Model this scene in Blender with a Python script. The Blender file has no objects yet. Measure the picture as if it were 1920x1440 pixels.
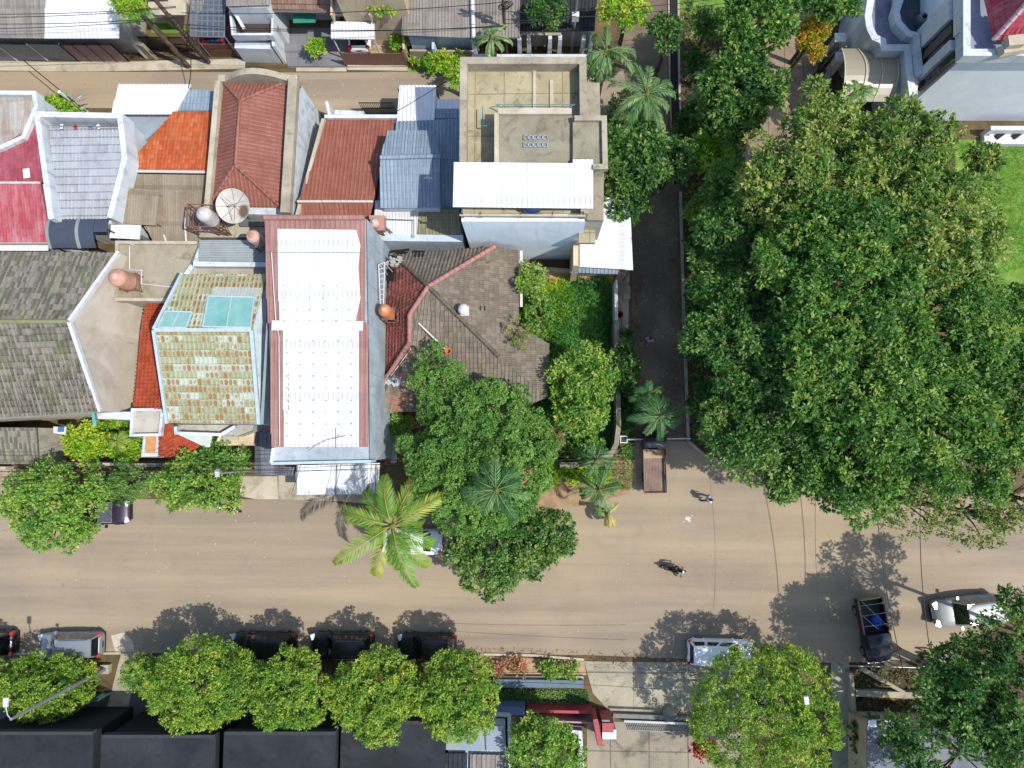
import bpy, bmesh, math, random
import numpy as np
from mathutils import Vector, Matrix
R = math.radians
scene = bpy.context.scene
col = scene.collection
# ---------------------------------------------------------------- camera
F = 1333.0                      # focal length in photo pixels (photo is 1920 wide)
NAD = (1000.0, 828.0)           # where plumb lines converge in the photo
H = 50.0                        # flying height
dn = Vector(((NAD[0]-960)/F, -(NAD[1]-720)/F, -1)).normalized()
zc = -dn
yc = (Vector((0, 1, 0)) - zc*zc.y).normalized()
xc = yc.cross(zc)
ROT = Matrix((xc, yc, zc))      # camera -> world
cam_d = bpy.data.cameras.new('camera')
cam = bpy.data.objects.new('camera', cam_d)
col.objects.link(cam)
cam.matrix_world = Matrix.Translation((0, 0, H)) @ ROT.to_4x4()
cam_d.sensor_fit = 'HORIZONTAL'; cam_d.sensor_width = 36.0
cam_d.lens = 36.0*F/1920.0
cam_d.clip_start = 0.5; cam_d.clip_end = 2000
scene.camera = cam
# ---------------------------------------------------------------- light
SE = 57.5
sv = Vector((0.93*math.cos(R(SE)), -0.367*math.cos(R(SE)), math.sin(R(SE)))).normalized()
w = bpy.data.worlds.new("World"); scene.world = w; w.use_nodes = True
nt = w.node_tree
sky = nt.nodes.new('ShaderNodeTexSky'); sky.sky_type = 'NISHITA'; sky.sun_disc = False
sky.sun_elevation = R(SE); sky.sun_rotation = math.atan2(sv.x, sv.y)
nt.links.new(sky.outputs[0], nt.nodes['Background'].inputs[0])
nt.nodes['Background'].inputs[1].default_value = 0.15
sl = bpy.data.lights.new('sun', 'SUN'); sl.energy = 3.25; sl.angle = R(0.5); sl.color = (1.0, 0.955, 0.88)
so = bpy.data.objects.new('sun', sl); col.objects.link(so)
so.rotation_euler = sv.to_track_quat('Z', 'Y').to_euler(); so.location = sv*200
vs = scene.view_settings
vs.view_transform = 'Standard'; vs.look = 'None'; vs.gamma = 1; vs.exposure = 0.74
# ---------------------------------------------------------------- geometry helpers
def W(px, py, z=0.0):
    r = ROT @ Vector(((px-960)/F, -(py-720)/F, -1))
    t = (z-H)/r.z
    return Vector((r.x*t, r.y*t, z))
MPP = H/F
def up(v, dz): return Vector((v.x, v.y, v.z+dz))
def L(hexs, k=1.0):
    h = hexs.lstrip('#'); o = []
    for i in (0, 2, 4):
        s = int(h[i:i+2], 16)/255
        o.append((s/12.92 if s <= 0.04045 else ((s+0.055)/1.055)**2.4)*k)
    return (o[0], o[1], o[2], 1)
KA = 0.60
def A(h): return L(h, KA)       # sunlit photo colour -> surface albedo
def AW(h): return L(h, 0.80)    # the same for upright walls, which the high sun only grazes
ORI = {}
def tag(o, label=None, cat=None, group=None, kind=None):
    if label: o['label'] = label
    if cat: o['category'] = cat
    if group: o['group'] = group
    if kind: o['kind'] = kind
    return o
def thing(name, label, cat, loc=(0, 0, 0), rz=0, group=None):
    o = bpy.data.objects.new(name, None); col.objects.link(o)
    o.location = loc; o.rotation_euler = (0, 0, rz); o.empty_display_size = 0.3
    ORI[o.name] = Vector(loc)
    return tag(o, label, cat, group)
class MB:
    """collects faces, makes ONE mesh object"""
    def __init__(s): s.v = []; s.f = []; s.uv = []; s.sm = []
    def face(s, pts, uv=None, smooth=False):
        b = len(s.v); s.v += [tuple(p) for p in pts]
        s.f.append(tuple(range(b, b+len(pts))))
        s.uv.append(uv if uv else [(p[0], p[1]) for p in pts]); s.sm.append(smooth)
    def idx(s, verts, faces, smooth=False):
        b = len(s.v); s.v += [tuple(p) for p in verts]
        for f in faces:
            s.f.append(tuple(b+i for i in f)); s.uv.append([(verts[i][0], verts[i][1]+verts[i][2]) for i in f]); s.sm.append(smooth)
    def box(s, c, size, rz=0.0, taper=1.0):
        c = Vector(c); hx, hy, hz = size[0]/2, size[1]/2, size[2]/2
        vs_ = []
        for dz, k in ((-hz, 1), (hz, taper)):
            for dx, dy in ((-hx, -hy), (hx, -hy), (hx, hy), (-hx, hy)):
                q = Vector((dx*k, dy*k, dz)); q.rotate(Matrix.Rotation(rz, 3, 'Z')); vs_.append(c+q)
        s.idx(vs_, [(3, 2, 1, 0), (4, 5, 6, 7), (0, 1, 5, 4), (1, 2, 6, 5), (2, 3, 7, 6), (3, 0, 4, 7)])
        return s
    def bar(s, p0, p1, wd, ht):
        """beam with rectangular section from p0 to p1 (axis through centre)"""
        p0 = Vector(p0); p1 = Vector(p1); d = (p1-p0)
        if d.length < 1e-6: return s
        d.normalize(); upv = Vector((0, 0, 1)) if abs(d.z) < 0.95 else Vector((0, 1, 0))
        sx = d.cross(upv).normalized(); sz = sx.cross(d).normalized()
        vs_ = []
        for p in (p0, p1):
            for a, b in ((-1, -1), (1, -1), (1, 1), (-1, 1)):
                vs_.append(p+sx*a*wd/2+sz*b*ht/2)
        s.idx(vs_, [(0, 1, 2, 3), (7, 6, 5, 4), (0, 4, 5, 1), (1, 5, 6, 2), (2, 6, 7, 3), (3, 7, 4, 0)])
        return s
    def tube(s, p0, p1, r0, r1=None, n=10, cap=True):
        return s.path([p0, p1], [r0, r0 if r1 is None else r1], n, cap)
    def path(s, pts, rad, n=8, cap=True):
        pts = [Vector(p) for p in pts]
        if not isinstance(rad, (list, tuple)): rad = [rad]*len(pts)
        vs_ = []; prev = None
        for i, p in enumerate(pts):
            d = (pts[min(i+1, len(pts)-1)]-pts[max(i-1, 0)])
            if d.length < 1e-9: d = Vector((0, 0, 1))
            d.normalize()
            a = d.orthogonal().normalized() if prev is None else (prev-d*prev.dot(d)).normalized()
            prev = a; b = d.cross(a)
            for k in range(n):
                t = 2*math.pi*k/n
                vs_.append(p+(a*math.cos(t)+b*math.sin(t))*rad[i])
        fs = []
        for i in range(len(pts)-1):
            for k in range(n):
                k2 = (k+1) % n
                fs.append((i*n+k, i*n+k2, (i+1)*n+k2, (i+1)*n+k))
        s.idx(vs_, fs, True)
        if cap:
            s.idx(vs_[:n], [tuple(range(n-1, -1, -1))]); s.idx(vs_[-n:], [tuple(range(n))])
        return s
    def lathe(s, c, prof, n=24, cap=False):
        """prof: list of (r, z) about vertical axis at c"""
        c = Vector(c); vs_ = []
        for r_, z_ in prof:
            for k in range(n):
                t = 2*math.pi*k/n; vs_.append(c+Vector((r_*math.cos(t), r_*math.sin(t), z_)))
        fs = []
        for i in range(len(prof)-1):
            for k in range(n):
                k2 = (k+1) % n; fs.append((i*n+k, i*n+k2, (i+1)*n+k2, (i+1)*n+k))
        s.idx(vs_, fs, True)
        return s
    def prism(s, tops, z0, cap=True):
        """walls dropping from a closed outline of world points to height z0, with a lid"""
        tops = [Vector(p) for p in tops]; n = len(tops)
        ar = sum(tops[i].x*tops[(i+1) % n].y-tops[(i+1) % n].x*tops[i].y for i in range(n))
        if ar < 0: tops.reverse()
        for i in range(n):
            a, b = tops[i], tops[(i+1) % n]; d = (Vector((b.x-a.x, b.y-a.y))).length
            s.face([(a.x, a.y, z0), (b.x, b.y, z0), b, a], [(0, z0), (d, z0), (d, b.z), (0, a.z)])
        if cap: s.face(tops)
        return s
    def slab(s, pts, t=0.1, rib=None, ribw=0.5, ribh=0.035, down=None, course=None):
        """roof plane: outline of world points, thickness t, ribs running down the slope"""
        pts = [Vector(p) for p in pts]; n = len(pts)
        nor = Vector((0, 0, 0))
        for i in range(n):
            a, b = pts[i], pts[(i+1) % n]
            nor += Vector(((a.y-b.y)*(a.z+b.z), (a.z-b.z)*(a.x+b.x), (a.x-b.x)*(a.y+b.y)))
        if nor.z < 0: nor = -nor; pts.reverse()
        nor.normalize()
        if down is not None: dv = Vector(down); dv = (dv-nor*dv.dot(nor)).normalized()
        else:
            dv = Vector((0, 0, -1)); dv = dv-nor*dv.dot(nor)
            dv = dv.normalized() if dv.length > 0.02 else Vector((0, -1, 0))
        uu = nor.cross(dv).normalized()
        o = nor*pts[0].dot(nor)
        cuv = [((p-o).dot(uu), (p-o).dot(dv)) for p in pts]
        s.face(pts, cuv)
        lo = [p-nor*t for p in pts]
        s.face(list(reversed(lo)), list(reversed(cuv)))
        for i in range(n):
            j = (i+1) % n; d = (pts[j]-pts[i]).length
            s.face([lo[i], lo[j], pts[j], pts[i]], [(0, 0), (d, 0), (d, t), (0, t)])
        if rib:
            us = [c[0] for c in cuv]; k0 = math.floor(min(us)/rib); k1 = math.ceil(max(us)/rib)
            for k in range(k0, k1+1):
                poly = clip(clip(cuv, 0, k*rib, 1), 0, k*rib+rib*ribw, -1)
                if len(poly) < 3: continue
                m = k*rib+rib*ribw/2
                if abs(sum(poly[i][0]*poly[(i+1) % len(poly)][1]-poly[(i+1) % len(poly)][0]*poly[i][1] for i in range(len(poly)))) < 0.01: continue
                top = [o+uu*(m+(u-m)*0.55)+dv*v+nor*ribh for u, v in poly]
                bot = [o+uu*u+dv*v+nor*0.002 for u, v in poly]
                s.face(top, poly)
                for i in range(len(poly)):
                    j = (i+1) % len(poly)
                    s.face([bot[i], bot[j], top[j], top[i]], [poly[i], poly[j], poly[j], poly[i]])
        if course:
            vsx = [c[1] for c in cuv]
            for k in range(math.floor(min(vsx)/course), math.ceil(max(vsx)/course)+1):
                poly = clip(clip(cuv, 1, k*course-0.06, 1), 1, k*course, -1)
                if len(poly) < 3: continue
                hgt = (ribh if rib else 0)+0.025
                top = [o+uu*u+dv*v+nor*(hgt if v > k*course-0.03 else 0.004) for u, v in poly]
                s.face(top, poly)
                bot = [o+uu*u+dv*v+nor*0.002 for u, v in poly]
                for i in range(len(poly)):
                    j = (i+1) % len(poly)
                    s.face([bot[i], bot[j], top[j], top[i]], [poly[i], poly[j], poly[j], poly[i]])
        return s
    def build(s, name, mat, parent=None, label=None):
        me = bpy.data.meshes.new(name)
        if parent is None:
            a = np.array(s.v); mn = a.min(0); mx = a.max(0)
            org = Vector(((mn[0]+mx[0])/2, (mn[1]+mx[1])/2, mn[2]))
        else: org = ORI[parent.name]
        me.from_pydata([(p[0]-org.x, p[1]-org.y, p[2]-org.z) for p in s.v], [], s.f)
        uvl = me.uv_layers.new(name='UVMap')
        fl = [c for u in s.uv for p in u for c in (p[0], p[1])]
        uvl.data.foreach_set('uv', fl)
        me.polygons.foreach_set('use_smooth', s.sm)
        me.materials.append(mat)
        o = bpy.data.objects.new(name, me); col.objects.link(o)
        if parent is None: o.location = org
        else: o.parent = parent
        ORI[o.name] = org
        if label: o['label'] = label
        return o
def clip(poly, ax, val, sgn):
    out = []; n = len(poly)
    for i in range(n):
        a, b = poly[i], poly[(i+1) % n]
        da, db = (a[ax]-val)*sgn, (b[ax]-val)*sgn
        if da >= 0: out.append(a)
        if (da > 0 and db < 0) or (da < 0 and db > 0):
            t = da/(da-db); out.append((a[0]+(b[0]-a[0])*t, a[1]+(b[1]-a[1])*t))
    return out
def copy_tree(o, parent=None):
    c = o.copy(); col.objects.link(c)
    if parent is not None: c.parent = parent
    for ch in list(o.children): copy_tree(ch, c)
    return c
def place(o, loc, rz): o.location = loc; o.rotation_euler = (0, 0, rz)
# ---------------------------------------------------------------- materials
class NT:
    def __init__(s, name):
        s.m = bpy.data.materials.new(name); s.m.use_nodes = True; s.t = s.m.node_tree
        s.b = s.t.nodes['Principled BSDF']; s.out = s.t.nodes['Material Output']
    def n(s, ty, ins=None, **props):
        nd = s.t.nodes.new(ty)
        for k, v in props.items(): setattr(nd, k, v)
        if ins:
            for k, v in ins.items():
                if hasattr(v, 'is_linked') or hasattr(v, 'links'): s.t.links.new(v, nd.inputs[k])
                else: nd.inputs[k].default_value = v
        return nd
    def ma(s, op, a, b=0.0, c=None, clampv=False):
        d = {0: a, 1: b}
        if c is not None: d[2] = c
        return s.n('ShaderNodeMath', d, operation=op, use_clamp=clampv).outputs[0]
    def mix(s, f, a, b, mode='MIX'):
        nd = s.n('ShaderNodeMix', data_type='RGBA', blend_type=mode)
        for i, v in ((0, f), (6, a), (7, b)):
            if hasattr(v, 'links'): s.t.links.new(v, nd.inputs[i])
            else: nd.inputs[i].default_value = v
        return nd.outputs[2]
    def ramp(s, f, cols, ps=None):
        nd = s.n('ShaderNodeValToRGB', {0: f}); e = nd.color_ramp.elements
        while len(e) < len(cols): e.new(0.5)
        for i, c in enumerate(cols):
            e[i].color = c; e[i].position = ps[i] if ps else i/(len(cols)-1)
        return nd.outputs[0]
    def noise(s, vec, sc, det=4, rough=0.6, dist=0.0):
        return s.n('ShaderNodeTexNoise', {'Vector': vec, 'Scale': sc, 'Detail': det, 'Roughness': rough, 'Distortion': dist}).outputs[0]
    def obj(s): return s.n('ShaderNodeTexCoord').outputs['Object']
    def pos(s): return s.n('ShaderNodeNewGeometry').outputs['Position']
    def uv(s): return s.n('ShaderNodeTexCoord').outputs['UV']
    def setc(s, c):
        if hasattr(c, 'links'): s.t.links.new(c, s.b.inputs['Base Color'])
        else: s.b.inputs['Base Color'].default_value = c
    def bump(s, h, st=0.3, d=0.03):
        b = s.n('ShaderNodeBump', {'Height': h, 'Strength': st, 'Distance': d})
        s.t.links.new(b.outputs[0], s.b.inputs['Normal'])
MATS = {}
def plain(name, c, rough=0.6, metal=0.0, noise=0.12, sc=3.0, coat=0.0, local=False, spec=0.5):
    if name in MATS: return MATS[name]
    t = NT(name); p = t.obj() if local else t.pos()
    f = t.noise(p, sc, 5, 0.65)
    lo = tuple(x*(1-noise*2) for x in c[:3])+(1,); hi = tuple(min(1, x*(1+noise)) for x in c[:3])+(1,)
    t.setc(t.ramp(f, [lo, c, hi], [0.25, 0.5, 0.75]))
    t.b.inputs['Roughness'].default_value = rough; t.b.inputs['Metallic'].default_value = metal
    t.b.inputs['Coat Weight'].default_value = coat; t.b.inputs['Coat Roughness'].default_value = 0.05
    t.b.inputs['Specular IOR Level'].default_value = spec
    MATS[name] = t.m; return t.m
def weathered(name, cols, sc=0.6, stains=None, stain_amt=0.5, rough=0.85, joint=None, bump=0.25, streak=False, stsc=0.9):
    """walls, concrete, asphalt: broad tone changes, fine grain, stains of their own shape"""
    if name in MATS: return MATS[name]
    t = NT(name); p = t.pos()
    c = t.ramp(t.noise(p, sc, 8, 0.62, 0.4), cols, [0.3+0.4*i/(len(cols)-1) for i in range(len(cols))])
    g = t.noise(p, 14, 4, 0.7)
    c = t.mix(0.5, c, t.ramp(g, [(0.36, 0.36, 0.36, 1), (0.62, 0.62, 0.62, 1)], [0.3, 0.7]), 'OVERLAY')
    if stains:
        pp = p
        if streak: pp = t.n('ShaderNodeMapping', {'Vector': p, 'Scale': (2.2, 2.2, 0.25)}).outputs[0]
        m = t.noise(pp, stsc, 7, 0.68, 0.8)
        m = t.ma('MULTIPLY', t.ramp(m, [(0, 0, 0, 1), (1, 1, 1, 1)], [0.53, 0.66]), stain_amt)
        c = t.mix(m, c, stains)
    if joint:
        br = t.n('ShaderNodeTexBrick', {'Vector': p, 'Scale': 1.0, 'Mortar Size': joint[2], 'Brick Width': joint[0], 'Row Height': joint[1], 'Mortar Smooth': 0.3,
                 'Color1': (0, 0, 0, 1), 'Color2': (0, 0, 0, 1), 'Mortar': (1, 1, 1, 1)}, offset=joint[4] if len(joint) > 4 else 0.0)
        c = t.mix(t.ma('MULTIPLY', br.outputs['Color'], joint[3]), c, tuple(x*0.35 for x in cols[0][:3])+(1,))
    t.setc(c); t.b.inputs['Roughness'].default_value = rough; t.b.inputs['Specular IOR Level'].default_value = 0.25
    t.bump(g, bump, 0.02)
    MATS[name] = t.m; return t.m
def roofm(name, cols, pu=0.25, pv=0.35, cell=0.35, line=0.35, dirt=None, dirt_amt=0.5, rough=0.75, rust=None, holes=None, patch=None, uline=0.0, groove_shade=0.16, pamt=0.6, sc=0.5, spec=0.3):
    """roof sheets and tiles in the plane's own coordinates: tint per tile, course joints and rib grooves with painted shade, dirt, rust spots"""
    if name in MATS: return MATS[name]
    t = NT(name); uv = t.uv(); sp = t.n('ShaderNodeSeparateXYZ', {0: uv}); u, v = sp.outputs[0], sp.outputs[1]
    cu = t.ma('DIVIDE', u, pu); cv = t.ma('DIVIDE', v, pv)
    fu, fv = t.ma('FLOOR', cu), t.ma('FLOOR', cv)
    wn = t.n('ShaderNodeTexWhiteNoise', {'Vector': t.n('ShaderNodeCombineXYZ', {0: fu, 1: fv}).outputs[0]}, noise_dimensions='2D').outputs[0]
    base = t.noise(t.pos(), sc, 7, 0.65, 0.3)
    f = t.ma('ADD', t.ma('MULTIPLY', base, 1-cell), t.ma('MULTIPLY', wn, cell))
    n = len(cols)
    c = t.ramp(f, cols, [0.28+0.44*i/(n-1) for i in range(n)])
    fr_v = t.ma('FRACT', cv); fr_u = t.ma('FRACT', cu)
    c = t.mix(t.ma('MULTIPLY', t.ma('GREATER_THAN', fr_u, 0.5), groove_shade), c, tuple(x*0.4 for x in cols[0][:3])+(1,))  # shade between the ribs, painted in as a darker stripe
    if line > 0:
        e = t.ma('GREATER_THAN', fr_v, 0.87)
        if uline > 0: e = t.ma('MAXIMUM', e, t.ma('MULTIPLY', t.ma('GREATER_THAN', fr_u, 0.85), uline))
        c = t.mix(t.ma('MULTIPLY', e, line), c, tuple(x*0.3 for x in cols[0][:3])+(1,))  # dark course joint, with the shadow of the gap painted in
    if dirt:
        mp = t.n('ShaderNodeMapping', {'Vector': uv, 'Scale': (1.6, 0.35, 1)}).outputs[0]
        m = t.noise(mp, 1.1, 8, 0.7, 0.5)
        m = t.ma('MULTIPLY', t.ramp(m, [(0, 0, 0, 1), (1, 1, 1, 1)], [0.47, 0.68]), dirt_amt)
        c = t.mix(m, c, dirt)
    if patch:      # (colour, amount threshold, cell size u, v)
        stv = t.n('ShaderNodeCombineXYZ', {0: t.ma('MULTIPLY', u, 1.3), 1: t.ma('MULTIPLY', v, 0.4)}).outputs[0]
        w2 = t.n('ShaderNodeTexWhiteNoise', {'Vector': t.n('ShaderNodeCombineXYZ', {0: t.ma('FLOOR', t.ma('DIVIDE', u, patch[2])), 1: t.ma('FLOOR', t.ma('DIVIDE', v, patch[3]))}).outputs[0]}, noise_dimensions='2D').outputs[0]
        lf = t.noise(stv, 1.0, 3)
        c = t.mix(t.ma('MULTIPLY', t.ma('GREATER_THAN', t.ma('ADD', t.ma('MULTIPLY', w2, 0.5), t.ma('MULTIPLY', lf, 0.5)), patch[1]), pamt), c, patch[0])
    if rust:       # (colour, threshold): oval rust spot low on the tile, in broken rows
        rown = t.n('ShaderNodeTexWhiteNoise', {1: fv}, noise_dimensions='1D').outputs[0]
        blk = t.noise(t.n('ShaderNodeCombineXYZ', {0: t.ma('MULTIPLY', fu, 0.13), 1: t.ma('MULTIPLY', fv, 7.3)}).outputs[0], 1.0, 2)
        s_ = t.ma('ADD', t.ma('ADD', t.ma('MULTIPLY', wn, 0.3), t.ma('MULTIPLY', rown, 0.35)), t.ma('MULTIPLY', blk, 0.6))
        on = t.ma('GREATER_THAN', s_, rust[1])
        du = t.ma('SUBTRACT', fr_u, 0.5); dv2 = t.ma('SUBTRACT', fr_v, 0.55)
        d = t.ma('ADD', t.ma('MULTIPLY', du, du), t.ma('MULTIPLY', t.ma('MULTIPLY', dv2, dv2), 0.9))
        wn2 = t.n('ShaderNodeTexWhiteNoise', {'Vector': t.n('ShaderNodeCombineXYZ', {0: fv, 1: fu}).outputs[0]}, noise_dimensions='2D').outputs[0]
        d = t.ma('ADD', d, t.ma('MULTIPLY', t.ma('SUBTRACT', t.noise(t.pos(), 11, 3), 0.5), 0.22))
        sz = t.ma('MULTIPLY_ADD', wn2, 0.16, 0.06)
        ed = t.ma('MULTIPLY', t.ma('SUBTRACT', sz, d), 14, clampv=True)
        c = t.mix(t.ma('MULTIPLY', t.ma('MULTIPLY', on, ed), t.ma('MULTIPLY_ADD', wn2, 0.35, 0.6)), c, rust[0])
    g = t.noise(t.pos(), 9, 4, 0.7)
    c = t.mix(0.35, c, t.ramp(g, [(0.34, 0.34, 0.34, 1), (0.66, 0.66, 0.66, 1)], [0.3, 0.7]), 'OVERLAY')
    t.setc(c); t.b.inputs['Roughness'].default_value = rough; t.b.inputs['Specular IOR Level'].default_value = spec
    t.bump(t.ma('ADD', g, t.ma('MULTIPLY', fr_v, 0.8)), 0.3, 0.03)
    MATS[name] = t.m; return t.m
def glass(name, c, rough=0.06):
    if name in MATS: return MATS[name]
    t = NT(name); t.setc(c); t.b.inputs['Roughness'].default_value = rough; t.b.inputs['Specular IOR Level'].default_value = 0.8
    t.b.inputs['Coat Weight'].default_value = 0.5
    MATS[name] = t.m; return t.m
def leafm(name, cols, trans=0.35, rough=0.55, sc=0.45):
    """foliage: tone per leaf (stored on the face) plus slow change through the crown"""
    if name in MATS: return MATS[name]
    t = NT(name)
    at = t.n('ShaderNodeAttribute', attribute_name='tint').outputs['Fac']
    f = t.ma('ADD', t.ma('MULTIPLY', at, 0.62), t.ma('MULTIPLY', t.noise(t.pos(), sc, 4, 0.6), 0.38))
    n = len(cols)
    c = t.ramp(f, cols, [0.2+0.6*i/(n-1) for i in range(n)])
    t.setc(c); t.b.inputs['Roughness'].default_value = rough; t.b.inputs['Specular IOR Level'].default_value = 0.5
    tr = t.n('ShaderNodeBsdfTranslucent', {0: t.mix(1.0, c, (1.5, 1.7, 0.6, 1), 'MULTIPLY')})
    mx = t.n('ShaderNodeMixShader', {0: trans, 1: t.b.outputs[0], 2: tr.outputs[0]})
    t.t.links.new(mx.outputs[0], t.out.inputs[0])
    MATS[name] = t.m; return t.m
def Q(*a): return [W(*t) for t in a]
def G(pts, z): return [W(x, y, z) for x, y in pts]
rnd = random.Random(7)
# ================================================================ materials
def asphalt_mat():
    t = NT('road_asphalt'); p = t.pos()
    lng = t.n('ShaderNodeMapping', {'Vector': p, 'Scale': (0.035, 0.55, 1)}).outputs[0]
    c = t.ramp(t.noise(lng, 1.0, 6, 0.6, 0.3), [A('#9c8e7c'), A('#ad9d87'), A('#bfad92')], [.32, .5, .68])
    c = t.mix(t.ramp(t.noise(p, 0.07, 4, 0.6), [(0, 0, 0, 1), (.55, .55, .55, 1)], [.48, .68]), c, A('#c8b290'))
    c = t.mix(t.ramp(t.noise(p, 0.35, 7, 0.7, 1.0), [(0, 0, 0, 1), (.35, .35, .35, 1)], [.55, .72]), c, A('#968a7c'))
    tr = t.n('ShaderNodeMapping', {'Vector': p, 'Scale': (0.02, 1.6, 1)}).outputs[0]
    c = t.mix(t.ramp(t.noise(tr, 1.0, 3, .5), [(0, 0, 0, 1), (.28, .28, .28, 1)], [.56, .70]), c, A('#9c8e7e'))
    vo = t.n('ShaderNodeTexVoronoi', {'Vector': t.n('ShaderNodeVectorMath', {0: p, 1: t.n('ShaderNodeTexNoise', {'Vector': p, 'Scale': .8, 'Detail': 5}).outputs[1]}, operation='ADD').outputs[0], 'Scale': 0.16}, feature='DISTANCE_TO_EDGE').outputs[0]
    c = t.mix(t.ma('MULTIPLY', t.ma('LESS_THAN', vo, 0.0012), t.ma('MULTIPLY', t.ma('GREATER_THAN', t.noise(p, .12, 2), .56), .45)), c, A('#7c7064'))
    sp = t.noise(p, 3.5, 2, .5)
    c = t.mix(t.ma('MULTIPLY', t.ma('GREATER_THAN', sp, .73), .35), c, A('#7a6e62'))
    g = t.noise(p, 16, 4, .75)
    c = t.mix(.5, c, t.ramp(g, [(.38, .38, .38, 1), (.6, .6, .6, 1)], [.3, .7]), 'OVERLAY')
    t.setc(c); t.b.inputs['Roughness'].default_value = .9; t.b.inputs['Specular IOR Level'].default_value = .2; t.bump(g, .3, .02); return t.m
asph = asphalt_mat()
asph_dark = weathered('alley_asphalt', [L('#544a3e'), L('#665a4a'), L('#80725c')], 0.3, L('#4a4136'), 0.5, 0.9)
conc = weathered('concrete', [A('#a39a86'), A('#bfb49c'), A('#d0c6b0')], 0.5, A('#77705f'), 0.6, 0.9, stsc=1.2)
conc_pale = weathered('pale_concrete', [A('#c0b39c'), A('#d3c8b0'), A('#e0d6c2')], 0.6, A('#8f846e'), 0.5, 0.9)
drive = weathered('driveway_concrete', [A('#a39c88'), A('#bcb49c'), A('#cac2aa')], 0.5, A('#6e6a5c'), 0.55, 0.9, joint=(3.4, 2.6, 0.03, 0.6), stsc=1.4)
soil = weathered('soil', [L('#3c3325'), L('#5a4b36'), L('#6e5d43')], 0.5, L('#3c4a22'), 0.6, 0.95, bump=0.6)
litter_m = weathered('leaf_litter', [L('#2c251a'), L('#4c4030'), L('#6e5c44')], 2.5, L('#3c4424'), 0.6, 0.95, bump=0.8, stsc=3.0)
lawn_m = weathered('lawn_grass', [L('#48691f'), L('#5a7c2c'), L('#70903e')], 0.5, L('#98985a'), 0.55, 0.95, bump=0.6)
paver = weathered('brown_pavers', [A('#8e7a66'), A('#a5907a'), A('#b39f88')], 0.5, A('#6a5a48'), 0.5, 0.9, joint=(1.3, 9.0, 0.035, 0.7))
whitew = weathered('white_wall', [AW('#b8bfc4'), AW('#ccd2d6'), AW('#dadee0')], 0.5, A('#8c9094'), 0.5, 0.85, streak=True)
bluew = weathered('blue_grey_wall', [AW('#a8b6c0'), AW('#bccad4'), AW('#ccd8e0')], 0.5, AW('#8e9aa4'), 0.55, 0.85, streak=True)
creamw = weathered('cream_wall', [AW('#b4a080'), AW('#ccb898'), AW('#dccaac')], 0.6, A('#98866a'), 0.35, 0.85, streak=True)
greyw = weathered('grey_wall', [L('#a09c92',.75), L('#b8b2a6',.75), L('#c8c2b4',.75)], 0.6, A('#7a756a'), 0.5, 0.88, streak=True)
gablew = weathered('cement_gable', [L('#b2a99a',.85), L('#c4bbac',.85), L('#d2cabc',.85)], 0.45, L('#d8d2c6',.85), 0.6, 0.9, stsc=0.4)
brown_r = roofm('brown_roof_tile', [A('#9c6256'), A('#af7262'), A('#bc8476')], 0.26, 0.36, 0.15, 0.15, A('#7a4034'), 0.3, groove_shade=.4)
brown_r2 = roofm('russet_roof_tile', [A('#a0604e'), A('#b06e5a'), A('#bc7e6a')], 0.26, 0.36, 0.15, 0.15, A('#7c4632'), 0.4, groove_shade=.3)
orange_r = roofm('orange_roof_tile', [A('#c05c34'), A('#d86c3c'), A('#e08a5c')], 0.24, 0.34, 0.3, 0.2, A('#8c442a'), 0.65, groove_shade=.25)
red_r = roofm('magenta_red_roof', [A('#a44654'), A('#b45664'), A('#c4707c')], 0.26, 0.36, 0.15, 0.12, A('#c88a90'), 0.35)
redp_r = roofm('pinkish_red_roof', [A('#bc4c5a'), A('#cc6672'), A('#e0a0a8')], 0.2, 0.5, 0.15, 0.1, A('#dcb0b4'), 0.5, groove_shade=.35)
moss_r = roofm('mossy_grey_tile', [A('#686358'), A('#827c6f'), A('#989284')], 0.30, 0.42, 0.08, 0.2, A('#7c8a58'), 0.55, patch=(A('#bcb2a8'), 0.55, 0.15, 0.42), pamt=.4, groove_shade=.35)
rusty_r = roofm('green_rust_tile', [A('#a8ae88'), A('#b8bc98'), A('#c6ccaa')], 0.27, 0.44, 0.2, 0.22, A('#c0b888'), 0.4, rust=(A('#a4743e'), 0.515), patch=(A('#ccd8c8'), 0.60, 1.35, 0.44), pamt=0.8, groove_shade=0.25)
old_r = roofm('old_grey_brown_tile', [A('#746a5c'), A('#8a7f70'), A('#9c9182')], 0.26, 0.34, 0.18, 0.4, A('#665e50'), 0.5, patch=(A('#968a78'), 0.60, 0.26, 0.34))
oldred_r = roofm('old_red_tile', [A('#7c5248'), A('#b2645a'), A('#cc7c70')], 0.28, 0.34, 0.35, 0.6, A('#7c645a'), 0.35)
tan_r = roofm('tan_brown_sheet', [A('#94866e'), A('#a89a84'), A('#b4a892')], 0.18, 2.4, 0.2, 0.25, A('#857865'), 0.5)
grey_r = roofm('grey_brown_sheet', [A('#8c847c'), A('#a29a92'), A('#b0a8a0')], 0.2, 1.8, 0.25, 0.2, A('#7c746c'), 0.45)
slate_r = roofm('pale_grey_tile', [A('#a4a8ae'), A('#b8bcc2'), A('#c8ccd2')], 0.25, 0.52, 0.2, 0.4, A('#d2d8e0'), 0.5, groove_shade=.05)
white_r = roofm('white_sheet_roof', [L('#c6c6c8'), L('#d0d0d2'), L('#dadada')], 0.28, 3.0, 0.1, 0.25, L('#b4b2aa'), 0.5, groove_shade=.2, rough=0.6)
blue_r = roofm('blue_grey_sheet', [A('#8ea2b2'), A('#a0b4c4'), A('#b0c2d0')], 0.25, 0.5, 0.15, 0.15, A('#8496a4'), 0.4, groove_shade=.3)
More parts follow.
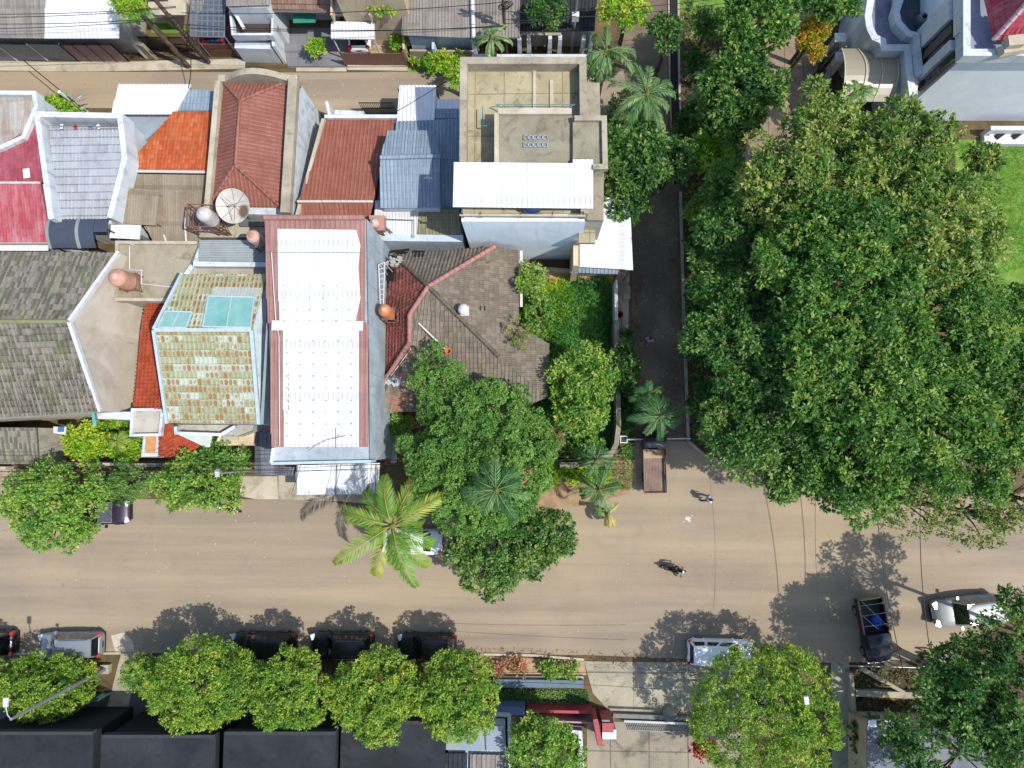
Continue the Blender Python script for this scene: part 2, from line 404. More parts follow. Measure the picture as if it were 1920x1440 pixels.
bluegrey_r = roofm('grey_blue_sheet', [A('#98a4a8'), A('#aab4b6'), A('#b6c0c2')], 0.3, 3, 0.2, 0.1, A('#8a9496'), 0.4)
olive_r = roofm('olive_sheet', [A('#888468'), A('#a09a78'), A('#b0aa86')], 0.24, 0.5, 0.2, 0.25, A('#767258'), 0.4)
rust_sheet = roofm('rusty_metal_sheet', [A('#c8c4bc'), A('#b8b4ac'), A('#d0ccc4')], 0.3, 2.2, 0.5, 0.15, A('#a86a48'), 0.7)
brownm = roofm('brown_steel_sheet', [A('#a87a70'), A('#b88a80'), A('#c29a90')], 0.3, 3, 0.2, 0.1, A('#96685c'), 0.4)
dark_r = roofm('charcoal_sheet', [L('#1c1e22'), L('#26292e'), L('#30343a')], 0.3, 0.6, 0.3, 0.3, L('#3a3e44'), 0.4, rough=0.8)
poly = plain('slate_plastic_canopy', L('#3a424e'), 0.45, noise=.1)
teal = weathered('teal_glass_panel', [A('#80bcb8'), A('#92cac4'), A('#a4d2ca')], .9, A('#b0ccc4'), .5, .3, bump=.05)
ridge_white = plain('ridge_mortar', A('#dcd8d0'), 0.9)
ridge_red = weathered('red_ridge', [A('#a8756a'), A('#c48a80'), A('#d0a096')], 2.0, A('#7c7468'), 0.6, 0.85, stsc=2)
ridge_dark = weathered('dark_ridge', [A('#5e564c'), A('#6e665a'), A('#80776a')], 2.0, A('#94897a'), 0.4, 0.9)
metal_brown = plain('painted_brown_steel', A('#8e6456'), 0.5)
metal_maroon = plain('maroon_steel', A('#9a7478'), 0.5)
metal_dark = plain('black_iron', L('#1e1e20'), 0.5, 0.4)
metal_grey = plain('grey_steel', A('#8a8e94'), 0.45, 0.3)
galv = plain('galvanised_steel', A('#b8bcc0'), 0.4, 0.5)
whitep = plain('white_paint', A('#eeeeee'), 0.5)
redp = plain('red_paint', A('#b8404a'), 0.55)
tank_or = plain('orange_plastic', A('#e89058'), 0.45, sc=1.5)
tank_pk = plain('faded_pink_plastic', A('#e0b8a8'), 0.55, noise=0.15, sc=2)
tank_wh = plain('faded_white_plastic', A('#dcd4d0'), 0.55, noise=0.12)
pipe_w = plain('white_pipe', A('#e8e4e0'), 0.5)
wood = weathered('old_timber', [L('#4e3a2a'), L('#6a5038'), L('#846848')], 2.0, None, 0, 0.85)
woodp = weathered('pole_timber', [L('#3a2e26'), L('#54433a'), L('#6a584c')], 2.0, None, 0, 0.85)
dark_in = plain('dark_interior', L('#15130f'), 0.9)
# ================================================================ ground
def sheet(name, pts, z, m, **k):
    b = MB(); b.face(G(pts, z) if len(pts[0]) == 2 else pts); o = b.build(name, m)
    return tag(o, kind='structure')
b = MB(); g = 400
b.face([(-g, -g, 0), (g, -g, 0), (g, g, 0), (-g, g, 0)]); tag(b.build('ground', soil), kind='structure')
sheet('road', [(-500, 936), (470, 936), (600, 934), (720, 965), (1040, 960), (1180, 925), (1180, 846), (1192, 826), (1292, 828), (1318, 852), (1400, 880), (1480, 930), (1600, 925), (2500, 925), (2500, 1130), (1960, 1135), (1720, 1240), (1590, 1242), (1450, 1242), (1098, 1228), (900, 1226), (-500, 1222)], 0.012, asph)
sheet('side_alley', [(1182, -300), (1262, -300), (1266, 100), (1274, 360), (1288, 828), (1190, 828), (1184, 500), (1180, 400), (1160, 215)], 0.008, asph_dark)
sheet('back_lane', [(-500, 132), (600, 136), (870, 134), (1170, 134), (1182, 216), (870, 208), (600, 214), (450, 205), (-500, 196)], 0.012, asph)
sheet('paver_path', [(1500, -300), (1600, -300), (1540, 80), (1522, 200), (1505, 400), (1530, 640), (1545, 930), (1430, 900), (1410, 640), (1392, 290), (1425, 190), (1440, 60)], 0.012, paver)
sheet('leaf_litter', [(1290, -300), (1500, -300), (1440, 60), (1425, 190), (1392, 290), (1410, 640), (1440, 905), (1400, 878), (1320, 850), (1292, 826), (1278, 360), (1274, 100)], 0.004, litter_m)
sheet('lawn', [(1790, 262), (2600, 262), (2600, 620), (1800, 640)], 0.016, lawn_m)
sheet('lawn', [(1295, -300), (1440, -300), (1400, 28), (1360, 44), (1268, 20)], 0.016, lawn_m)
sheet('side_street', [(1558, 1240), (1592, 1240), (1600, 1500), (1612, 1900), (1540, 1900), (1560, 1500)], 0.016, conc)
# kerbs and verges
def kerb(name, pts, wd, ht, m):
    b = MB()
    for i in range(len(pts)-1):
        p, q = W(*pts[i]), W(*pts[i+1]); b.bar(up(p, ht/2), up(q, ht/2), wd, ht)
    return tag(b.build(name, m), kind='structure')
kerb('kerb', [(-500, 1226), (100, 1225), (230, 1224)], 0.15, 0.13, conc_pale)
kerb('kerb', [(900, 1226), (1000, 1228), (1095, 1236)], 0.15, 0.12, conc_pale)
kerb('kerb', [(1275, 360), (1282, 600), (1290, 828), (1318, 852), (1345, 862)], 0.22, 0.14, conc)
kerb('kerb', [(-500, 930), (0, 932)], 0.18, 0.12, conc)
sheet('drain', [(1252, -300), (1266, -300), (1270, 150), (1278, 345), (1264, 345), (1258, 150)], 0.02, dark_in)
kerb('drain_edge', [(1269, -300), (1273, 150), (1280, 345)], 0.14, 0.12, conc)
kerb('drain_edge', [(1250, -300), (1255, 150), (1262, 345)], 0.10, 0.10, conc)
kerb('verge', [(-500, 122), (0, 124), (120, 126), (280, 124), (460, 120)], 0.75, 0.08, conc_pale)
kerb('verge', [(556, 131), (650, 131)], 0.32, 0.10, conc_pale)
kerb('verge', [(652, 126), (765, 128)], 0.5, 0.12, conc_pale)
tag(sheet('grass_strip', [(764, 124), (880, 124), (880, 134), (764, 135)], 0.03, lawn_m), kind='structure')
sheet('forecourt', [(450, 893), (520, 893), (522, 936), (480, 936), (450, 930)], 0.02, conc_pale)
sheet('forecourt', [(522, 888), (700, 888), (700, 946), (640, 940), (522, 936)], 0.024, conc)
sheet('forecourt', [(-500, 880), (120, 880), (60, 935), (-500, 935)], 0.02, weathered('tiled_forecourt', [A('#b09a80'), A('#c2ac92'), A('#cdbaa0')], 0.5, None, 0, 0.8, joint=(0.55, 0.55, 0.03, 0.5)))
sheet('driveway', [(1095, 1240), (1290, 1242), (1440, 1244), (1440, 1345), (1300, 1348), (1150, 1342), (1112, 1300)], 0.02, drive)
sheet('driveway', [(1100, 1352), (1400, 1360), (1420, 1700), (1105, 1700)], 0.02, weathered('old_driveway', [A('#8a8476'), A('#a89e8a'), A('#b4aa94')], 0.6, A('#5e5a50'), 0.6, 0.9, joint=(2.6, 2.6, 0.05, 0.6)))
sheet('driveway', [(528, 52), (652, 52), (652, 128), (540, 128)], 0.024, weathered('grey_tile_drive', [A('#7a7a80'), A('#8a8a90'), A('#96969c')], 0.5, None, 0, 0.7, joint=(0.6, 0.6, 0.02, 0.4)))
sheet('driveway', [(228, 1222), (262, 1222), (240, 1330), (200, 1330)], 0.02, conc)
sheet('earth_strip', [(880, 1228), (1095, 1240), (1100, 1266), (880, 1262)], 0.008, weathered('pink_litter', [A('#b89078'), A('#c8a488'), A('#d8bca0')], 2, A('#7a9848'), 0.6, 0.95))
sheet('earth_strip', [(1060, 868), (1190, 862), (1188, 925), (1040, 960), (900, 962), (900, 900)], 0.008, weathered('sandy_earth', [A('#96795e'), A('#b49474'), A('#c8aa88')], 1.4, A('#6a7a40'), 0.5, 0.95))
sheet('earth_strip', [(1030, 505), (1150, 505), (1150, 570), (1030, 560)], 0.008, weathered('tan_earth', [A('#ae8a60'), A('#c8a278'), A('#d2b08a')], 1.2, A('#8a7a50'), 0.4, 0.95))
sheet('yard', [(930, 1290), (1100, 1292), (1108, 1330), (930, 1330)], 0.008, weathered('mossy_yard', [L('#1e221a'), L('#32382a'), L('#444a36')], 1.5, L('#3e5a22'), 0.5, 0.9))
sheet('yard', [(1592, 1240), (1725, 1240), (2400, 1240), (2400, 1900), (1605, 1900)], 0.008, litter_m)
sheet('gravel_strip', [(1725, 1225), (1790, 1200), (1800, 1240), (1725, 1245)], 0.012, weathered('gravel', [L('#4a4744'), L('#6e6a66'), L('#8c8884')], 6, L('#2e2c2a'), 0.6, 0.95, stsc=5))
sheet('yard', [(283, 44), (352, 44), (352, 62), (283, 62)], 0.03, lawn_m)
sheet('yard', [(1156, 500), (1180, 500), (1178, 640), (1160, 640)], 0.02, conc)
sheet('dust_patch', [(208, 1192), (232, 1186), (248, 1200), (252, 1222), (216, 1222)], 0.018, weathered('pale_dust', [A('#c4b8a4'), A('#d8ccb8'), A('#e4dacb')], 3, None, 0, 0.95))
# ================================================================ building helper
def walls(parent, outline, m, z0=0.0, name='wall', label=None):
    b = MB(); b.prism(outline, z0, cap=False)
    ar = [Vector(p) for p in outline]; b.face([up(p, -0.12) for p in ar])
    return b.build(name, m, parent, label)
def inset(pts, k):
    c = sum((Vector(p) for p in pts), Vector())/len(pts)
    return [Vector((p[0]+(c.x-p[0])*k, p[1]+(c.y-p[1])*k, p[2])) for p in pts]
def roof(parent, planes, m, rib=None, ribw=0.5, ribh=0.06, t=0.1, name='roof', label=None, down=None, course=None):
    b = MB()
    for p in planes: b.slab(p, t, rib, ribw, ribh, down, course)
    return b.build(name, m, parent, label)
def caps(parent, lines, m, wd=0.26, ht=0.16, name='ridge_cap', label=None, bumpy=0.4):
    b = MB()
    for p, q in lines:
        p, q = Vector(p), Vector(q); n = max(1, int((q-p).length/bumpy))
        for i in range(n):
            a = p.lerp(q, i/n); c = p.lerp(q, (i+0.97)/n); a = up(a, 0.045); c = up(c, 0.02)
            b.path([a, c], [wd/2, wd/2*0.88], 8)
    return b.build(name, m, parent, label)
def parapet(parent, pts, m, wd=0.2, z0=0.0, name='parapet', label=None, closed=False):
    """free standing wall along world points (tops), mitred at its corners, down to z0"""
    b = MB(); P = [Vector(p) for p in pts]; P = [p for i, p in enumerate(P) if i == 0 or (p-P[i-1]).length > 1e-3]; n = len(P)
    lft, rgt = [], []
    for i in range(n):
        a = P[i-1] if (i > 0 or closed) else None; c = P[(i+1) % n] if (i < n-1 or closed) else None
        d1 = Vector((P[i].x-a.x, P[i].y-a.y)).normalized() if a is not None else None
        d2 = Vector((c.x-P[i].x, c.y-P[i].y)).normalized() if c is not None else None
        d1 = d1 or d2; d2 = d2 or d1; m_ = Vector((-(d1.y+d2.y), d1.x+d2.x)); m_ = m_.normalized() if m_.length > 1e-4 else Vector((-d1.y, d1.x))
        k = wd/2/max(.4, m_.dot(Vector((-d2.y, d2.x))))
        lft.append((P[i].x+m_.x*k, P[i].y+m_.y*k, P[i].z)); rgt.append((P[i].x-m_.x*k, P[i].y-m_.y*k, P[i].z))
    lo = lambda q: (q[0], q[1], z0)
    run = 0.0
    for i in range(n if closed else n-1):
        j = (i+1) % n; dd = (Vector(lft[i])-Vector(lft[j])).length
        b.face([lft[j], lft[i], rgt[i], rgt[j]]); 
        b.face([lft[i], lft[j], lo(lft[j]), lo(lft[i])], [(run, lft[i][2]), (run+dd, lft[j][2]), (run+dd, z0), (run, z0)])
        b.face([rgt[j], rgt[i], lo(rgt[i]), lo(rgt[j])], [(run+dd, rgt[j][2]), (run, rgt[i][2]), (run, z0), (run+dd, z0)]); run += dd
    if not closed:
        b.face([rgt[0], lft[0], lo(lft[0]), lo(rgt[0])]); b.face([lft[-1], rgt[-1], lo(rgt[-1]), lo(lft[-1])])
    return b.build(name, m, parent, label)
def gutter(parent, p, q, m=None, r=0.07, name='gutter'):
    b = MB(); b.bar(p, q, r*2, r*1.6); return b.build(name, m or galv, parent)
def opening(parent, p, q, z0, z1, m_frame, m_pane, name='window', proud=0.05, bars=2):
    """window on the vertical wall p->q (world xy), frame and pane"""
    p = Vector((p[0], p[1], 0)); q = Vector((q[0], q[1], 0)); f = MB(); t = 0.07
    a0, a1, b0, b1 = up(p, z0), up(q, z0), up(p, z1), up(q, z1)
    for u, v in ((a0, a1), (b0, b1), (a0, b0), (a1, b1)): f.bar(u, v, t+proud, t)
    for i in range(1, bars): f.bar(a0.lerp(a1, i/bars), b0.lerp(b1, i/bars), t, t*0.8)
    o = f.build(name, m_frame, parent)
    g_ = MB(); d = (q-p).normalized(); s = Vector((-d.y, d.x, 0))*0.02
    g_.idx([a0-s, a1-s, b1-s, b0-s, a0+s, a1+s, b1+s, b0+s], [(0, 1, 2, 3), (7, 6, 5, 4), (0, 4, 5, 1), (1, 5, 6, 2), (2, 6, 7, 3), (3, 7, 4, 0)])
    g_.build('pane', m_pane, o); return o
winglass = glass('window_glass', L('#1c242a'))
def slats(parent, p, q, z0, z1, m, n, wd=0.04, name='slat_panel', rails=3, dep=0.03):
    """fence or gate panel: uprights between rails"""
    b = MB(); p = Vector(p); q = Vector(q)
    for i in range(n+1):
        a = p.lerp(q, i/n); b.bar((a.x, a.y, z0), (a.x, a.y, z1), dep, wd)
    for k in range(rails):
        z = z0+0.05+(z1-z0-0.1)*k/(rails-1); b.bar((p.x, p.y, z), (q.x, q.y, z), 0.05, 0.06)
    return b.build(name, m, parent)
def boards(parent, p, q, z0, z1, m, name='gate_panel', t=0.04):
    b = MB(); p = Vector(p); q = Vector(q); d = (q-p); d.z = 0; Ld = d.length; d.normalize(); s = Vector((-d.y, d.x, 0))
    n = max(2, int(Ld/0.16))
    for i in range(n):
        a = p+d*(Ld*i/n); c = p+d*(Ld*(i+0.9)/n); k = t*(0.5 if i % 2 else 0.72)
        b.prism([(a-s*k)*1, (c-s*k)*1, (c+s*k)*1, (a+s*k)*1] if False else [Vector((v.x, v.y, z1)) for v in (a-s*k, c-s*k, c+s*k, a+s*k)], z0)
    return b.build(name, m, parent)
# ================================================================ north row (beyond the back lane)
# grey and white twin roof
h = thing('house', 'house with long grey corrugated roof joined to a glaring white one behind maroon gate', 'house', W(110, 60))
walls(h, Q((-160, -80, 4.6), (205, -80, 4.6), (205, 30, 4.6), (-160, 30, 4.6)), greyw)
roof(h, [Q((-170, 70, 4.6), (86, 72, 4.6), (95, -140, 6.2), (-170, -140, 6.2))], grey_r, 0.28, ribh=0.05, label='grey corrugated roof')
roof(h, [Q((83, 72, 4.7), (222, 72, 4.7), (226, -140, 6.3), (92, -140, 6.3))], white_r, 0.3, ribh=0.03, label='white sheet roof')
gt = thing('metal_gate', 'dull grey sheet metal sliding gate at the left edge of the back lane', 'gate', W(60, 113))
for x0, x1 in ((-120, -62), (-58, -28), (-24, 31), (35, 88), (92, 146)):
    boards(gt, W(x0, 113), W(x1, 114.5), 0.08, 2.2, metal_grey)
b = MB()
for x in (-120, -60, -26, 33, 90, 148): p = W(x, 113.5); b.box((p.x, p.y, 1.15), (0.08, 0.1, 2.3))
b.build('gate_post', whitep, gt)
gt = thing('metal_gate', 'maroon folding gate of four panels on the back lane', 'gate', W(198, 116))
xs = [151, 172, 197, 221, 243]
for i in range(4): boards(gt, W(xs[i]+1, 116), W(xs[i+1]-1, 116.3), 0.08, 2.25, metal_maroon)
b = MB()
for x in xs: p = W(x, 116); b.box((p.x, p.y, 1.15), (0.08, 0.1, 2.35))
b.build('gate_post', metal_dark, gt)
gw = thing('boundary_wall', 'mossy concrete boundary wall running back beside the maroon gate', 'wall', W(262, 110))
parapet(gw, [W(250, 84, 1.9), W(235, 20, 1.9)], greyw, 0.2)
parapet(gw, [W(268, 84, 2.0), W(250, 78, 2.0)], conc, 0.25, name='pillar')
# cream canopy house behind black iron gate
h = thing('house', 'small house with cream canopy slab and grass strip behind black iron gate', 'house', W(320, 20))
walls(h, Q((275, -60, 3.0), (360, -60, 3.0), (352, 5, 3.0), (282, 5, 3.0)), creamw)
roof(h, [Q((278, 28, 2.9), (348, 28, 2.9), (350, -70, 3.6), (276, -70, 3.6))], conc_pale, t=0.15)
b = MB(); p, q = W(283, 44), W(352, 44); b.prism([Vector((p.x, p.y, .5)), Vector((q.x, q.y, .5)), Vector((q.x, q.y+.6, .5)), Vector((p.x, p.y+.6, .5))], 0)
b.build('planter_step', creamw, h)
gt = thing('iron_gate', 'black wrought iron double gate with scroll pattern on the back lane', 'gate', W(325, 98))
slats(gt, W(284, 97), W(322, 98), 0.1, 2.0, metal_dark, 16, name='gate_leaf'); slats(gt, W(324, 98), W(364, 98), 0.1, 2.0, metal_dark, 16, name='gate_leaf')
b = MB()
for i in range(6):
    p = W(288+i*14, 98, 1.1)
    b.path([Vector((p.x+0.24*math.cos(a/10*2*math.pi), p.y, 1.1+0.3*math.sin(a/10*2*math.pi))) for a in range(11)], 0.02, 5)
b.build('scrollwork', metal_dark, gt)
# glazed frame carport with dark car, white terrace house
h = thing('carport', 'steel grid carport with clear panels over a dark blue car', 'carport', W(388, 90))
b = MB(); A0, A1, A2, A3 = Q((358, -20, 3.2), (422, -20, 3.2), (421, 70, 3.0), (357, 68, 3.0))
for i in range(7): b.bar(A0.lerp(A1, i/6), A3.lerp(A2, i/6), 0.06, 0.06)
for i in range(10): b.bar(A0.lerp(A3, i/9), A1.lerp(A2, i/9), 0.06, 0.06)
b.build('roof_grid', metal_grey, h)
tg = NT('clear_panel'); tg.setc(A('#a8b4c0')); tg.b.inputs['Alpha'].default_value = 0.15; tg.b.inputs['Roughness'].default_value = 0.1
b = MB(); b.slab([up(p, 0.05) for p in (A0, A1, A2, A3)], 0.02); b.build('clear_panel', tg.m, h)
for px, py in ((360, 64), (419, 66)):
    b = MB(); p = W(px, py, 3.0); b.tube((p.x, p.y, 0), p, 0.05); b.build('post', metal_grey, h)
gt = thing('slat_gate', 'brown timber slat gate under the steel grid carport', 'gate', W(420, 106))
slats(gt, W(390, 106), W(455, 106), 0.1, 1.7, metal_brown, 18, 0.1, rails=3)
h = thing('house', 'white house with dark roof terrace and broad white parapet in the back row', 'house', W(470, 60))
walls(h, Q((428, -80, 4.5), (500, -80, 4.5), (500, 14, 4.5), (428, 14, 4.5)), whitew)
roof(h, [Q((424, 12, 4.6), (505, 10, 4.6), (500, -120, 5.5), (420, -120, 5.5))], grey_r, 0.25)
walls(h, Q((432, 62, 2.6), (510, 62, 2.6), (508, 16, 2.6), (430, 16, 2.6)), whitew, name='terrace', label='dark terrace deck')
b = MB(); b.slab(Q((434, 60, 2.62), (506, 60, 2.62), (505, 18, 2.62), (432, 18, 2.62)), 0.03); b.build('terrace_floor', plain('dark_deck', L('#3a2c26'), 0.8), h)
parapet(h, Q((431, 20, 3.3), (436, 64, 3.2), (510, 64, 3.2), (511, 22, 3.3)), whitew, 0.15, 2.6)
parapet(h, Q((440, 84, 1.9), (512, 86, 1.9)), whitew, 0.5, name='front_wall')
b = MB(); b.bar(W(438, 20, 3.6), W(458, 54, 3.3), 0.2, 0.12); b.build('beam', whitep, h)
fw = thing('boundary_wall', 'tall white boundary wall running back beside the grey tiled driveway', 'wall', W(527, 108))
parapet(fw, Q((513, 86, 2.4), (502, 10, 2.6), (486, -80, 3.2)), whitew, 0.2)
h = thing('house', 'house with brown tiled roof and dark open garage at the end of the grey driveway', 'house', W(560, 20))
walls(h, Q((510, -100, 3.0), (620, -100, 3.0), (615, -10, 3.0), (508, -10, 3.0)), greyw)
roof(h, [Q((498, 18, 3.4), (618, 22, 3.4), (620, -110, 5.4), (498, -110, 5.4))], roofm('brown_grey_tile', [A('#8c6e5c'), A('#a08070'), A('#ac8e7c')], 0.25, 0.34, 0.3, 0.4), 0.25, course=0.34)
gutter(h, W(498, 20, 3.3), W(618, 24, 3.3), metal_grey)
b = MB(); p = W(570, 30, 2.3); b.box((p.x, p.y, 2.2), (1.6, 0.9, 0.06)); b.build('awning', plain('teal_cloth', A('#2e9a80'), 0.7), h)
# cream balcony house
h = thing('house', 'cream two storey house with twin slatted balconies and a small white canopy', 'house', W(690, 20))
walls(h, Q((622, -90, 6.5), (752, -90, 6.5), (752, -20, 6.5), (622, -20, 6.5)), creamw)
roof(h, [Q((618, -24, 6.6), (756, -24, 6.6), (756, -140, 6.6), (618, -140, 6.6))], conc_pale)
walls(h, Q((622, 26, 3.4), (692, 26, 3.4), (692, -30, 3.4), (622, -30, 3.4)), creamw, 3.1, name='balcony')
b = MB(); b.slab(Q((628, 24, 3.42), (686, 24, 3.42), (686, -28, 3.42), (628, -28, 3.42)), 0.02); b.build('balcony_floor', whitep, h)
slats(h, W(620, 27, 0), W(692, 27, 0), 3.4, 4.2, metal_brown, 16, 0.1, name='railing', rails=2)
parapet(h, Q((621, 28, 4.2), (621, -30, 4.2)), creamw, 0.12, 3.4)
parapet(h, Q((693, 28, 4.2), (693, -30, 4.2)), creamw, 0.12, 3.4)
walls(h, Q((694, 28, 3.6), (755, 28, 3.6), (755, -30, 3.6), (694, -30, 3.6)), creamw, 3.1, name='balcony')
slats(h, W(694, 27, 0), W(754, 27, 0), 3.6, 4.4, metal_brown, 14, 0.1, name='railing', rails=2)
roof(h, [Q((621, 73, 2.7), (703, 74, 2.7), (702, 42, 3.0), (622, 40, 3.0))], white_r, 0.22, name='canopy', label='white corrugated canopy')
for px in (624, 700):
    b = MB(); p = W(px, 71, 2.6); b.tube((p.x, p.y, 0), (p.x, p.y, 2.6), 0.05); b.build('post', whitep, h)
sheet('yard', [(640, 60), (762, 60), (764, 122), (652, 122)], 0.02, weathered('tan_yard', [A('#b09878'), A('#c8ae8a'), A('#d4bc9a')], 1, None, 0, 0.9))
gt = thing('driveway_gate', 'brown sheet metal driveway gate below the cream balcony house', 'gate', W(706, 122))
boards(gt, W(650, 123), W(702, 123.5), 0.1, 1.7, metal_brown); boards(gt, W(704, 123.5), W(764, 123.5), 0.1, 1.7, metal_brown)
b = MB()
for x in (650, 703, 764): p = W(x, 123); b.box((p.x, p.y, 0.95), (0.12, 0.12, 1.9))
b.build('gate_post', metal_brown, gt)
gs = thing('boundary_wall', 'low brown side wall of the yard with potted shrubs', 'wall', W(764, 110))
parapet(gs, Q((757, 92, 1.6), (755, 60, 1.6), (752, 30, 1.6)), creamw, 0.15)
# grey corrugated roof house
h = thing('house', 'house with wide grey brown corrugated roof above the clipped hedge', 'house', W(825, 40))
walls(h, Q((760, -80, 3.0), (900, -80, 3.0), (892, 55, 3.0), (762, 55, 3.0)), bluew)
roof(h, [Q((755, 66, 3.2), (888, 72, 3.2), (882, -110, 5.0), (752, -110, 5.0))], grey_r, 0.22)
roof(h, [Q((890, 72, 3.25), (975, 72, 3.25), (975, -110, 5.0), (885, -110, 5.0))], grey_r, 0.22)
caps(h, [(W(888, 72, 3.35), W(882, -110, 5.1))], whitep, 0.3, bumpy=0.8)
roof(h, [Q((752, 66, 3.0), (805, 67, 3.0), (806, 44, 3.5), (754, 44, 3.5))], tan_r, name='canopy', label='small tan canopy')
parapet(h, Q((768, 70, 2.2), (812, 72, 2.2), (812, 92, 2.0)), bluew, 0.18, name='yard_wall')
parapet(h, Q((768, 94, 1.2), (888, 96, 1.2)), conc, 0.15, name='yard_wall')
slats(h, W(815, 88), W(885, 88), 0.3, 1.6, metal_dark, 22, name='window_grille')
# white pillar fence
fc = thing('pillar_fence', 'white wall with pale tapered pillars in front of the dark garden', 'fence', W(990, 106))
parapet(fc, Q((885, 104, 1.3), (1104, 104, 1.3)), whitew, 0.2, name='wall')
for x in (892, 975, 992, 1030, 1048, 1090, 1104):
    b = MB(); p = W(x, 106); b.box((p.x, p.y, 1.25), (0.32, 0.45, 2.5), taper=0.8); b.build('pillar', whitew, fc)
h = thing('house', 'shaded house with dark grey roof behind the white pillar fence', 'house', W(1000, 40))
walls(h, Q((960, -100, 2.8), (1120, -100, 2.8), (1110, 45, 2.8), (960, 45, 2.8)), greyw)
roof(h, [Q((955, 58, 3.0), (1115, 58, 3.0), (1125, -120, 4.6), (950, -120, 4.6))], dark_r, 0.25)
roof(h, [Q((978, 66, 2.6), (1052, 66, 2.6), (1052, 54, 2.8), (978, 54, 2.8))], conc, name='canopy')
# ================================================================ second row
h = thing('house', 'low house with rusty silver metal roof inside white parapets', 'house', W(10, 220))
o_ = Q((-120, 178, 4.2), (72, 180, 4.2), (76, 205, 4.2), (52, 262, 4.2), (-120, 340, 4.2))
walls(h, o_, whitew)
roof(h, [[up(p, 0.02) for p in inset(o_, 0.05)]], rust_sheet, 0.25, t=0.05, down=(0.1, -1, 0))
parapet(h, [up(p, 0.45) for p in (o_[0], o_[1], o_[2], o_[3], o_[4])], whitew, 0.28, 3.8)
h = thing('house', 'house with magenta red roof, darker tiles above and ribbed pinkish sheets below', 'house', W(20, 350))
o_ = Q((-130, 345, 4.0), (74, 228, 4.0), (92, 330, 4.0), (98, 456, 4.0), (-130, 456, 4.0))
walls(h, o_, whitew)
roof(h, [Q((-130, 345, 4.7), (-130, 318, 4.3), (0, 275, 4.3), (76, 226, 4.3), (90, 325, 4.6), (76, 342, 4.7))], red_r, 0.26, label='dark magenta tiles')
roof(h, [Q((-130, 344, 4.7), (76, 344, 4.7), (95, 455, 3.9), (-130, 455, 3.9))], redp_r, 0.2, label='pinkish ribbed roof sheets')
caps(h, [(W(-130, 343, 4.75), W(76, 343, 4.75))], ridge_white, 0.2)
b = MB(); p = W(50, 325, 4.75); b.box(p, (0.45, 0.65, 0.06), 0.15); b.build('vent_flap', whitep, h)
b = MB(); b.slab(Q((-130, 457, 3.5), (90, 457, 3.5), (90, 470, 3.3), (-130, 470, 3.3)), 0.08, 0.25); b.build('eave_sheet', white_r, h)
h = thing('house', 'house with pale grey tiled roof set inside a square white parapet', 'house', W(160, 310))
o_ = Q((77, 219, 5.4), (231, 222, 5.4), (240, 300, 5.4), (212, 412, 5.4), (104, 414, 5.4), (88, 300, 5.4))
walls(h, [up(q, -.8) for q in o_], whitew)
roof(h, [Q((94, 236, 5.3), (222, 238, 5.3), (229, 300, 5.3), (209, 411, 4.9), (106, 412, 4.9), (99, 330, 5.1))], slate_r, 0.25, ribh=0.04, t=0.05, down=(0, -1, 0), course=0.52)
parapet(h, [up(o_[i], 0.4) for i in (4, 5, 0, 1, 2, 3)], whitew, 0.36, 4.4)
for k, (x, m) in enumerate(((115, whitep), (141, redp), (169, plain('blue_cloth', A('#7a96b4'), 0.8)), (184, whitep))):
    b = MB(); p = W(x, 237, 5.6); b.box(p, (0.22, 0.35, 0.03), 0.2*k, 0.7); b.build('hanging_cloth', m, h)
b = MB(); b.tube(W(95, 236, 5.85), W(220, 238, 5.85), 0.02); b.build('clothes_line', metal_dark, h)
cn = thing('arched_canopy', 'glossy black arched canopy with pale seam behind the mossy roof', 'canopy', W(150, 445))
b = MB(); n = 10
def arch(x0, x1, y0, y1, z, hgt, n=10, t=0.05, upto=10):
    bb = MB()
    for i in range(upto):
        def pt(x, k): 
            f = k/n; p = W(x, y0+(y1-y0)*f, z); return Vector((p.x, p.y, z+hgt*math.sin(math.pi*(0.15+0.75*f))))
        bb.slab([pt(x0, i), pt(x1, i), pt(x1, i+1), pt(x0, i+1)], t)
    return bb
arch(100, 150, 412, 466, 4.7, 0.5).build('canopy_sheet', poly, cn); arch(184, 208, 412, 466, 4.7, 0.5, upto=5).build('canopy_sheet', poly, cn)
arch(154, 183, 412, 466, 4.7, 0.5).build('canopy_sheet', poly, cn)
arch(149, 155, 411, 467, 4.73, 0.52).build('seam', plain('grey_sealant', A('#9aa4a8')), cn); arch(95, 100, 411, 467, 4.73, 0.52).build('seam', plain('grey_sealant', A('#9aa4a8')), cn)
for px, py in ((99, 462), (180, 464), (205, 432)):
    p = W(px, py, 4.7); b = MB(); b.tube((p.x, p.y, 0), (p.x, p.y, 4.8), 0.05); b.build('post', metal_dark, cn)
h = thing('house', 'narrow house with vivid orange tiled roof and long brown corrugated rear roof', 'house', W(310, 330))
walls(h, Q((231, 322, 3.6), (328, 214, 3.6), (400, 212, 3.6), (390, 325, 3.6), (376, 455, 3.2), (292, 455, 3.2), (250, 400, 3.4)), greyw)
roof(h, [Q((230, 320, 4.4), (326, 209, 3.8), (400, 209, 3.8), (388, 322, 4.4))], orange_r, 0.24, label='bright orange tiled roof')
caps(h, [(W(230, 321, 4.45), W(386, 323, 4.45))], ridge_white, 0.22)
roof(h, [Q((232, 326, 4.3), (386, 328, 4.3), (376, 456, 3.6), (288, 456, 3.6), (262, 400, 3.9))], tan_r, 0.14, ribh=0.025, label='weathered brown corrugated sheets')
for x0, y0, x1, y1 in ((346, 408, 349, 453), (320, 362, 322, 378), (307, 440, 311, 452)):
    b = MB(); b.bar(W(x0, y0, 4.0), W(x1, y1, 3.75), 0.12, 0.03); b.build('sealant_strip', whitep, h)
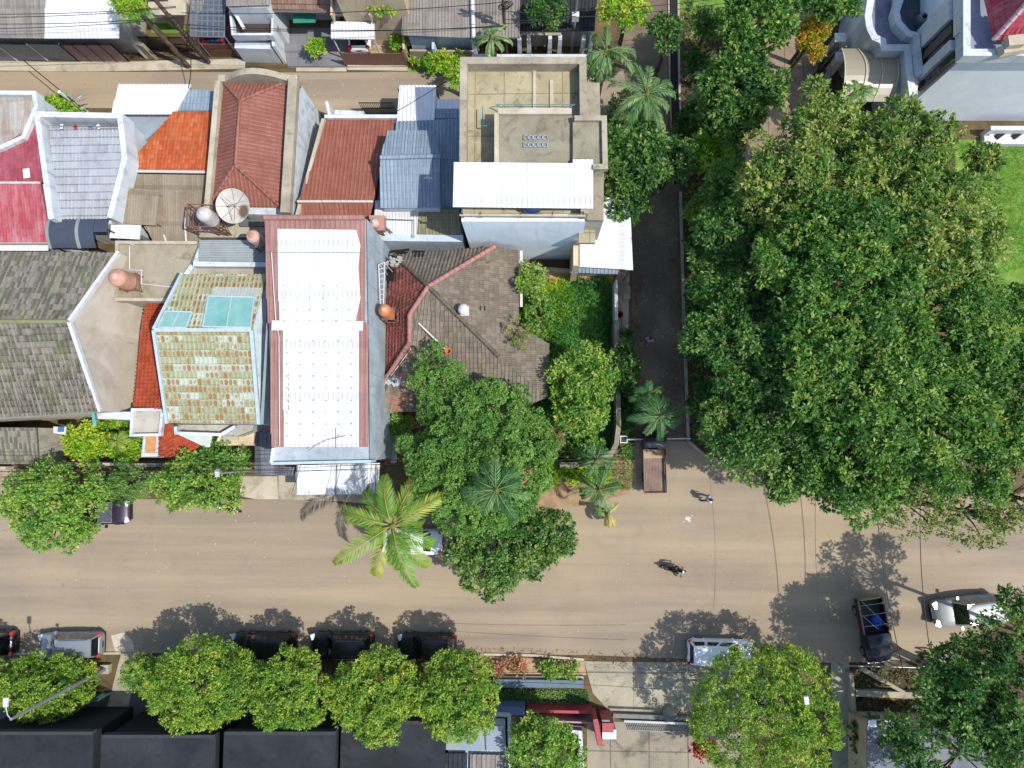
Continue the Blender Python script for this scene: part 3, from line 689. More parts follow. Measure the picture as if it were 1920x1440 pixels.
cp = thing('roof_sheet', 'loose tan corrugated sheet canopy overlapping the brown rear roof', 'canopy', W(255, 388))
roof(cp, [Q((217, 350, 4.9), (299, 358, 4.9), (292, 423, 4.6), (209, 418, 4.6))], tan_r, 0.12, ribh=0.02)
for px, py in ((215, 412), (290, 418), (222, 355), (294, 362)):
    p = W(px, py, 4.6); b = MB(); b.tube((p.x, p.y, 0), p, 0.05); b.build('post', metal_grey, cp)
cp = thing('small_canopy', 'tiny white sheet canopy below the loose tan roof sheet', 'canopy', W(235, 433))
roof(cp, [Q((209, 420, 4.3), (264, 422, 4.3), (261, 449, 4.0), (205, 446, 4.0))], white_r, 0.2, ribh=0.02)
for px, py in ((209, 443), (259, 446)):
    p = W(px, py, 4.0); b = MB(); b.tube((p.x, p.y, 0), p, 0.05); b.build('post', metal_grey, cp)
cp = thing('carport', 'white corrugated carport roof beside the back lane behind the orange tiles', 'carport', W(280, 190))
roof(cp, [Q((222, 158, 3.2), (358, 158, 3.2), (328, 214, 3.5), (210, 214, 3.5))], white_r, 0.25)
roof(cp, [Q((351, 168, 3.1), (404, 170, 3.1), (402, 208, 3.3), (332, 208, 3.3))], blue_r, 0.25, label='blue grey side sheet', name='side_roof')
for px, py in ((226, 162), (352, 162), (215, 210)):
    p = W(px, py, 3.2); b = MB(); b.tube((p.x, p.y, 0), p, 0.05); b.build('post', metal_grey, cp)
h = thing('house_slab', 'low blue grey slab roof between the white carport and orange tiles', 'roof slab', W(280, 240))
walls(h, Q((228, 214, 2.8), (326, 214, 2.8), (300, 240, 2.8), (272, 262, 2.8), (232, 232, 2.8)), bluew)
roof(h, [Q((225, 215, 2.9), (326, 214, 2.9), (274, 262, 2.9))], weathered('blue_grey_slab', [A('#98a4ae'), A('#a6b2bc'), A('#b0bcc4')], 0.6), t=0.12)
walls(h, Q((232, 222, 2.7), (274, 262, 2.7), (240, 296, 2.7)), conc_pale, name='yard_slab')
b = MB(); 
for x0, y0, x1, y1 in ((240, 270, 242, 292), (240, 270, 256, 250), (246, 262, 250, 280)): b.bar(W(x0, y0, 2.75), W(x1, y1, 2.75), 0.1, 0.05)
b.build('rusty_rod', plain('rust_orange', A('#d86a3c'), 0.8), h)
# brown hip roof house with curved gable
h = thing('house', 'tall house with reddish brown hipped roof behind a curved mossy front gable', 'house', W(475, 270))
Z = 5.5
o_ = Q((406, 150, Z), (556, 146, Z), (541, 398, Z), (385, 392, Z))
walls(h, [up(q, -.7) for q in o_], weathered('mottled_white_wall', [AW('#9aa8b6'), AW('#c4ccd4'), AW('#d8dce0')], 1.4, AW('#8a98aa'), .6, .85, streak=True))
E = 5.2
a, b_, c_, d_ = Q((417, 152, E), (538, 153, E), (526, 388, E), (392, 386, E))
r1, r2 = W(451, 189, 6.4), W(441, 310, 6.4)
roof(h, [[a, d_, r2, r1], [a, r1, b_], [b_, r1, r2, c_], [d_, c_, r2]], brown_r, 0.26, label='reddish brown tiled hip roof')
caps(h, [(r1, r2), (a, r1), (b_, r1), (d_, r2), (c_, r2)], brown_r, 0.24)
parapet(h, Q((549, 146, 6.0), (534, 398, 6.0)), conc, 0.6, 5.5, label='broad mossy side parapet')
parapet(h, Q((408, 150, 5.8), (387, 390, 5.8)), conc_pale, 0.35, 4.8)
b = MB(); pts = []
for i in range(13):
    f = i/12; x = 408+148*f; zz = 5.7+(0.0 if f < .12 or f > .88 else 0.95*math.sin(math.pi*(f-.12)/.76)**0.8); pts.append((x, zz))
for i in range(12):
    p, q = W(pts[i][0], 144, 5.8), W(pts[i+1][0], 144, 5.8)
    b.prism([Vector((p.x, p.y-.25, pts[i][1])), Vector((q.x, q.y-.25, pts[i+1][1])), Vector((q.x, q.y+.15, pts[i+1][1])), Vector((p.x, p.y+.15, pts[i][1]))], 4.8)
b.build('curved_gable', conc, h)
p, q = W(408, 144, 5.8), W(556, 144, 5.8); b = MB(); b.slab([(p.x, p.y+.2, 5.7), (q.x, q.y+.2, 5.7), (q.x, q.y+.55, 5.0), (p.x, p.y+.55, 5.0)], .1); b.build('front_ledge', conc, h)
caps(h, [(W(556, 146, 5.66), W(543, 398, 5.66))], whitep, 0.12, name='coping')
b = MB(); b.slab(Q((440, 388, 4.4), (528, 390, 4.4), (528, 424, 4.4), (450, 424, 4.4)), 0.15); b.build('rear_slab', plain('dark_slab', A('#6e6c6a'), 0.9), h)
walls(h, Q((372, 392, 4.2), (528, 396, 4.2), (528, 445, 4.2), (372, 445, 4.2)), conc, name='rear_wing')
# plain brown tile roof
h = thing('house', 'house with plain russet tiled roof and short lower apron with white ridge', 'house', W(650, 310))
walls(h, Q((610, 224, 3.4), (742, 224, 3.4), (712, 315, 3.6), (692, 410, 3.4), (558, 405, 3.4)), whitew)
roof(h, [Q((611, 222, 3.4), (744, 223, 3.4), (737, 246, 3.65), (713, 316, 4.3), (700, 377, 4.9), (560, 377, 4.9))], brown_r2, 0.26, label='russet tile roof')
roof(h, [Q((558, 380, 4.9), (700, 380, 4.9), (692, 414, 4.3), (556, 410, 4.3))], brown_r2, 0.32, ribh=0.06, name='apron_roof')
caps(h, [(W(558, 378, 4.95), W(700, 378, 4.95))], ridge_white, 0.2)
parapet(h, Q((608, 218, 3.7), (746, 218, 3.7)), whitew, 0.25, 0)
parapet(h, Q((606, 222, 3.75), (556, 405, 5.0)), conc_pale, 0.22, 0, name='side_parapet')
parapet(h, Q((612, 190, 2.6), (618, 216, 2.6)), whitew, 0.2, 0, name='yard_wall')
parapet(h, Q((628, 210, 1.0), (682, 212, 1.0)), whitew, 0.3, 0, name='yard_wall')
slats(h, W(684, 214), W(745, 214), 0.1, 1.8, metal_dark, 18, name='black_gate')
# blue sheet roofs
h = thing('house', 'house under blue grey metal sheet roofs with a raised hipped upper storey', 'house', W(780, 300))
walls(h, Q((742, 228, 3.6), (860, 226, 3.6), (860, 392, 3.6), (706, 392, 3.6), (716, 300, 3.6)), bluew)
roof(h, [Q((749, 160, 3.4), (818, 160, 3.4), (814, 228, 3.7), (744, 228, 3.7))], white_r, 0.25, name='carport_roof', label='white ribbed carport roof')
roof(h, [Q((814, 186, 3.2), (866, 186, 3.2), (866, 206, 3.35), (812, 206, 3.35))], white_r, 0.25, name='carport_roof', label='low white canopy strip')
roof(h, [Q((812, 204, 3.4), (868, 204, 3.4), (870, 222, 3.55), (812, 222, 3.55))], blue_r, 0.25)
roof(h, [Q((743, 229, 3.8), (868, 222, 3.8), (872, 300, 4.6), (742, 300, 4.6))], blue_r, 0.25, label='blue grey lower sheets')
roof(h, [Q((820, 296, 4.6), (872, 296, 4.6), (872, 392, 3.8), (816, 392, 3.8))], blue_r, 0.25)
walls(h, Q((730, 248, 5.2), (808, 248, 5.2), (820, 294, 5.2), (822, 388, 5.2), (716, 388, 5.2), (716, 294, 5.2)), bluew, 3.5, name='upper_wall')
roof(h, [Q((727, 245, 5.4), (811, 245, 5.4), (825, 293, 6.1), (713, 296, 6.1))], blue_r, 0.18, label='upper hip sheets')
roof(h, [Q((713, 297, 6.1), (825, 294, 6.1), (822, 390, 5.3), (713, 390, 5.3))], blue_r, 0.24)
caps(h, [(W(713, 296, 6.15), W(825, 293, 6.15))], blue_r, 0.3)
b = MB(); p = W(805, 340, 5.8); b.tube((p.x, p.y, 5.6), (p.x, p.y, 6.6), 0.04)
for k in range(4): b.bar((p.x-.3+.05*k, p.y, 6.3+.08*k), (p.x+.3-.05*k, p.y, 6.3+.08*k), 0.03, 0.03)
b.build('antenna', whitep, h)
for i, x in enumerate((742, 814)):
    p = W(x+4, 166, 3.3); b = MB(); b.tube((p.x, p.y, 0), p, 0.05); b.build('post', metal_grey, h)
h = thing('house_extension', 'narrow back extension roofed in white and olive corrugated sheets', 'house', W(780, 415))
walls(h, Q((702, 380, 3.8), (860, 392, 3.8), (866, 440, 3.8), (700, 440, 3.8)), bluew)
roof(h, [Q((703, 376, 4.3), (787, 378, 4.3), (781, 440, 3.9), (700, 438, 3.9))], white_r, 0.2, label='white corrugated sheets')
roof(h, [Q((786, 391, 4.2), (860, 393, 4.2), (865, 440, 3.85), (780, 440, 3.85))], olive_r, 0.24, label='olive sheet roof')
parapet(h, Q((700, 445, 3.9), (868, 447, 3.9)), bluew, 0.45, 0)
b = MB(); b.tube(W(722, 411, 4.4), W(776, 413, 4.4), 0.04); b.tube(W(776, 413, 4.4), W(776, 446, 4.2), 0.04); b.tube(W(722, 425, 4.4), W(736, 437, 4.3), 0.06)
b.build('pipe', metal_grey, h)
# ================================================================ tall concrete building
tb = thing('concrete_building', 'tall unfinished concrete building with sunken flat roof deck and white sheet canopy', 'building', W(1000, 350))
Z = 9.80
deckm = weathered('stained_deck', [A('#a89c7c'), A('#bcb08e'), A('#ccc09e')], 0.6, A('#7c7258'), 0.65, 0.9, joint=(1.75, 2.6, 0.035, 0.55), stsc=1.3)
deck2 = weathered('grey_deck', [A('#8c8470'), A('#a29a84'), A('#b0a890')], 0.6, A('#6e6654'), 0.6, 0.9, stsc=1.1)
o_ = Q((863, 108, Z), (1099, 108, Z), (1101, 405, Z), (862, 405, Z))
mainw = walls(tb, [up(p, -1.0) for p in o_], weathered('pale_blue_render', [L('#c4d0da'), L('#d4dde6'), L('#dfe6ec')], .5, L('#b0bac4'), .4, .85, streak=True))
b = MB(); b.slab(Q((868, 128, 8.90), (1094, 128, 8.90), (1094, 400, 8.90), (868, 400, 8.90)), 0.1); b.build('roof_deck', deckm, tb)
parapet(tb, Q((1096, 400, Z), (1093, 113, Z), (869, 113, Z), (868, 310, Z)), conc, 0.42, 8.70)
b = MB(); b.slab(Q((1098, 155, 9.10), (1124, 155, 9.10), (1126, 220, 9.10), (1098, 220, 9.10)), 0.35); b.build('side_ledge', conc, tb)
walls(tb, Q((1098, 155, 8.80), (1122, 155, 8.80), (1124, 220, 8.80), (1098, 220, 8.80)), greyw, name='side_wall')
b = MB(); b.slab(Q((1074, 218, 10.40), (1136, 218, 10.40), (1138, 314, 10.40), (1074, 314, 10.40)), 0.3); b.build('tower_slab', deck2, tb)
walls(tb, Q((1078, 220, 10.20), (1132, 220, 10.20), (1134, 312, 10.20), (1078, 312, 10.20)), greyw, name='tower_wall')
parapet(tb, Q((1077, 221, 10.65), (1133, 221, 10.65), (1135, 312, 10.65), (1112, 312, 10.65)), conc, 0.3, 10.30, name='tower_kerb')
parapet(tb, Q((934, 208, 10.40), (1072, 208, 10.40)), conc_pale, 0.35, 8.90, name='stair_parapet')
b = MB(); b.prism(Q((932, 216, 10.10), (1073, 216, 10.10), (1073, 306, 10.10), (932, 306, 10.10)), 8.90); b.build('raised_slab', deck2, tb)
parapet(tb, Q((931, 212, 10.40), (931, 306, 10.40)), conc_pale, 0.25, 8.90, name='stair_parapet')
b = MB()
for r_ in range(2):
    for c_ in range(5):
        b = MB(); p = W(986+c_*9, 258+r_*14, 10.15)
        for dx, dy in ((0, .11), (0, -.11), (.12, 0), (-.12, 0)): b.box((p.x+dx, p.y+dy, 10.15), (.26 if dy else .04, .04 if dy else .26, .1))
        b.build('light_vent', plain('pale_blue_block', A('#b0bcc8'), 0.6), tb)
b = MB(); 
for x0, y0, x1, y1 in ((905, 216, 905, 236), (905, 236, 930, 236), (905, 236, 905, 200), (930, 196, 945, 204), (1068, 202, 1075, 196)): b.tube(W(x0, y0, 9.60), W(x1, y1, 9.60), 0.035)
b.tube(W(930, 196, 9.40), W(1085, 196, 9.40), 0.02)
b.build('pipe', plain('teal_pipe', A('#4a9aa0'), 0.6), tb)
for x0, y0, x1, y1 in ((1002, 120, 1002, 206), (1034, 150, 1034, 206)):
    b = MB(); b.bar(W(x0, y0, 8.95), W(x1, y1, 8.95), 0.2, 0.08); b.build('upstand', conc_pale, tb)
roof(tb, [Q((851, 304, 10.50), (1074, 306, 10.50), (1074, 299, 10.55), (1112, 299, 10.55), (1112, 391, 10.10), (849, 388, 10.10))], white_r, 0.3, ribh=0.02, name='canopy_roof', label='bright white sheet canopy', down=(0, -1, 0))
for x in (866, 900, 976, 1036, 1094):
    b = MB(); p = W(x, 398, 9.90); b.bar((p.x, p.y, 8.90), (p.x, p.y, 10.00), 0.07, 0.07); b.build('post', plain('rust_red_post', A('#a0604c'), 0.7), tb)
b = MB(); b.bar(W(862, 403, 9.50), W(1098, 405, 9.50), 0.12, 0.12); b.build('railing', conc_pale, tb)
b = MB(); p = W(997, 392, 9.00); b.lathe((p.x, p.y+.2, 8.90), [(0.5, 0), (0.62, .1), (.62, .9), (.3, 1.05), (0.01, 1.08)], 20); b.build('water_drum', plain('dark_blue_plastic', L('#20305a'), 0.4), tb)
for (x, y) in ((1014, 424), (1028, 424)):
    b = MB(); p = W(x, y, 8.20); 
    b.box((p.x, W(1000, 405, 8.80).y-0.03, 7.80), (0.06, 0.06, 0.9)); b.build('wall_mark', greyw, tb)
b = MB(); yb = W(1000, 405, 8.80).y-0.02; p = W(1028, 424, 8.10); b.box((p.x+.5, yb-.01, 8.20), (1.1, 0.04, 0.06)); b.build('conduit', metal_grey, tb)
walls(tb, Q((1100, 314, 8.50), (1132, 314, 8.50), (1132, 412, 8.50), (1100, 412, 8.50)), greyw, name='side_wall')
b = MB(); b.slab(Q((1100, 314, 8.60), (1132, 314, 8.60), (1132, 413, 8.60), (1100, 413, 8.60)), 0.2); b.build('side_ledge', deck2, tb)
b = MB(); b.slab(Q((1085, 412, 6.5), (1116, 412, 6.5), (1116, 455, 6.5), (1085, 455, 6.5)), 0.4); b.build('balcony_slab', deckm, tb)
walls(tb, Q((1075, 455, 4.8), (1087, 455, 4.8), (1087, 498, 4.8), (1075, 498, 4.8)), creamw, name='stair_wall')
lr = thing('carport', 'white sheet lean-to roof beside the tall concrete building along the alley', 'carport', W(1140, 440))
roof(lr, [Q((1092, 371, 4.5), (1181, 371, 4.5), (1187, 506, 4.0), (1082, 500, 4.0))], white_r, 0.28, ribh=0.025, down=(1, 0, 0))
for px, py in ((1178, 376), (1184, 500), (1090, 494)):
    p = W(px, py, 4.0); b = MB(); b.tube((p.x, p.y, 0), p, 0.06); b.build('post', metal_grey, lr)
roof(lr, [Q((1075, 500, 3.2), (1162, 500, 3.2), (1158, 514, 3.0), (1068, 511, 3.0))], blue_r, 0.25, name='lower_sheet')
b = MB(); b.tube(W(1162, 506, 3.0), W(1150, 532, 1.8), 0.05); b.tube(W(1165, 506, 2.6), W(1176, 512, 2.4), 0.06); b.build('brace', redp, lr)
gw = thing('boundary_wall', 'crumbling concrete foot wall below the tall building facing the weedy garden', 'wall', W(1030, 508))
parapet(gw, Q((968, 488, 1.2), (1010, 503, 1.1), (1080, 508, 1.0), (1140, 510, 1.1)), conc, 0.25, 0)
# ================================================================ third row (facing the main road)
h = thing('house', 'big house under mossy grey tiled gable roof with blank cement gable wall', 'house', W(100, 640))
r0, r1 = W(-260, 603, 8.2), W(130, 603, 8.2)
n0, n1 = W(-260, 470, 6.0), W(222, 474, 6.0)
s0, s1 = W(-260, 800, 5.6), W(187, 770, 5.6)
b = MB(); b.prism([up(p, -.2) for p in (n0, n1, r1, s1, s0, r0)], 0, cap=False); b.build('wall', gablew, h)
b = MB(); b.slab([n0, n1, r1, r0], 0.12, 0.3, ribh=0.06, course=0.42); b.slab([r0, r1, s1, s0], 0.12, 0.3, ribh=0.06, course=0.42)
rf = b.build('roof', moss_r, h)
caps(h, [(r0, r1)], weathered('mossy_ridge', [A('#7c8258'), A('#8e9468'), A('#a09c80')], 1.2), 0.3)
def off(p, dx): return Vector((p.x+dx, p.y, p.z+.03))
b = MB(); b.bar(off(n1, .05), off(r1, .05), 0.2, 0.32); b.bar(off(s1, .05), off(r1, .05), 0.2, 0.32); b.build('verge_board', whitep, h)
bz = MB()
gx = r1.x
def ongable(px, py, z):
    # point on the gable plane (through n1-r1 / r1-s1) found from a photo position and height
    return W(px, py, z)
for k in range(7):
    px_ = 207+3.8*k; z_ = H*(1-r1.x/((px_-NAD[0])*MPP)); p = W(px_, 648, z_); bz.box((r1.x+.02, p.y, z_), (.05, .42, .07))
bz.build('wall_vent', dark_in, h)
walls(h, Q((-260, 800, 3.3), (67, 802, 3.3), (70, 868, 3.1), (-260, 868, 3.1)), greyw, name='porch_wall')
roof(h, [Q((-260, 800, 4.0), (66, 802, 4.0), (72, 870, 3.3), (-260, 870, 3.3))], moss_r, 0.3, name='porch_roof', label='lower porch roof', ribh=0.03)
b = MB(); p = W(84, 806, 3.6); 
b.slab(Q((100, 800, 3.0), (124, 800, 3.0), (122, 815, 3.0), (100, 812, 3.0)), 0.08); b.build('awning', whitep, h)
bb = MB(); bb.box(W(114, 805, 3.1), (0.4, 0.35, 0.06)); bb.build('blue_mat', plain('blue_paint', A('#5a78b8'), 0.7), h)
walls(h, Q((180, 772, 3.6), (248, 772, 3.6), (246, 788, 3.6), (180, 786, 3.6)), whitew, name='rear_porch')
b = MB(); p = W(178, 778, 5.2); b.slab(Q((171, 772, 5.3), (176, 772, 5.3), (181, 797, 5.2), (174, 797, 5.2)), .06); b.build('gutter_end', plain('teal_gutter', A('#70b8b0'), 0.6), h)
sheet('garden', [(95, 790), (300, 785), (300, 870), (95, 880)], 0.012, soil)
fw = thing('boundary_wall', 'low grey street wall of the mossy roofed house', 'wall', W(80, 880))
parapet(fw, Q((-300, 876, 0.9), (10, 877, 0.9)), greyw, 0.22); parapet(fw, Q((74, 868, 1.6), (140, 870, 1.6)), conc, 0.22)
parapet(fw, Q((140, 870, 1.6), (290, 872, 1.6)), greyw, 0.22)
# concrete deck with tank
h = thing('house', 'flat concrete roof deck with mossy patches between mossy roof and green tiles', 'house', W(300, 510))
decko = Q((223, 456, 5.0), (372, 457, 5.0), (345, 520, 5.0), (322, 562, 5.0), (216, 560, 5.0), (210, 530, 5.0), (222, 500, 5.0))
walls(h, decko, greyw)
b = MB(); b.slab([up(p, .03) for p in decko], 0.15); b.build('roof_deck', weathered('mossy_deck', [A('#9a927e'), A('#b4aa94'), A('#c4baa4')], 0.5, A('#787440'), 0.7, 0.9, stsc=0.8), h)
parapet(h, [up(p, .25) for p in (decko[6], decko[0], decko[1])], conc_pale, 0.2, 4.8)
parapet(h, Q((216, 561, 5.3), (320, 562, 5.3)), conc_pale, 0.2, 4.6)
b = MB(); 
for x0, y0, x1, y1 in ((243, 462, 243, 505), (265, 507, 265, 532), (243, 506, 268, 507), (265, 532, 330, 539), (239, 455, 252, 460)): b.tube(W(x0, y0, 5.4), W(x1, y1, 5.4), 0.035)
b.build('pipe', pipe_w, h)
def tank(name, label, px, py, zb, r, hgt, m, lidm=None, group='rooftop water tanks', stand=None, cap=True):
    p = W(px, py, zb); t = thing(name, label, 'water tank', p, group=group)
    b = MB(); pr = [(0.01, 0), (r*.97, 0), (r, .06)]
    nb = 6
    for i in range(nb*2+1):
        z = .08+(hgt*.8-.1)*i/(nb*2); pr.append((r*(1.0 if i % 2 else 0.975), z))
    pr += [(r*.93, hgt*.84), (r*.7, hgt*.93), (r*.42, hgt*.98), (.01, hgt)]
    b.lathe(p, pr, 24); b.build('tank_body', m, t)
    b = MB(); b.lathe(up(p, hgt*.94), [(r*.36, 0), (r*.38, .02), (r*.38, .12), (r*.3, .16), (.01, .17)], 16); b.build('lid', lidm or m, t)
    if stand:
        b = MB(); z0 = stand
        c4 = [Vector((p.x+a*r*.85, p.y+c*r*.85, 0)) for a, c in ((-1, -1), (1, -1), (1, 1), (-1, 1))]
        for i in range(4):
            q, q2 = c4[i], c4[(i+1) % 4]
            b.bar((q.x, q.y, z0), (q.x, q.y, zb), .07, .07)
            for z in (z0+(zb-z0)*.5, zb-.05): b.bar((q.x, q.y, z), (q2.x, q2.y, z), .06, .06)
            b.bar((q.x, q.y, z0+.1), (q2.x, q2.y, zb-.1), .04, .04)
        b.box((p.x, p.y, zb-.03), (r*2, r*2, .06)); b.build('stand', metal_brown, t)
    return t
tank('water_tank', 'large faded orange water tank on low frame at corner of the mossy roof', 240, 528, 5.9, 0.58, 1.5, plain('sunbleached_orange', A('#dca48a'), .6, noise=.25, sc=1.2), tank_pk, stand=5.0)
tank('water_tank', 'white water tank on steel frame left of the satellite dish', 398, 412, 6.2, 0.48, 1.5, tank_wh, tank_wh, stand=4.2)
tank('water_tank', 'pink and orange water tank leaning by the white sheet roofed building corner', 486, 452, 6.4, 0.42, 1.3, tank_pk, tank_or, stand=5.0)
tank('water_tank', 'bright orange water tank standing over the old red tiles', 728, 588, 6.2, 0.4, 1.5, tank_or, tank_pk, stand=3.6)
tank('water_tank', 'square based terracotta tank on the alley side of russet roof apron', 706, 424, 5.2, 0.32, 0.9, tank_pk, tank_wh, stand=4.0)
b = MB(); p = W(708, 420, 5.0); b.box(p, (1.0, 1.0, .5)); o = b.build('tank_plinth', weathered('brick_plinth', [A('#b8806c'), A('#c49480'), A('#d0a894')], 1.5), bpy.data.objects['water_tank.004'])
# steel tank frame
fr = thing('steel_frame', 'rusty steel scaffold frame standing below the satellite dish', 'frame', W(405, 430))
b = MB()
cs = [(378, 400), (425, 402), (428, 442), (374, 440)]
for i in range(4):
    x, y = cs[i]; x2, y2 = cs[(i+1) % 4]
    b.bar(W(x, y, 4.2), up(W(x, y, 4.2), 1.9), .07, .07)
    for dz in (0.9, 1.9): b.bar(up(W(x, y, 4.2), dz), up(W(x2, y2, 4.2), dz), .05, .05)
    b.bar(W(x, y, 4.2), up(W(x2, y2, 4.2), 1.9), .04, .04)
for k in range(5): b.bar(up(W(378+k*11, 401, 4.2), 1.9), up(W(376+k*11, 441, 4.2), 1.9), .04, .04)
b.build('lattice', metal_brown, fr)
# satellite dish
ds = thing('satellite_dish', 'big off white satellite dish with dark stain tilted over brown roof edge', 'satellite dish', W(440, 392, 5.2))
b = MB(); p = W(440, 387, 6.9); prof = [(0.01, 0)]+[(1.08*i/10, 0.30*(i/10)**2) for i in range(1, 11)]
n = 36; vs_ = []; tilt = Matrix.Rotation(R(14), 3, 'X')
for r_, z_ in prof:
    for k in range(n):
        t = 2*math.pi*k/n; v = tilt @ Vector((r_*math.cos(t), r_*math.sin(t), z_)); vs_.append(p+v)
fs = []
for i in range(len(prof)-1):
    for k in range(n): fs.append((i*n+k, i*n+(k+1) % n, (i+1)*n+(k+1) % n, (i+1)*n+k))
b.idx(vs_, fs, True)
td = NT('dish_paint'); pp = td.pos(); c = td.ramp(td.noise(pp, 2.5, 6), [A('#cfc8ba'), A('#e2dccf')], [.35, .6])
sc_ = W(456, 396, 7.0); dd = td.n('ShaderNodeVectorMath', {0: pp, 1: tuple(sc_)}, operation='DISTANCE').outputs['Value']
c = td.mix(td.ramp(td.ma('ADD', dd, td.ma('MULTIPLY', td.noise(pp, 4), .25)), [(1, 1, 1, 1), (0, 0, 0, 1)], [.42, .62]), c, A('#7a6a48'))
td.setc(c); td.b.inputs['Roughness'].default_value = .6
b.build('dish', td.m, ds)
b = MB()
for k in range(8):
    t = 2*math.pi*k/8
    b.path([p+tilt @ Vector((1.06*i/6*math.cos(t), 1.06*i/6*math.sin(t), .3*(1.06*i/6/1.08)**2+.015)) for i in range(7)], .014, 5)
b.build('rib', metal_brown, ds)
b = MB(); f_ = p+tilt @ Vector((0, 0, .8)); 
for k in range(3):
    t = 2*math.pi*k/3+.4; b.tube(p+tilt @ Vector((.95*math.cos(t), .95*math.sin(t), .24)), f_, .018)
b.tube(f_, f_+tilt @ Vector((0, 0, -.16)), .07); b.build('feed_horn', galv, ds)
b = MB(); b.tube((p.x, p.y, 4.4), (p.x, p.y, 6.9), .07); b.build('mast', metal_grey, ds)
# blue grey sheet with white wall
h = thing('house', 'low wing with blue grey ribbed sheet roof behind a white parapet', 'house', W(430, 480))
walls(h, Q((375, 452, 5.0), (502, 452, 5.0), (502, 505, 5.0), (352, 520, 5.0)), bluew)
roof(h, [Q((374, 450, 5.3), (503, 450, 5.3), (503, 493, 5.0), (373, 490, 5.0))], bluegrey_r, 0.3, down=(-1, 0, -0.01))
parapet(h, Q((362, 495, 5.7), (505, 496, 5.7)), whitew, 0.3, 4)
parapet(h, Q((360, 498, 5.6), (346, 518, 5.6)), whitew, 0.3, 4)
b = MB(); b.slab(Q((365, 497, 5.1), (500, 499, 5.1), (500, 514, 5.1), (350, 514, 5.1)), .1); b.build('gutter_bed', conc, h)
# green tile roof house
h = thing('house', 'tall house with green tiled roof spotted by rust and teal skylights', 'house', W(390, 660))
rw, re = W(290, 619, 9.0), W(472, 619, 9.0)
nw, ne = W(343, 514, 7.6), W(500, 514, 7.6)
sw, se = W(315, 793, 7.0), W(486, 795, 7.0)
walls(h, [up(q, -.15) for q in (nw, ne, W(497, 619, 8.6), se, sw, rw)], bluew)
b = MB(); b.slab([nw, ne, W(500, 619, 9.0) if False else re, rw], .1, .27, ribh=.035, course=.44); b.slab([rw, re, se, sw], .1, .27, ribh=.035, course=.44); b.build('roof', rusty_r, h)
b = MB(); b.bar(up(nw, .06), up(rw, .06), .16, .3); b.bar(up(rw, .06), up(sw, .06), .16, .3); b.bar(up(re, .02), up(se, .02), .22, .2); b.bar(up(rw, .05), up(re, .05), .22, .12); b.build('verge_board', plain('pale_blue_paint', A('#c4d8dc'), .7), h)
def on_plane(a, b2, c2, px, py, dz=0.0):
    n_ = (b2-a).cross(c2-a); r = ROT @ Vector(((px-960)/F, -(py-720)/F, -1)); o0 = Vector((0, 0, H))
    t = (a-o0).dot(n_)/r.dot(n_); q = o0+r*t; return up(q, dz)
def skylight(cs, par, m=teal, nb=1):
    pts = [on_plane(nw, re, rw, x, y, .10) for x, y in cs]
    b = MB(); b.slab(pts, .04); o = b.build('skylight', m, par)
    b = MB()
    for i in range(4): b.bar(up(pts[i], .02), up(pts[(i+1) % 4], .02), .09, .08)
    for k in range(1, nb+1): b.bar(up(pts[0].lerp(pts[1], k/(nb+1)), .02), up(pts[3].lerp(pts[2], k/(nb+1)), .02), .06, .06)
    b.build('skylight_frame', plain('pale_blue_paint', A('#c4d8dc'), .7), o)
skylight([(393, 556), (478, 558), (471, 615), (382, 613)], h)
skylight([(313, 584), (362, 586), (350, 615), (298, 614)], h)
b = MB(); pts = [on_plane(nw, re, rw, x, y, .06) for x, y in ((403, 538), (484, 540), (479, 556), (396, 554))]; b.slab(pts, .03, .2); b.build('clear_sheet', plain('milky_sheet', A('#c8ccc4'), .5), h)
b = MB(); b.box(W(487, 640, 6.5), (.3, .4, .25)); b.build('wall_vent', whitep, h)
walls(h, Q((322, 796, 4.4), (478, 797, 4.4), (474, 808, 4.4), (446, 818, 4.4), (330, 815, 4.4)), greyw, name='terrace')
parapet(h, Q((328, 800, 4.9), (330, 812, 4.9), (414, 815, 4.9), (440, 800, 4.9)), whitew, .2, 4.0)
b = MB(); b.slab(Q((332, 814, 3.6), (398, 816, 3.6), (394, 838, 3.4), (388, 840, 3.4)), .08); b.build('canopy', plain('pale_mint', A('#d8e2de'), .7), h)
walls(h, Q((417, 800, 3.6), (478, 800, 3.6), (476, 836, 3.4), (402, 836, 3.4)), creamw, name='porch')
b = MB(); b.slab(Q((419, 804, 3.9), (448, 804, 3.9), (446, 824, 3.9), (417, 824, 3.9)), .15); b.build('porch_slab', greyw, h)
b = MB(); b.slab(Q((451, 802, 3.75), (470, 802, 3.75), (468, 815, 3.75), (450, 815, 3.75)), .06); gb = b.build('green_box', plain('green_box', A('#5a8a62'), .6), h)
b = MB()
for k in range(3): b.box(W(455+k*5, 810, 3.85), (.12, .12, .1))
b.build('white_pot', whitep, gb)
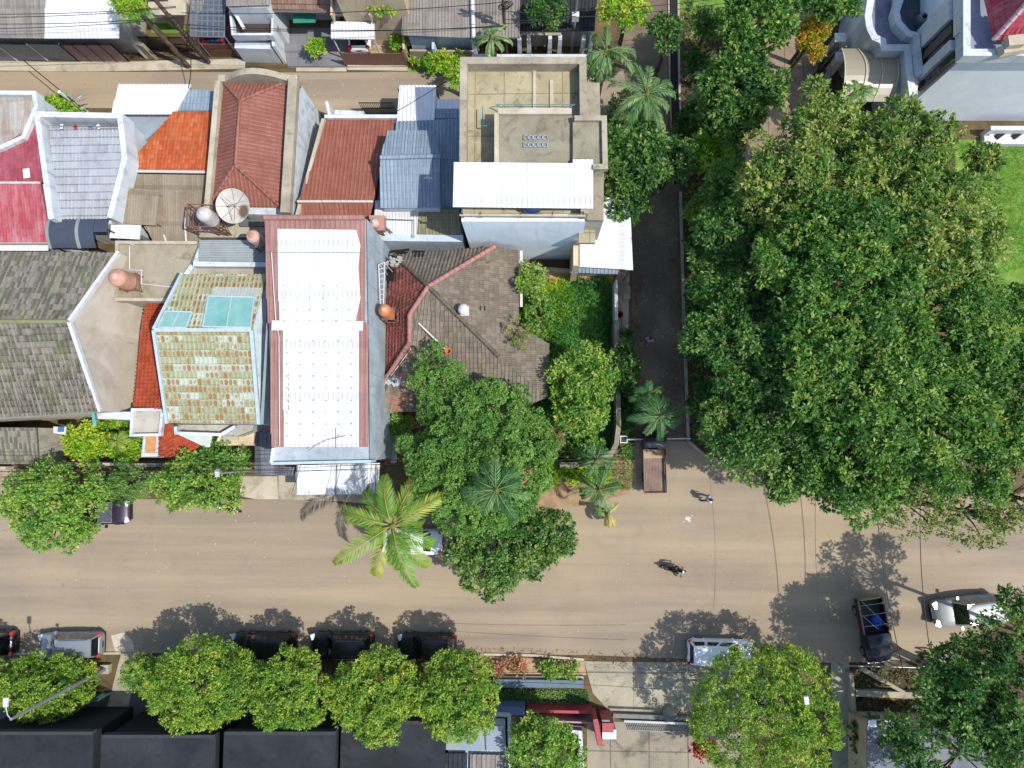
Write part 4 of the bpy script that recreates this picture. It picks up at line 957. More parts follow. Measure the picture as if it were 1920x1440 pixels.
# orange strip + porch
h = thing('house', 'narrow lower roof of orange red tiles squeezed beside the green tiled house', 'house', W(290, 680))
walls(h, Q((272, 566, 3.0), (330, 566, 3.0), (326, 765, 3.0), (250, 765, 3.0)), creamw)
orr = roofm('orange_red_tile', [A('#b4482a'), A('#c85a38'), A('#d46c48')], .25, .34, .3, .4, A('#9c4430'), .3)
roof(h, [Q((274, 566, 3.3), (325, 566, 4.2), (322, 768, 4.2), (249, 768, 3.3))], orr, .26, label='orange red tile strip', course=0.34)
roof(h, [Q((305, 740, 3.3), (330, 780, 3.6), (327, 856, 3.1), (298, 856, 3.1))], orr, .26, name='porch_roof', course=0.34)
roof(h, [Q((328, 812, 3.4), (378, 836, 3.1), (340, 856, 2.9), (327, 856, 3.1))], orr, .26, name='porch_roof')
walls(h, Q((247, 766, 3.7), (305, 768, 3.7), (300, 815, 3.7), (244, 816, 3.7)), greyw, name='flat_slab')
parapet(h, Q((248, 768, 3.95), (304, 768, 3.95), (299, 815, 3.95), (245, 816, 3.95)), whitew, .18, 3.6, closed=True)
walls(h, Q((268, 818, 3.0), (298, 818, 3.0), (296, 858, 2.8), (264, 858, 2.8)), whitew, name='porch_pier')
b = MB(); b.slab(Q((274, 818, 3.05), (292, 818, 3.05), (290, 850, 3.05), (272, 850, 3.05)), .05); b.build('porch_panel', plain('orange_panel', A('#e0a468'), .7), h)
# white sheet roofed building
h = thing('white_roof_building', 'long narrow building with bright white ribbed roof framed in dusty pink steel', 'building', W(600, 640))
Z = 9.2
o_ = Q((497, 408, Z), (686, 408, Z), (690, 650, Z-.4), (692, 864, Z-.8), (510, 866, Z-.8), (503, 650, Z-.4))
walls(h, [up(p, -.2) for p in o_], weathered('cool_grey_wall', [AW('#8e9aa2'), AW('#a4b0b8'), AW('#b4c0c6')], .5, AW('#7a848c'), .5, .85, streak=True))
roof(h, [Q((496, 407, Z), (684, 407, Z), (683, 606, Z-.35), (502, 606, Z-.35))], brownm, .3, ribh=.03, down=(0, -1, 0), label='dusty pink steel sheets')
roof(h, [Q((507, 606, Z-.4), (690, 606, Z-.4), (690, 838, Z-.85), (509, 838, Z-.85))], brownm, .3, ribh=.03, name='roof', down=(0, -1, 0))
roof(h, [[up(q, .09) for q in Q((521, 430, Z), (668, 432, Z), (676, 460, Z-.08), (672, 500, Z-.15), (676, 560, Z-.2), (667, 602, Z-.33), (525, 602, Z-.33))]], white_r, .28, ribh=.05, name='white_sheets', down=(0, -1, 0), label='upper white ribbed sheets')
roof(h, [[up(q, .07) for q in Q((532, 618, Z-.42), (673, 618, Z-.42), (673, 838, Z-.85), (533, 838, Z-.85))]], white_r, .28, ribh=.05, name='white_sheets', down=(0, -1, 0), label='lower white ribbed sheets')
roof(h, [[up(q, .2) for q in Q((512, 602, Z-.3), (682, 603, Z-.3), (681, 621, Z-.4), (511, 620, Z-.4))]], white_r, .28, ribh=.04, name='white_cap', down=(0, -1, 0))
caps(h, [(W(496, 408, Z+.05), W(684, 408, Z+.05))], brownm, .35)
b = MB(); b.path([W(509, 473, Z+.08), W(517, 602, Z-.2), W(523, 630, Z-.3), W(524, 836, Z-.7)], .03, 6); b.build('cable_pipe', pipe_w, h)
b = MB(); b.bar(W(498, 473, Z+.06), W(684, 474, Z+.06), .03, .04); b.build('seam', metal_grey, h)
bolt_m = plain('bolt_grey', A('#a4a4a6'), .5)
for j, y in enumerate((537, 560, 582, 603)):
    for i in range(6): b = MB(); b.box(up(W(534+i*24.5, y, Z-.25), .17), (.07, .07, .05)); b.build('roof_bolt', bolt_m, h)
for j, y in enumerate((640, 662, 684, 706, 728, 751, 773, 795, 817)):
    for i in range(6): 
        b = MB(); b.box(up(W(541+i*24+rnd.uniform(-.8, .8), y+rnd.uniform(-.8, .8), Z-.5-.04*j), .2), (.07, .07, .05)); b.build('roof_bolt', bolt_m, h)
for x, y0, y1 in ((542, 622, 770), (566, 622, 752)):
    b = MB(); n = 14
    for k in range(n):
        ya = y0+(y1-y0)*k/n; b.bar(up(W(x+rnd.uniform(-.6, .6), ya, Z-.5-.3*(ya-620)/200), .12), up(W(x, ya+(y1-y0)/n*rnd.uniform(.6, 1), Z-.5-.3*(ya-620)/200), .12), .07, .012)
    b.build('sealant_strip', plain('dirty_sealant', A('#a8988c'), .8), h)
b = MB(); b.path([up(W(580, 845, 8.4), .2), up(W(590, 838, Z-.85), .25), up(W(614, 825, Z-.8), .22), up(W(650, 817, Z-.8), .2)], .018, 6); b.path([up(W(631, 802, Z-.8), .2), up(W(631, 840, Z-.9), .2)], .018, 6); b.build('cable', redp, h)
b = MB(); b.slab(Q((519, 839, 7.4), (690, 839, 7.4), (690, 864, 7.4), (512, 866, 7.4)), .15); b.build('service_ledge', greyw, h)
parapet(h, Q((508, 869, 8.35), (696, 865, 8.3)), plain('pale_blue_paint', A('#c4d8dc'), .7), .16, 7.0)
parapet(h, Q((508, 871, 8.1), (560, 870, 8.1)), plain('orange_band', A('#c88a68'), .7), .06, 7.9, name='band')
parapet(h, Q((512, 840, 8.35), (508, 868, 8.35)), whitew, .16, 7.0)
for k, (x, wd) in enumerate(((553, .75), (582, .9), (610, .7), (679, .55))):
    ac = thing('air_conditioner', ['white air conditioner unit at the left end of the service ledge', 'widest white air conditioner unit second from left on the service ledge', 'white air conditioner unit third from left on the service ledge', 'small white air conditioner alone at the right end of service ledge'][k], 'air conditioner', W(x, 858, 7.4), group='air conditioners on the front ledge')
    p = W(x, 857, 7.9); b = MB(); b.box((p.x, p.y, 7.75), (wd, .38, .62)); b.build('casing', whitep, ac)
    b = MB(); b.lathe((p.x, p.y-.2, 7.75), [(.01, 0), (.2, 0), (.2, .02)], 12); 
    b = MB()
    for q in range(5): b.box((p.x-.1, p.y-.2, 7.55+q*.1), (wd*.6, .02, .03))
    b.build('grille', metal_grey, ac)
cp = thing('carport', 'white translucent sheet carport in front of the white roofed building', 'carport', W(630, 900))
roof(cp, [Q((556, 872, 3.1), (712, 868, 3.1), (709, 926, 2.9), (554, 928, 2.9))], white_r, .22, ribh=.03)
for x in (556, 630, 704): b = MB(); b.bar(up(W(x+2, 872, 3.1), .08), up(W(x, 927, 2.9), .08), .05, .05); b.build('rafter', metal_grey, cp)
for px, py in ((560, 922), (704, 920), (632, 922)):
    p = W(px, py, 2.9); b = MB(); b.tube((p.x, p.y, 0), p, .05); b.build('post', metal_grey, cp)
cp = thing('carport', 'slim charcoal and pale striped carport left of the white roofed building', 'carport', W(510, 850))
m_ = roofm('striped_sheet', [A('#5c5e66'), A('#6e7078'), A('#80828a')], .5, 5, .6, .1, A('#9a9aa2'), .6)
roof(cp, [Q((478, 808, 3.4), (507, 808, 3.4), (513, 874, 3.2), (552, 876, 3.2), (548, 892, 3.1), (478, 890, 3.1))], m_, .3, down=(0, -1, 0))
for px, py in ((480, 884), (545, 888), (482, 812)):
    p = W(px, py, 3.1); b = MB(); b.tube((p.x, p.y, 0), p, .05); b.build('post', metal_grey, cp)
gw = thing('boundary_wall', 'red topped side wall running to the street beside white roofed building', 'wall', W(728, 820))
parapet(gw, Q((724, 772, 2.0), (726, 868, 2.0)), redp, .3, 0, name='red_wall')
parapet(gw, Q((733, 775, 1.4), (735, 868, 1.4)), whitew, .15, 0, name='white_wall')
# old hip roofed house
h = thing('old_house', 'dilapidated old house with patchy brown and red hipped roof and missing tiles', 'house', W(860, 600))
E = 3.5
apex = W(803, 537, 6.0); k2, k3 = W(768, 590, 5.7), W(768, 642, 5.6)
eNW, eN2, eNE = W(740, 478, E), W(928, 462, 4.6), W(972, 470, E)
eE, eSE = W(973, 612, E), W(1030, 645, E)
eSE2, eS = W(1026, 745, E), W(944, 772, E)
eSW, eW = W(703, 772, E), W(714, 560, E)
hipend = W(935, 668, 4.6)
walls(h, [up(inset([q], 0)[0], -.25) for q in Q((742, 482, E), (968, 475, E), (968, 615, E), (1022, 648, E), (1018, 740, E), (708, 766, E), (716, 700, E), (722, 560, E))], creamw)
b = MB(); q9, q8, q96 = W(900, 772, E), W(820, 772, E), W(960, 772, E)
for pl, dd in (([eNW, eN2, apex], (0, 1, 0)), ([apex, eN2, eNE], (1, 0, 0)), ([apex, eNE, eE], (1, 0, 0)), ([apex, eE, hipend], (1, 0, 0)), ([apex, hipend, q9], (0, -1, 0)), ([apex, q9, q8], (0, -1, 0)), ([apex, q8, k3], (0, -1, 0)), ([apex, k3, k2], (0, -1, 0)), ([hipend, eE, eSE], (1, 0, 0)), ([hipend, eSE, eSE2], (1, 0, 0)), ([hipend, eSE2, q96], (0, -1, 0)), ([hipend, q96, q9], (0, -1, 0))): b.slab(pl, .08, .26, ribh=.06, down=dd)
b.build('roof', old_r, h, 'patchy grey brown tiles')
b = MB()
wA, wB = W(722, 560, E), W(712, 712, E)
for pl in ([eNW, apex, wA], [wA, apex, k2], [wA, k2, k3], [wA, k3, wB]): b.slab(pl, .08, .28, ribh=.04, course=.34, down=(-1, 0, 0))
b.build('roof', oldred_r, h, 'worn red tiles on the west slope')
b = MB(); b.slab([k3, W(820, 772, E), eSW, W(703, 740, E)], .1, .26, ribh=.06); b.build('roof', roofm('mixed_tile', [A('#746a5c'), A('#94806c'), A('#b47060')], .26, .34, .55, .5, A('#c4bcb0'), .5), h)
caps(h, [(apex, eN2), (apex, k2), (k2, k3), (k3, W(703, 742, E))], ridge_red, .32, .2, label='red mortared ridge tiles')
caps(h, [(eNW, apex), (apex, hipend)], ridge_dark, .3, label='dark ridge tiles')
b = MB(); b.bar(up(on_plane(apex, k2, k3, 785, 606), .1), up(W(835, 655, 5.0), .25), .1, .02); b.build('sealant_strip', ridge_white, h)
def holes(cs, m=dark_in):
    b = MB()
    for c in cs: b.slab([on_plane(apex, eNW, eN2, x, y, .075) for x, y in c], .03)
    return b.build('missing_tiles', m, h)
holes([((772, 470), (798, 470), (797, 481), (776, 482)), ((738, 470), (768, 466), (768, 470), (740, 476))])
b = MB(); b.slab([on_plane(eNW, apex, k2, x, y, .09) for x, y in ((727, 505), (740, 504), (738, 528), (727, 526))], .03); b.build('missing_tiles', dark_in, h)
b = MB(); p = W(870, 582, 5.6)
b.lathe(p, [(.2, -.3), (.2, .1), (.32, .15), (.36, .35), (.28, .55), (.01, .62)], 18); b.box((p.x, p.y, 5.35), (.6, .6, .08)); b.build('roof_vent', whitep, h)
b = MB()
for x, y in ((909, 579), (861, 614), (801, 595)): b.box(up(W(x, y, 5.0), .15), (.1 if x > 900 else .3, .3 if x > 900 else .08, .1))
b.build('roof_hook', dark_in, h)
b = MB(); b.slab(Q((985, 462, 3.2) if False else (975, 470, 3.0), (980, 470, 3.0), (980, 575, 3.0), (975, 575, 3.0)), .1); b.build('gutter', whitep, h)
b = MB(); b.path([W(705, 742, 3.8), W(770, 655, 5.4), W(768, 650, 5.5)], .03, 6); b.path([W(702, 733, 3.8), W(764, 648, 5.4)], .03, 6); b.build('pipe', pipe_w, h)
# rubble & debris on the roof
rb = thing('roof_debris', 'grey plastic debris heap on the north west corner of the old roof', 'debris', W(738, 490, 3.8))
b = MB()
for k in range(26):
    p = W(738+rnd.gauss(0, 6), 490+rnd.gauss(0, 4), 4.0+rnd.random()*.3); b.box(p, (rnd.uniform(.1, .35), rnd.uniform(.08, .25), rnd.uniform(.04, .2)), rnd.random()*3)
b.build('scrap', plain('grey_scrap', A('#b4b0ae'), .8), rb)
rb = thing('roof_debris', 'pale plastic sheeting bunched on the south west hip of the old roof', 'debris', W(745, 718, 4.2))
b = MB()
for k in range(22):
    p = W(745+rnd.gauss(0, 8), 716+rnd.gauss(0, 5), 4.25+rnd.random()*.2); b.box(p, (rnd.uniform(.15, .4), rnd.uniform(.1, .3), rnd.uniform(.03, .12)), rnd.random()*3)
b.build('scrap', plain('pale_scrap', A('#c4c8cc'), .8), rb)
pt = thing('terracotta_pot', 'orange pot lying on the old grey roof above the feathery tree', 'pot', W(841, 659, 5.0))
b = MB(); p = W(841, 659, 4.85); b.lathe(p, [(.01, 0), (.12, 0), (.2, .18), (.22, .32), (.18, .32), (.1, .1)], 14); b.build('pot_body', plain('terracotta', A('#d8784c'), .8), pt)
# ladder rack
ld = thing('pipe_ladder', 'white pipe ladder frame standing between the buildings above red tiles', 'ladder', W(716, 545, 0))
b = MB(); a0, a1 = W(710, 496, 6.4), W(713, 570, 6.2); c0, c1 = W(721, 492, 6.4), W(719, 572, 6.2)
b.tube(a0, a1, .035); b.tube(c0, c1, .035)
for k in range(9): b.tube(a0.lerp(a1, k/8), c0.lerp(c1, k/8), .025)
for q in (a0, a1, c0, c1): b.tube((q.x, q.y, 3.4), q, .03)
b.build('frame', pipe_w, ld)
# garden walls around the corner plot
fw = thing('boundary_wall', 'weathered garden wall of the corner plot curving round to the main road', 'wall', W(1155, 700))
cv = [(1155, 525, 2.0), (1156, 600, 2.0), (1157, 660, 2.0), (1159, 740, 2.0), (1160, 800, 2.0), (1156, 832, 2.0), (1146, 852, 2.0), (1130, 864, 2.0), (1100, 870, 2.0), (1050, 872, 2.0)]
parapet(fw, Q(*cv[:2]), whitew, .2, 0, name='white_wall'); parapet(fw, Q(*cv[1:]), weathered('old_wall_top', [A('#7c7768'), A('#a09884'), A('#bab09a')], 1.2, A('#5c6040'), .6, .9, stsc=1.6), .32, 0)
b = MB()
for i in range(12): p = W(1155, 528+i*7, 2.0); b.tube(p, up(p, .25), .02)
b.tube(W(1155, 528, 2.25), W(1155.6, 606, 2.25), .02); b.build('railing', galv, fw)
rc = thing('red_bucket', 'red plastic crate beside the garden wall on the alley', 'bucket', W(1152, 590))
b = MB(); p = W(1152.5, 589, 0.6); b.lathe((p.x+.35, p.y, 0), [(.01, .02), (.18, .02), (.25, .5), (.27, .5), (.27, .55), (.22, .5), (.16, .05)], 16); b.build('bucket_body', plain('bright_red_plastic', A('#e02c20'), .5), rc)
# pale objects on alley verge (stepping slabs)
for k, (x0, y0, x1, y1) in enumerate(((1166, 500, 1180, 530), (1166, 536, 1182, 560), (1165, 566, 1174, 622))):
    b = MB(); b.prism(G([(x0, y0), (x1, y0), (x1, y1), (x0+2, y1)], .12), 0); tag(b.build('paving_slab', conc), ['pale concrete slab under the carport edge on the alley verge', 'cracked concrete slab in the middle of the alley verge', 'long narrow concrete slab beside the red bucket'][k], 'slab', 'slabs on the alley verge')
# ================================================================ south side properties
h = thing('canal_wall', 'dark blue grey retaining wall above the shaded moat yard', 'wall', W(1010, 1280))
parapet(h, Q((925, 1272, .25), (1094, 1272, .25)), conc_pale, .25, 0); parapet(h, Q((925, 1281, .6), (1094, 1283, .6)), plain('dark_blue_wall', A('#6e8494'), .8), .5, 0, name='blue_band')
fc = thing('red_fence', 'red and pink painted fence with iron bars beside the entrance pillar', 'fence', W(1050, 1340))
parapet(fc, Q((988, 1333, 1.3), (1112, 1336, 1.3)), redp, .18, 0, name='red_wall')
parapet(fc, Q((985, 1350, 1.4), (1115, 1356, 1.4)), plain('pink_paint', A('#d0a0a8'), .7), .1, 0, name='pink_rail')
parapet(fc, Q((990, 1336, 1.5), (990, 1352, 1.5)), redp, .25, 0, name='red_wall')
slats(fc, W(996, 1343), W(1092, 1347), .1, 1.4, plain('dull_pink_bars', A('#907078'), .6), 40)
parapet(fc, Q((928, 1332, 1.3), (984, 1334, 1.3)), plain('blue_paint2', A('#6e88ac'), .7), .5, 0, name='blue_wall')
parapet(fc, Q((1070, 1372, 1.4), (1088, 1374, 1.4), (1092, 1440, 1.4), (1092, 1600, 1.4)), whitew, .25, 0, name='side_wall')
ep = thing('entrance_pillar', 'stepped red entrance pillar with white plaque cap at the driveway', 'pillar', W(1130, 1350))
b = MB(); p = W(1133, 1338, 0); b.box((p.x, p.y, 1.2), (.75, .6, 2.4), taper=.95); b.build('red_block', redp, ep)
b = MB(); p = W(1136, 1352, 0); b.box((p.x, p.y, 1.1), (.9, .6, 2.2)); b.build('white_cap', whitep, ep)
b = MB(); p = W(1117, 1350, 0); b.bar(W(1114, 1338, 1.9), W(1122, 1380, 1.9), .3, 1.9); b.box(W(1122, 1380, 1.1), (.35, .35, 2.2)); b.build('red_wing', redp, ep)
b = MB(); 
p = W(1136, 1354, 2.24); b.box((p.x, p.y, 2.23), (.5, .28, .04)); b.build('plaque', metal_grey, ep)
gt = thing('sliding_gate', 'pale barred sliding gate across the concrete driveway', 'gate', W(1230, 1360))
b = MB(); b.prism(G([(1150, 1338), (1300, 1344), (1300, 1352), (1150, 1346)], .35), 0); b.build('track_kerb', plain('track_grey', A('#8c8c88'), .8), gt)
slats(gt, W(1172, 1352), W(1304, 1357), .1, 1.5, plain('pale_bars', A('#a8acac'), .6), 40, dep=.04)
b = MB(); b.bar(W(1170, 1352, 1.5), W(1304, 1357, 1.5), .14, .12); b.bar(W(1172, 1352, .2), W(1304, 1357, .2), .12, .12); b.build('gate_frame', galv, gt)
b = MB(); p = W(1255, 1337, 0); b.lathe((p.x, p.y, 0), [(.5, 0), (.5, .2), (.42, .32), (.01, .36)], 18); b.build('concrete_mound', conc, gt)
# houses hidden at the lower edge
h = thing('house', 'house with pale blue grey slab roof at the lower edge near red fence', 'house', W(890, 1400))
walls(h, Q((842, 1362, 3.0), (945, 1364, 3.0), (955, 1700, 3.0), (830, 1700, 3.0)), bluew)
roof(h, [Q((838, 1360, 3.2), (947, 1362, 3.2), (948, 1408, 3.2), (836, 1406, 3.2))], weathered('pale_blue_slab', [A('#93a0ac'), A('#a2aebb'), A('#aeb9c4')], .6), t=.12, name='roof', label='pale blue grey slab')
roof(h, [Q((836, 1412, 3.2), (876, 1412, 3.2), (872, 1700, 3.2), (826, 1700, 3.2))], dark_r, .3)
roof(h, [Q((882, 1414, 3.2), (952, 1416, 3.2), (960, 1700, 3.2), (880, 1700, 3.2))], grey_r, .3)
b = MB(); b.bar(W(910, 1364, 3.3), W(912, 1408, 3.3), .05, .05); b.build('seam', metal_grey, h)
parapet(h, Q((925, 1340, 1.6), (954, 1342, 1.6), (956, 1440, 1.6)), whitew, .2, 0, name='yard_wall')
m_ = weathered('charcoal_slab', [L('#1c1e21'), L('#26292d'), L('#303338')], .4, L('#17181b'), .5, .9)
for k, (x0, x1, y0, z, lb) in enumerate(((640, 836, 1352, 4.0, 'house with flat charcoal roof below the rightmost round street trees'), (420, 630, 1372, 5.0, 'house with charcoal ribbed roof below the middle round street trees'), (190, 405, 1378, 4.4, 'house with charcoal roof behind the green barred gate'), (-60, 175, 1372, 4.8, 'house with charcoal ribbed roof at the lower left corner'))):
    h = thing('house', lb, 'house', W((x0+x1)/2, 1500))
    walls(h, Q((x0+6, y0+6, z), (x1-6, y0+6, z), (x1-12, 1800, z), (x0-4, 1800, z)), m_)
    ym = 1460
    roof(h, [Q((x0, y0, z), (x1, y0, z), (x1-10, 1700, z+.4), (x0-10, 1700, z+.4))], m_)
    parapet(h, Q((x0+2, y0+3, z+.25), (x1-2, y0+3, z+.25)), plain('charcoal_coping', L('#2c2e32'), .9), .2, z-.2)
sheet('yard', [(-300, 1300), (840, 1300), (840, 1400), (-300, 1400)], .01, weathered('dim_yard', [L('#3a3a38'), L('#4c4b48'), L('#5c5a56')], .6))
gt = thing('barred_gate', 'green barred gate at the end of the narrow driveway on lower left', 'gate', W(200, 1310))
slats(gt, W(178, 1302), W(214, 1296), .1, 1.8, plain('green_bars', A('#4c8078'), .6), 10)
# right lower corner: roof with chequer tiles
h = thing('house', 'shaded house with dark grey roof and black and white chequered edge tiles', 'house', W(1680, 1400))
walls(h, Q((1630, 1366, 3.0), (1900, 1372, 3.0), (1900, 1700, 3.0), (1630, 1700, 3.0)), creamw)
roof(h, [Q((1626, 1362, 3.0), (1900, 1368, 3.0), (1910, 1700, 4.2), (1626, 1700, 4.2))], weathered('dim_grey_roof', [L('#5a5c60'), L('#6c6e74'), L('#7c7e84')], .5, L('#46484c'), .5, .9), name='roof')
tc = NT('chequer_tiles'); ch = tc.n('ShaderNodeTexChecker', {'Vector': tc.uv(), 'Color1': L('#d8d8d8'), 'Color2': L('#18181a'), 'Scale': 1.9}); tc.setc(ch.outputs[0]); tc.b.inputs['Roughness'].default_value = .5
b = MB(); b.slab(Q((1627, 1350, 3.05), (1700, 1352, 3.05), (1700, 1364, 3.05), (1627, 1362, 3.05)), .1); b.build('chequer_edge', tc.m, h)
b = MB(); b.bar(W(1640, 1396, 3.3), W(1690, 1410, 3.4), .06, .06); b.build('roof_bar', wood, h)
lp = thing('fallen_pole', 'grey fallen concrete pole lying slantwise in the shaded yard', 'pole', W(1655, 1280))
b = MB(); b.tube(W(1612, 1252, .35), W(1708, 1306, .35), .16, .13, 12); b.build('shaft', conc, lp)
lp = thing('fallen_plank', 'thin timber plank lying below the fallen concrete pole', 'plank', W(1680, 1310))
b = MB(); b.bar(W(1650, 1295, .12), W(1696, 1326, .12), .18, .06); b.build('plank_board', wood, lp)
lp = thing('metal_rail', 'thin pale horizontal rail at the front of the shaded yard', 'rail', W(1650, 1248))
b = MB(); b.tube(W(1580, 1248, .8), W(1735, 1252, .8), .05)
for x in (1582, 1630, 1680, 1733): p = W(x, 1249.5, .8); b.tube((p.x, p.y, 0), p, .04)
b.build('rail_bar', galv, lp)
yw = thing('yellow_wall', 'peeling yellow painted side wall left of the chequered roof', 'wall', W(1630, 1420))
parapet(yw, Q((1630, 1400, 2.2), (1634, 1500, 2.2), (1636, 1700, 2.2)), weathered('peeling_yellow', [A('#9c8640'), A('#c4a850'), A('#d8c070')], 2, A('#a05a3a'), .6, .8), .35, 0)
lw = thing('low_wall', 'low mossy kerb wall edging the side street by the shaded yard', 'wall', W(1598, 1320))
parapet(lw, Q((1596, 1262, .5), (1603, 1340, .5), (1608, 1500, .5)), conc, .25, 0)
lw = thing('low_wall', 'low pale wall across the shaded yard right of fallen pole', 'wall', W(1720, 1298))
parapet(lw, Q((1605, 1300, .5), (1700, 1304, .5), (1770, 1302, .5)), conc, .4, 0)
st = thing('wooden_stool', 'orange brown wooden bench frame on gravel under dark tree', 'bench', W(1740, 1222))
b = MB(); p = W(1740, 1221, .45); b.box((p.x, p.y, .45), (.75, .12, .05)); b.box((p.x, p.y-.28, .45), (.75, .12, .05)); 
for dx in (-.33, .33):
    for dy in (.02, -.3): b.box((p.x+dx, p.y+dy, .22), (.06, .06, .44))
b.build('bench_frame', plain('orange_wood', L('#9a4a26'), .7), st)
# ================================================================ top right modern house
h = thing('white_house', 'large white modern house with red hipped roof and tall blank rendered wall', 'house', W(1850, 100))
Z = 8.6
o_ = Q((1800, -160, Z), (2300, -160, Z), (2300, 104, Z), (1811, 104, Z), (1806, 60, Z))
walls(h, o_, weathered('smooth_white_wall', [L('#cdd3d8'), L('#d6dbe0'), L('#dee2e6')], .35, L('#c2c8cc'), .4, .85, bump=.1))
b = MB(); b.slab([up(p, .02) for p in Q((1815, -160, Z), (2300, -160, Z), (2300, 98, Z), (1818, 98, Z))], .1); b.build('gutter_bed', weathered('violet_deck', [A('#8890a8'), A('#9aa0b4'), A('#a8aebe')], .6), h)
parapet(h, Q((1813, -160, 9.2), (1813, 98, 9.2), (2300, 98, 9.2)), whitew, .42, 8.4)
parapet(h, Q((1804, -160, 8.9), (1804, 60, 8.9)), whitep, .35, 8.3, name='ledge'); 
rr = roofm('crimson_tile', [A('#b03a50'), A('#c84c60'), A('#d06878')], .26, .36, .25, .5, A('#e0a8b0'), .4)
roof(h, [Q((1862, 76, 9.2), (2300, 76, 9.2), (2300, -30, 11.8), (1930, 0, 11.4)), Q((1862, 76, 9.2), (1930, 0, 11.4), (1940, -160, 11.4), (1845, -160, 9.2), (1845, 0, 9.2))], rr, .28, course=.36)
caps(h, [(W(1862, 76, 9.25), W(1930, 0, 11.5))], plain('pink_mortar', A('#e8c4cc'), .8), .3)
ac = thing('rooftop_unit', 'pale crumpled canvas covered unit on the parapet of the white house', 'roof unit', W(1895, 90, 9.2))
b = MB(); b.box(W(1900, 80, 9.9), (.9, .6, .6), .1); b.box(W(1898, 92, 9.6), (1.5, .6, .35), .15, .8); b.build('unit_box', conc_pale, ac)
def slab_(px, z, m, name, par, t=.15, label=None):
    b = MB(); b.slab(G(px, z), t); return b.build(name, m, par, label)
xw = W(1806, 60, 8.6).x
def bay(y0, y1, m, name, proud=.06, z0=4.2, z1=8.1):
    a, c = W(1806, y0, 8.6).y, W(1806, y1, 8.6).y
    b = MB(); b.box((xw-proud/2-.22, (a+c)/2, (z0+z1)/2), (proud+.1, abs(a-c), z1-z0)); return b.build(name, m, h)
bay(-14, 27, plain('pale_panel', L('#c4c4c6'), .8), 'wall_panel', .25); bay(66, 85, plain('pale_panel', A('#b8b8bc'), .8), 'wall_panel', .25)
bay(28, 65, winglass, 'window'); bay(37, 52, plain('brown_panel', L('#5a4c40'), .8), 'window_panel', .12); bay(88, 101, winglass, 'window')
walls(h, Q((1745, -160, 4.0), (1808, -160, 4.0), (1806, 100, 4.0), (1765, 136, 4.0), (1740, 150, 4.0)), greyw, name='lower_wall')
slab_([(1688, -160), (1812, -160), (1812, 100), (1720, 176), (1728, 140), (1690, 70)], 4.05, weathered('slate_terrace', [L('#3a4048'), L('#4a525a'), L('#5c646c')], .8, L('#2a2e34'), .5, .7, joint=(.8, .8, .03, .5)), 'terrace', h)
# curved double canopy wall
def curve_wall(pts, zt, m, name, par, wd=.3, z0=0):
    return parapet(par, [W(x, y, zt) for x, y in pts], m, wd, z0, name=name)
ar1 = [(1640, -40), (1632, 5), (1628, 30), (1631, 52), (1640, 70), (1655, 76), (1658, 89), (1702, 89), (1705, 130), (1712, 180)]
slab_([(1646, -60), (1690, -60), (1686, 20), (1712, 70), (1724, 140), (1716, 180), (1700, 90), (1660, 84), (1640, 68), (1632, 30)], 4.4, weathered('violet_grey_deck', [L('#54586a'), L('#646878'), L('#747888')], .6, L('#464a58'), .5), 'porch_roof', h)
curve_wall(ar1, 4.75, whitew, 'curved_parapet', h, .45)
ar2 = [(1690, -60), (1688, 0), (1681, 22), (1685, 42), (1703, 62), (1718, 66), (1722, 100), (1726, 138)]
curve_wall(ar2, 5.1, whitew, 'curved_parapet', h, .4)
tank('water_tank', 'small grey drum shaped pump tank in the shaded terrace of the white house', 1723, 42, 4.1, .35, .7, plain('grey_drum', A('#8c9094'), .6), dark_in)
slab_([(1712, 142), (1722, 142), (1720, 180)], 4.6, whitep, 'fin', h)
cp = thing('arched_carport', 'cream translucent arched carport with curved ribs by the white house', 'carport', W(1640, 130))
tp = NT('cream_polycarbonate'); tp.setc(A('#c8bea4')); tp.b.inputs['Roughness'].default_value = .35; tp.b.inputs['Transmission Weight'].default_value = .25
b = MB(); n = 10
def arcp(x, f): 
    p = W(x+(8*math.sin(math.pi*f) if x > 1600 else -2*math.sin(math.pi*f)), 88+100*f, 3.6); return Vector((p.x, p.y, 3.1+1.0*math.sin(math.pi*(f*.8+.1))))
for i in range(n): b.slab([arcp(1580, i/n), arcp(1700, i/n), arcp(1700, (i+1)/n), arcp(1580, (i+1)/n)], .03)
b.build('canopy_sheet', tp.m, cp)
for x in (1580, 1610, 1640, 1670, 1698):
    b = MB(); b.path([up(arcp(x, i/10), .03) for i in range(11)], .045, 6); b.build('rib', plain('cream_rib', A('#ddd4be'), .6), cp)
for px, py in ((1583, 92), (1583, 180), (1696, 92)):
    p = W(px, py, 3.0); b = MB(); b.tube((p.x, p.y, 0), (p.x, p.y, 3.3), .06); b.build('post', metal_grey, cp)
gp = [(1568, 28), (1574, 72), (1576, 108)]
gt = thing('gateway', 'white capped gate piers with slanting pale sheet gate off brown paved lane', 'gate', W(1560, 90))
for k, (x, y) in enumerate(gp):
    p = W(x, y, 2.6); b = MB(); b.box((p.x, p.y, 1.3), (.5, .5, 2.6)); pr = b.build('gate_pier', greyw, gt)
    b = MB(); b.box((p.x, p.y, 2.68), (.72, .62, .14)); b.build('pier_cap', whitep, pr)
boards(gt, W(1534, 134), W(1556, 114), .1, 2.0, plain('pale_gate', A('#b4ac9c'), .7)); boards(gt, W(1536, 156), W(1562, 122), .1, 2.0, plain('pale_gate', A('#b4ac9c'), .7))
slats(gt, W(1520, 148), W(1536, 150), .1, 1.4, metal_dark, 8)
boards(gt, W(1548, 44), W(1560, 20), .1, 1.9, plain('pale_gate', A('#b4ac9c'), .7))
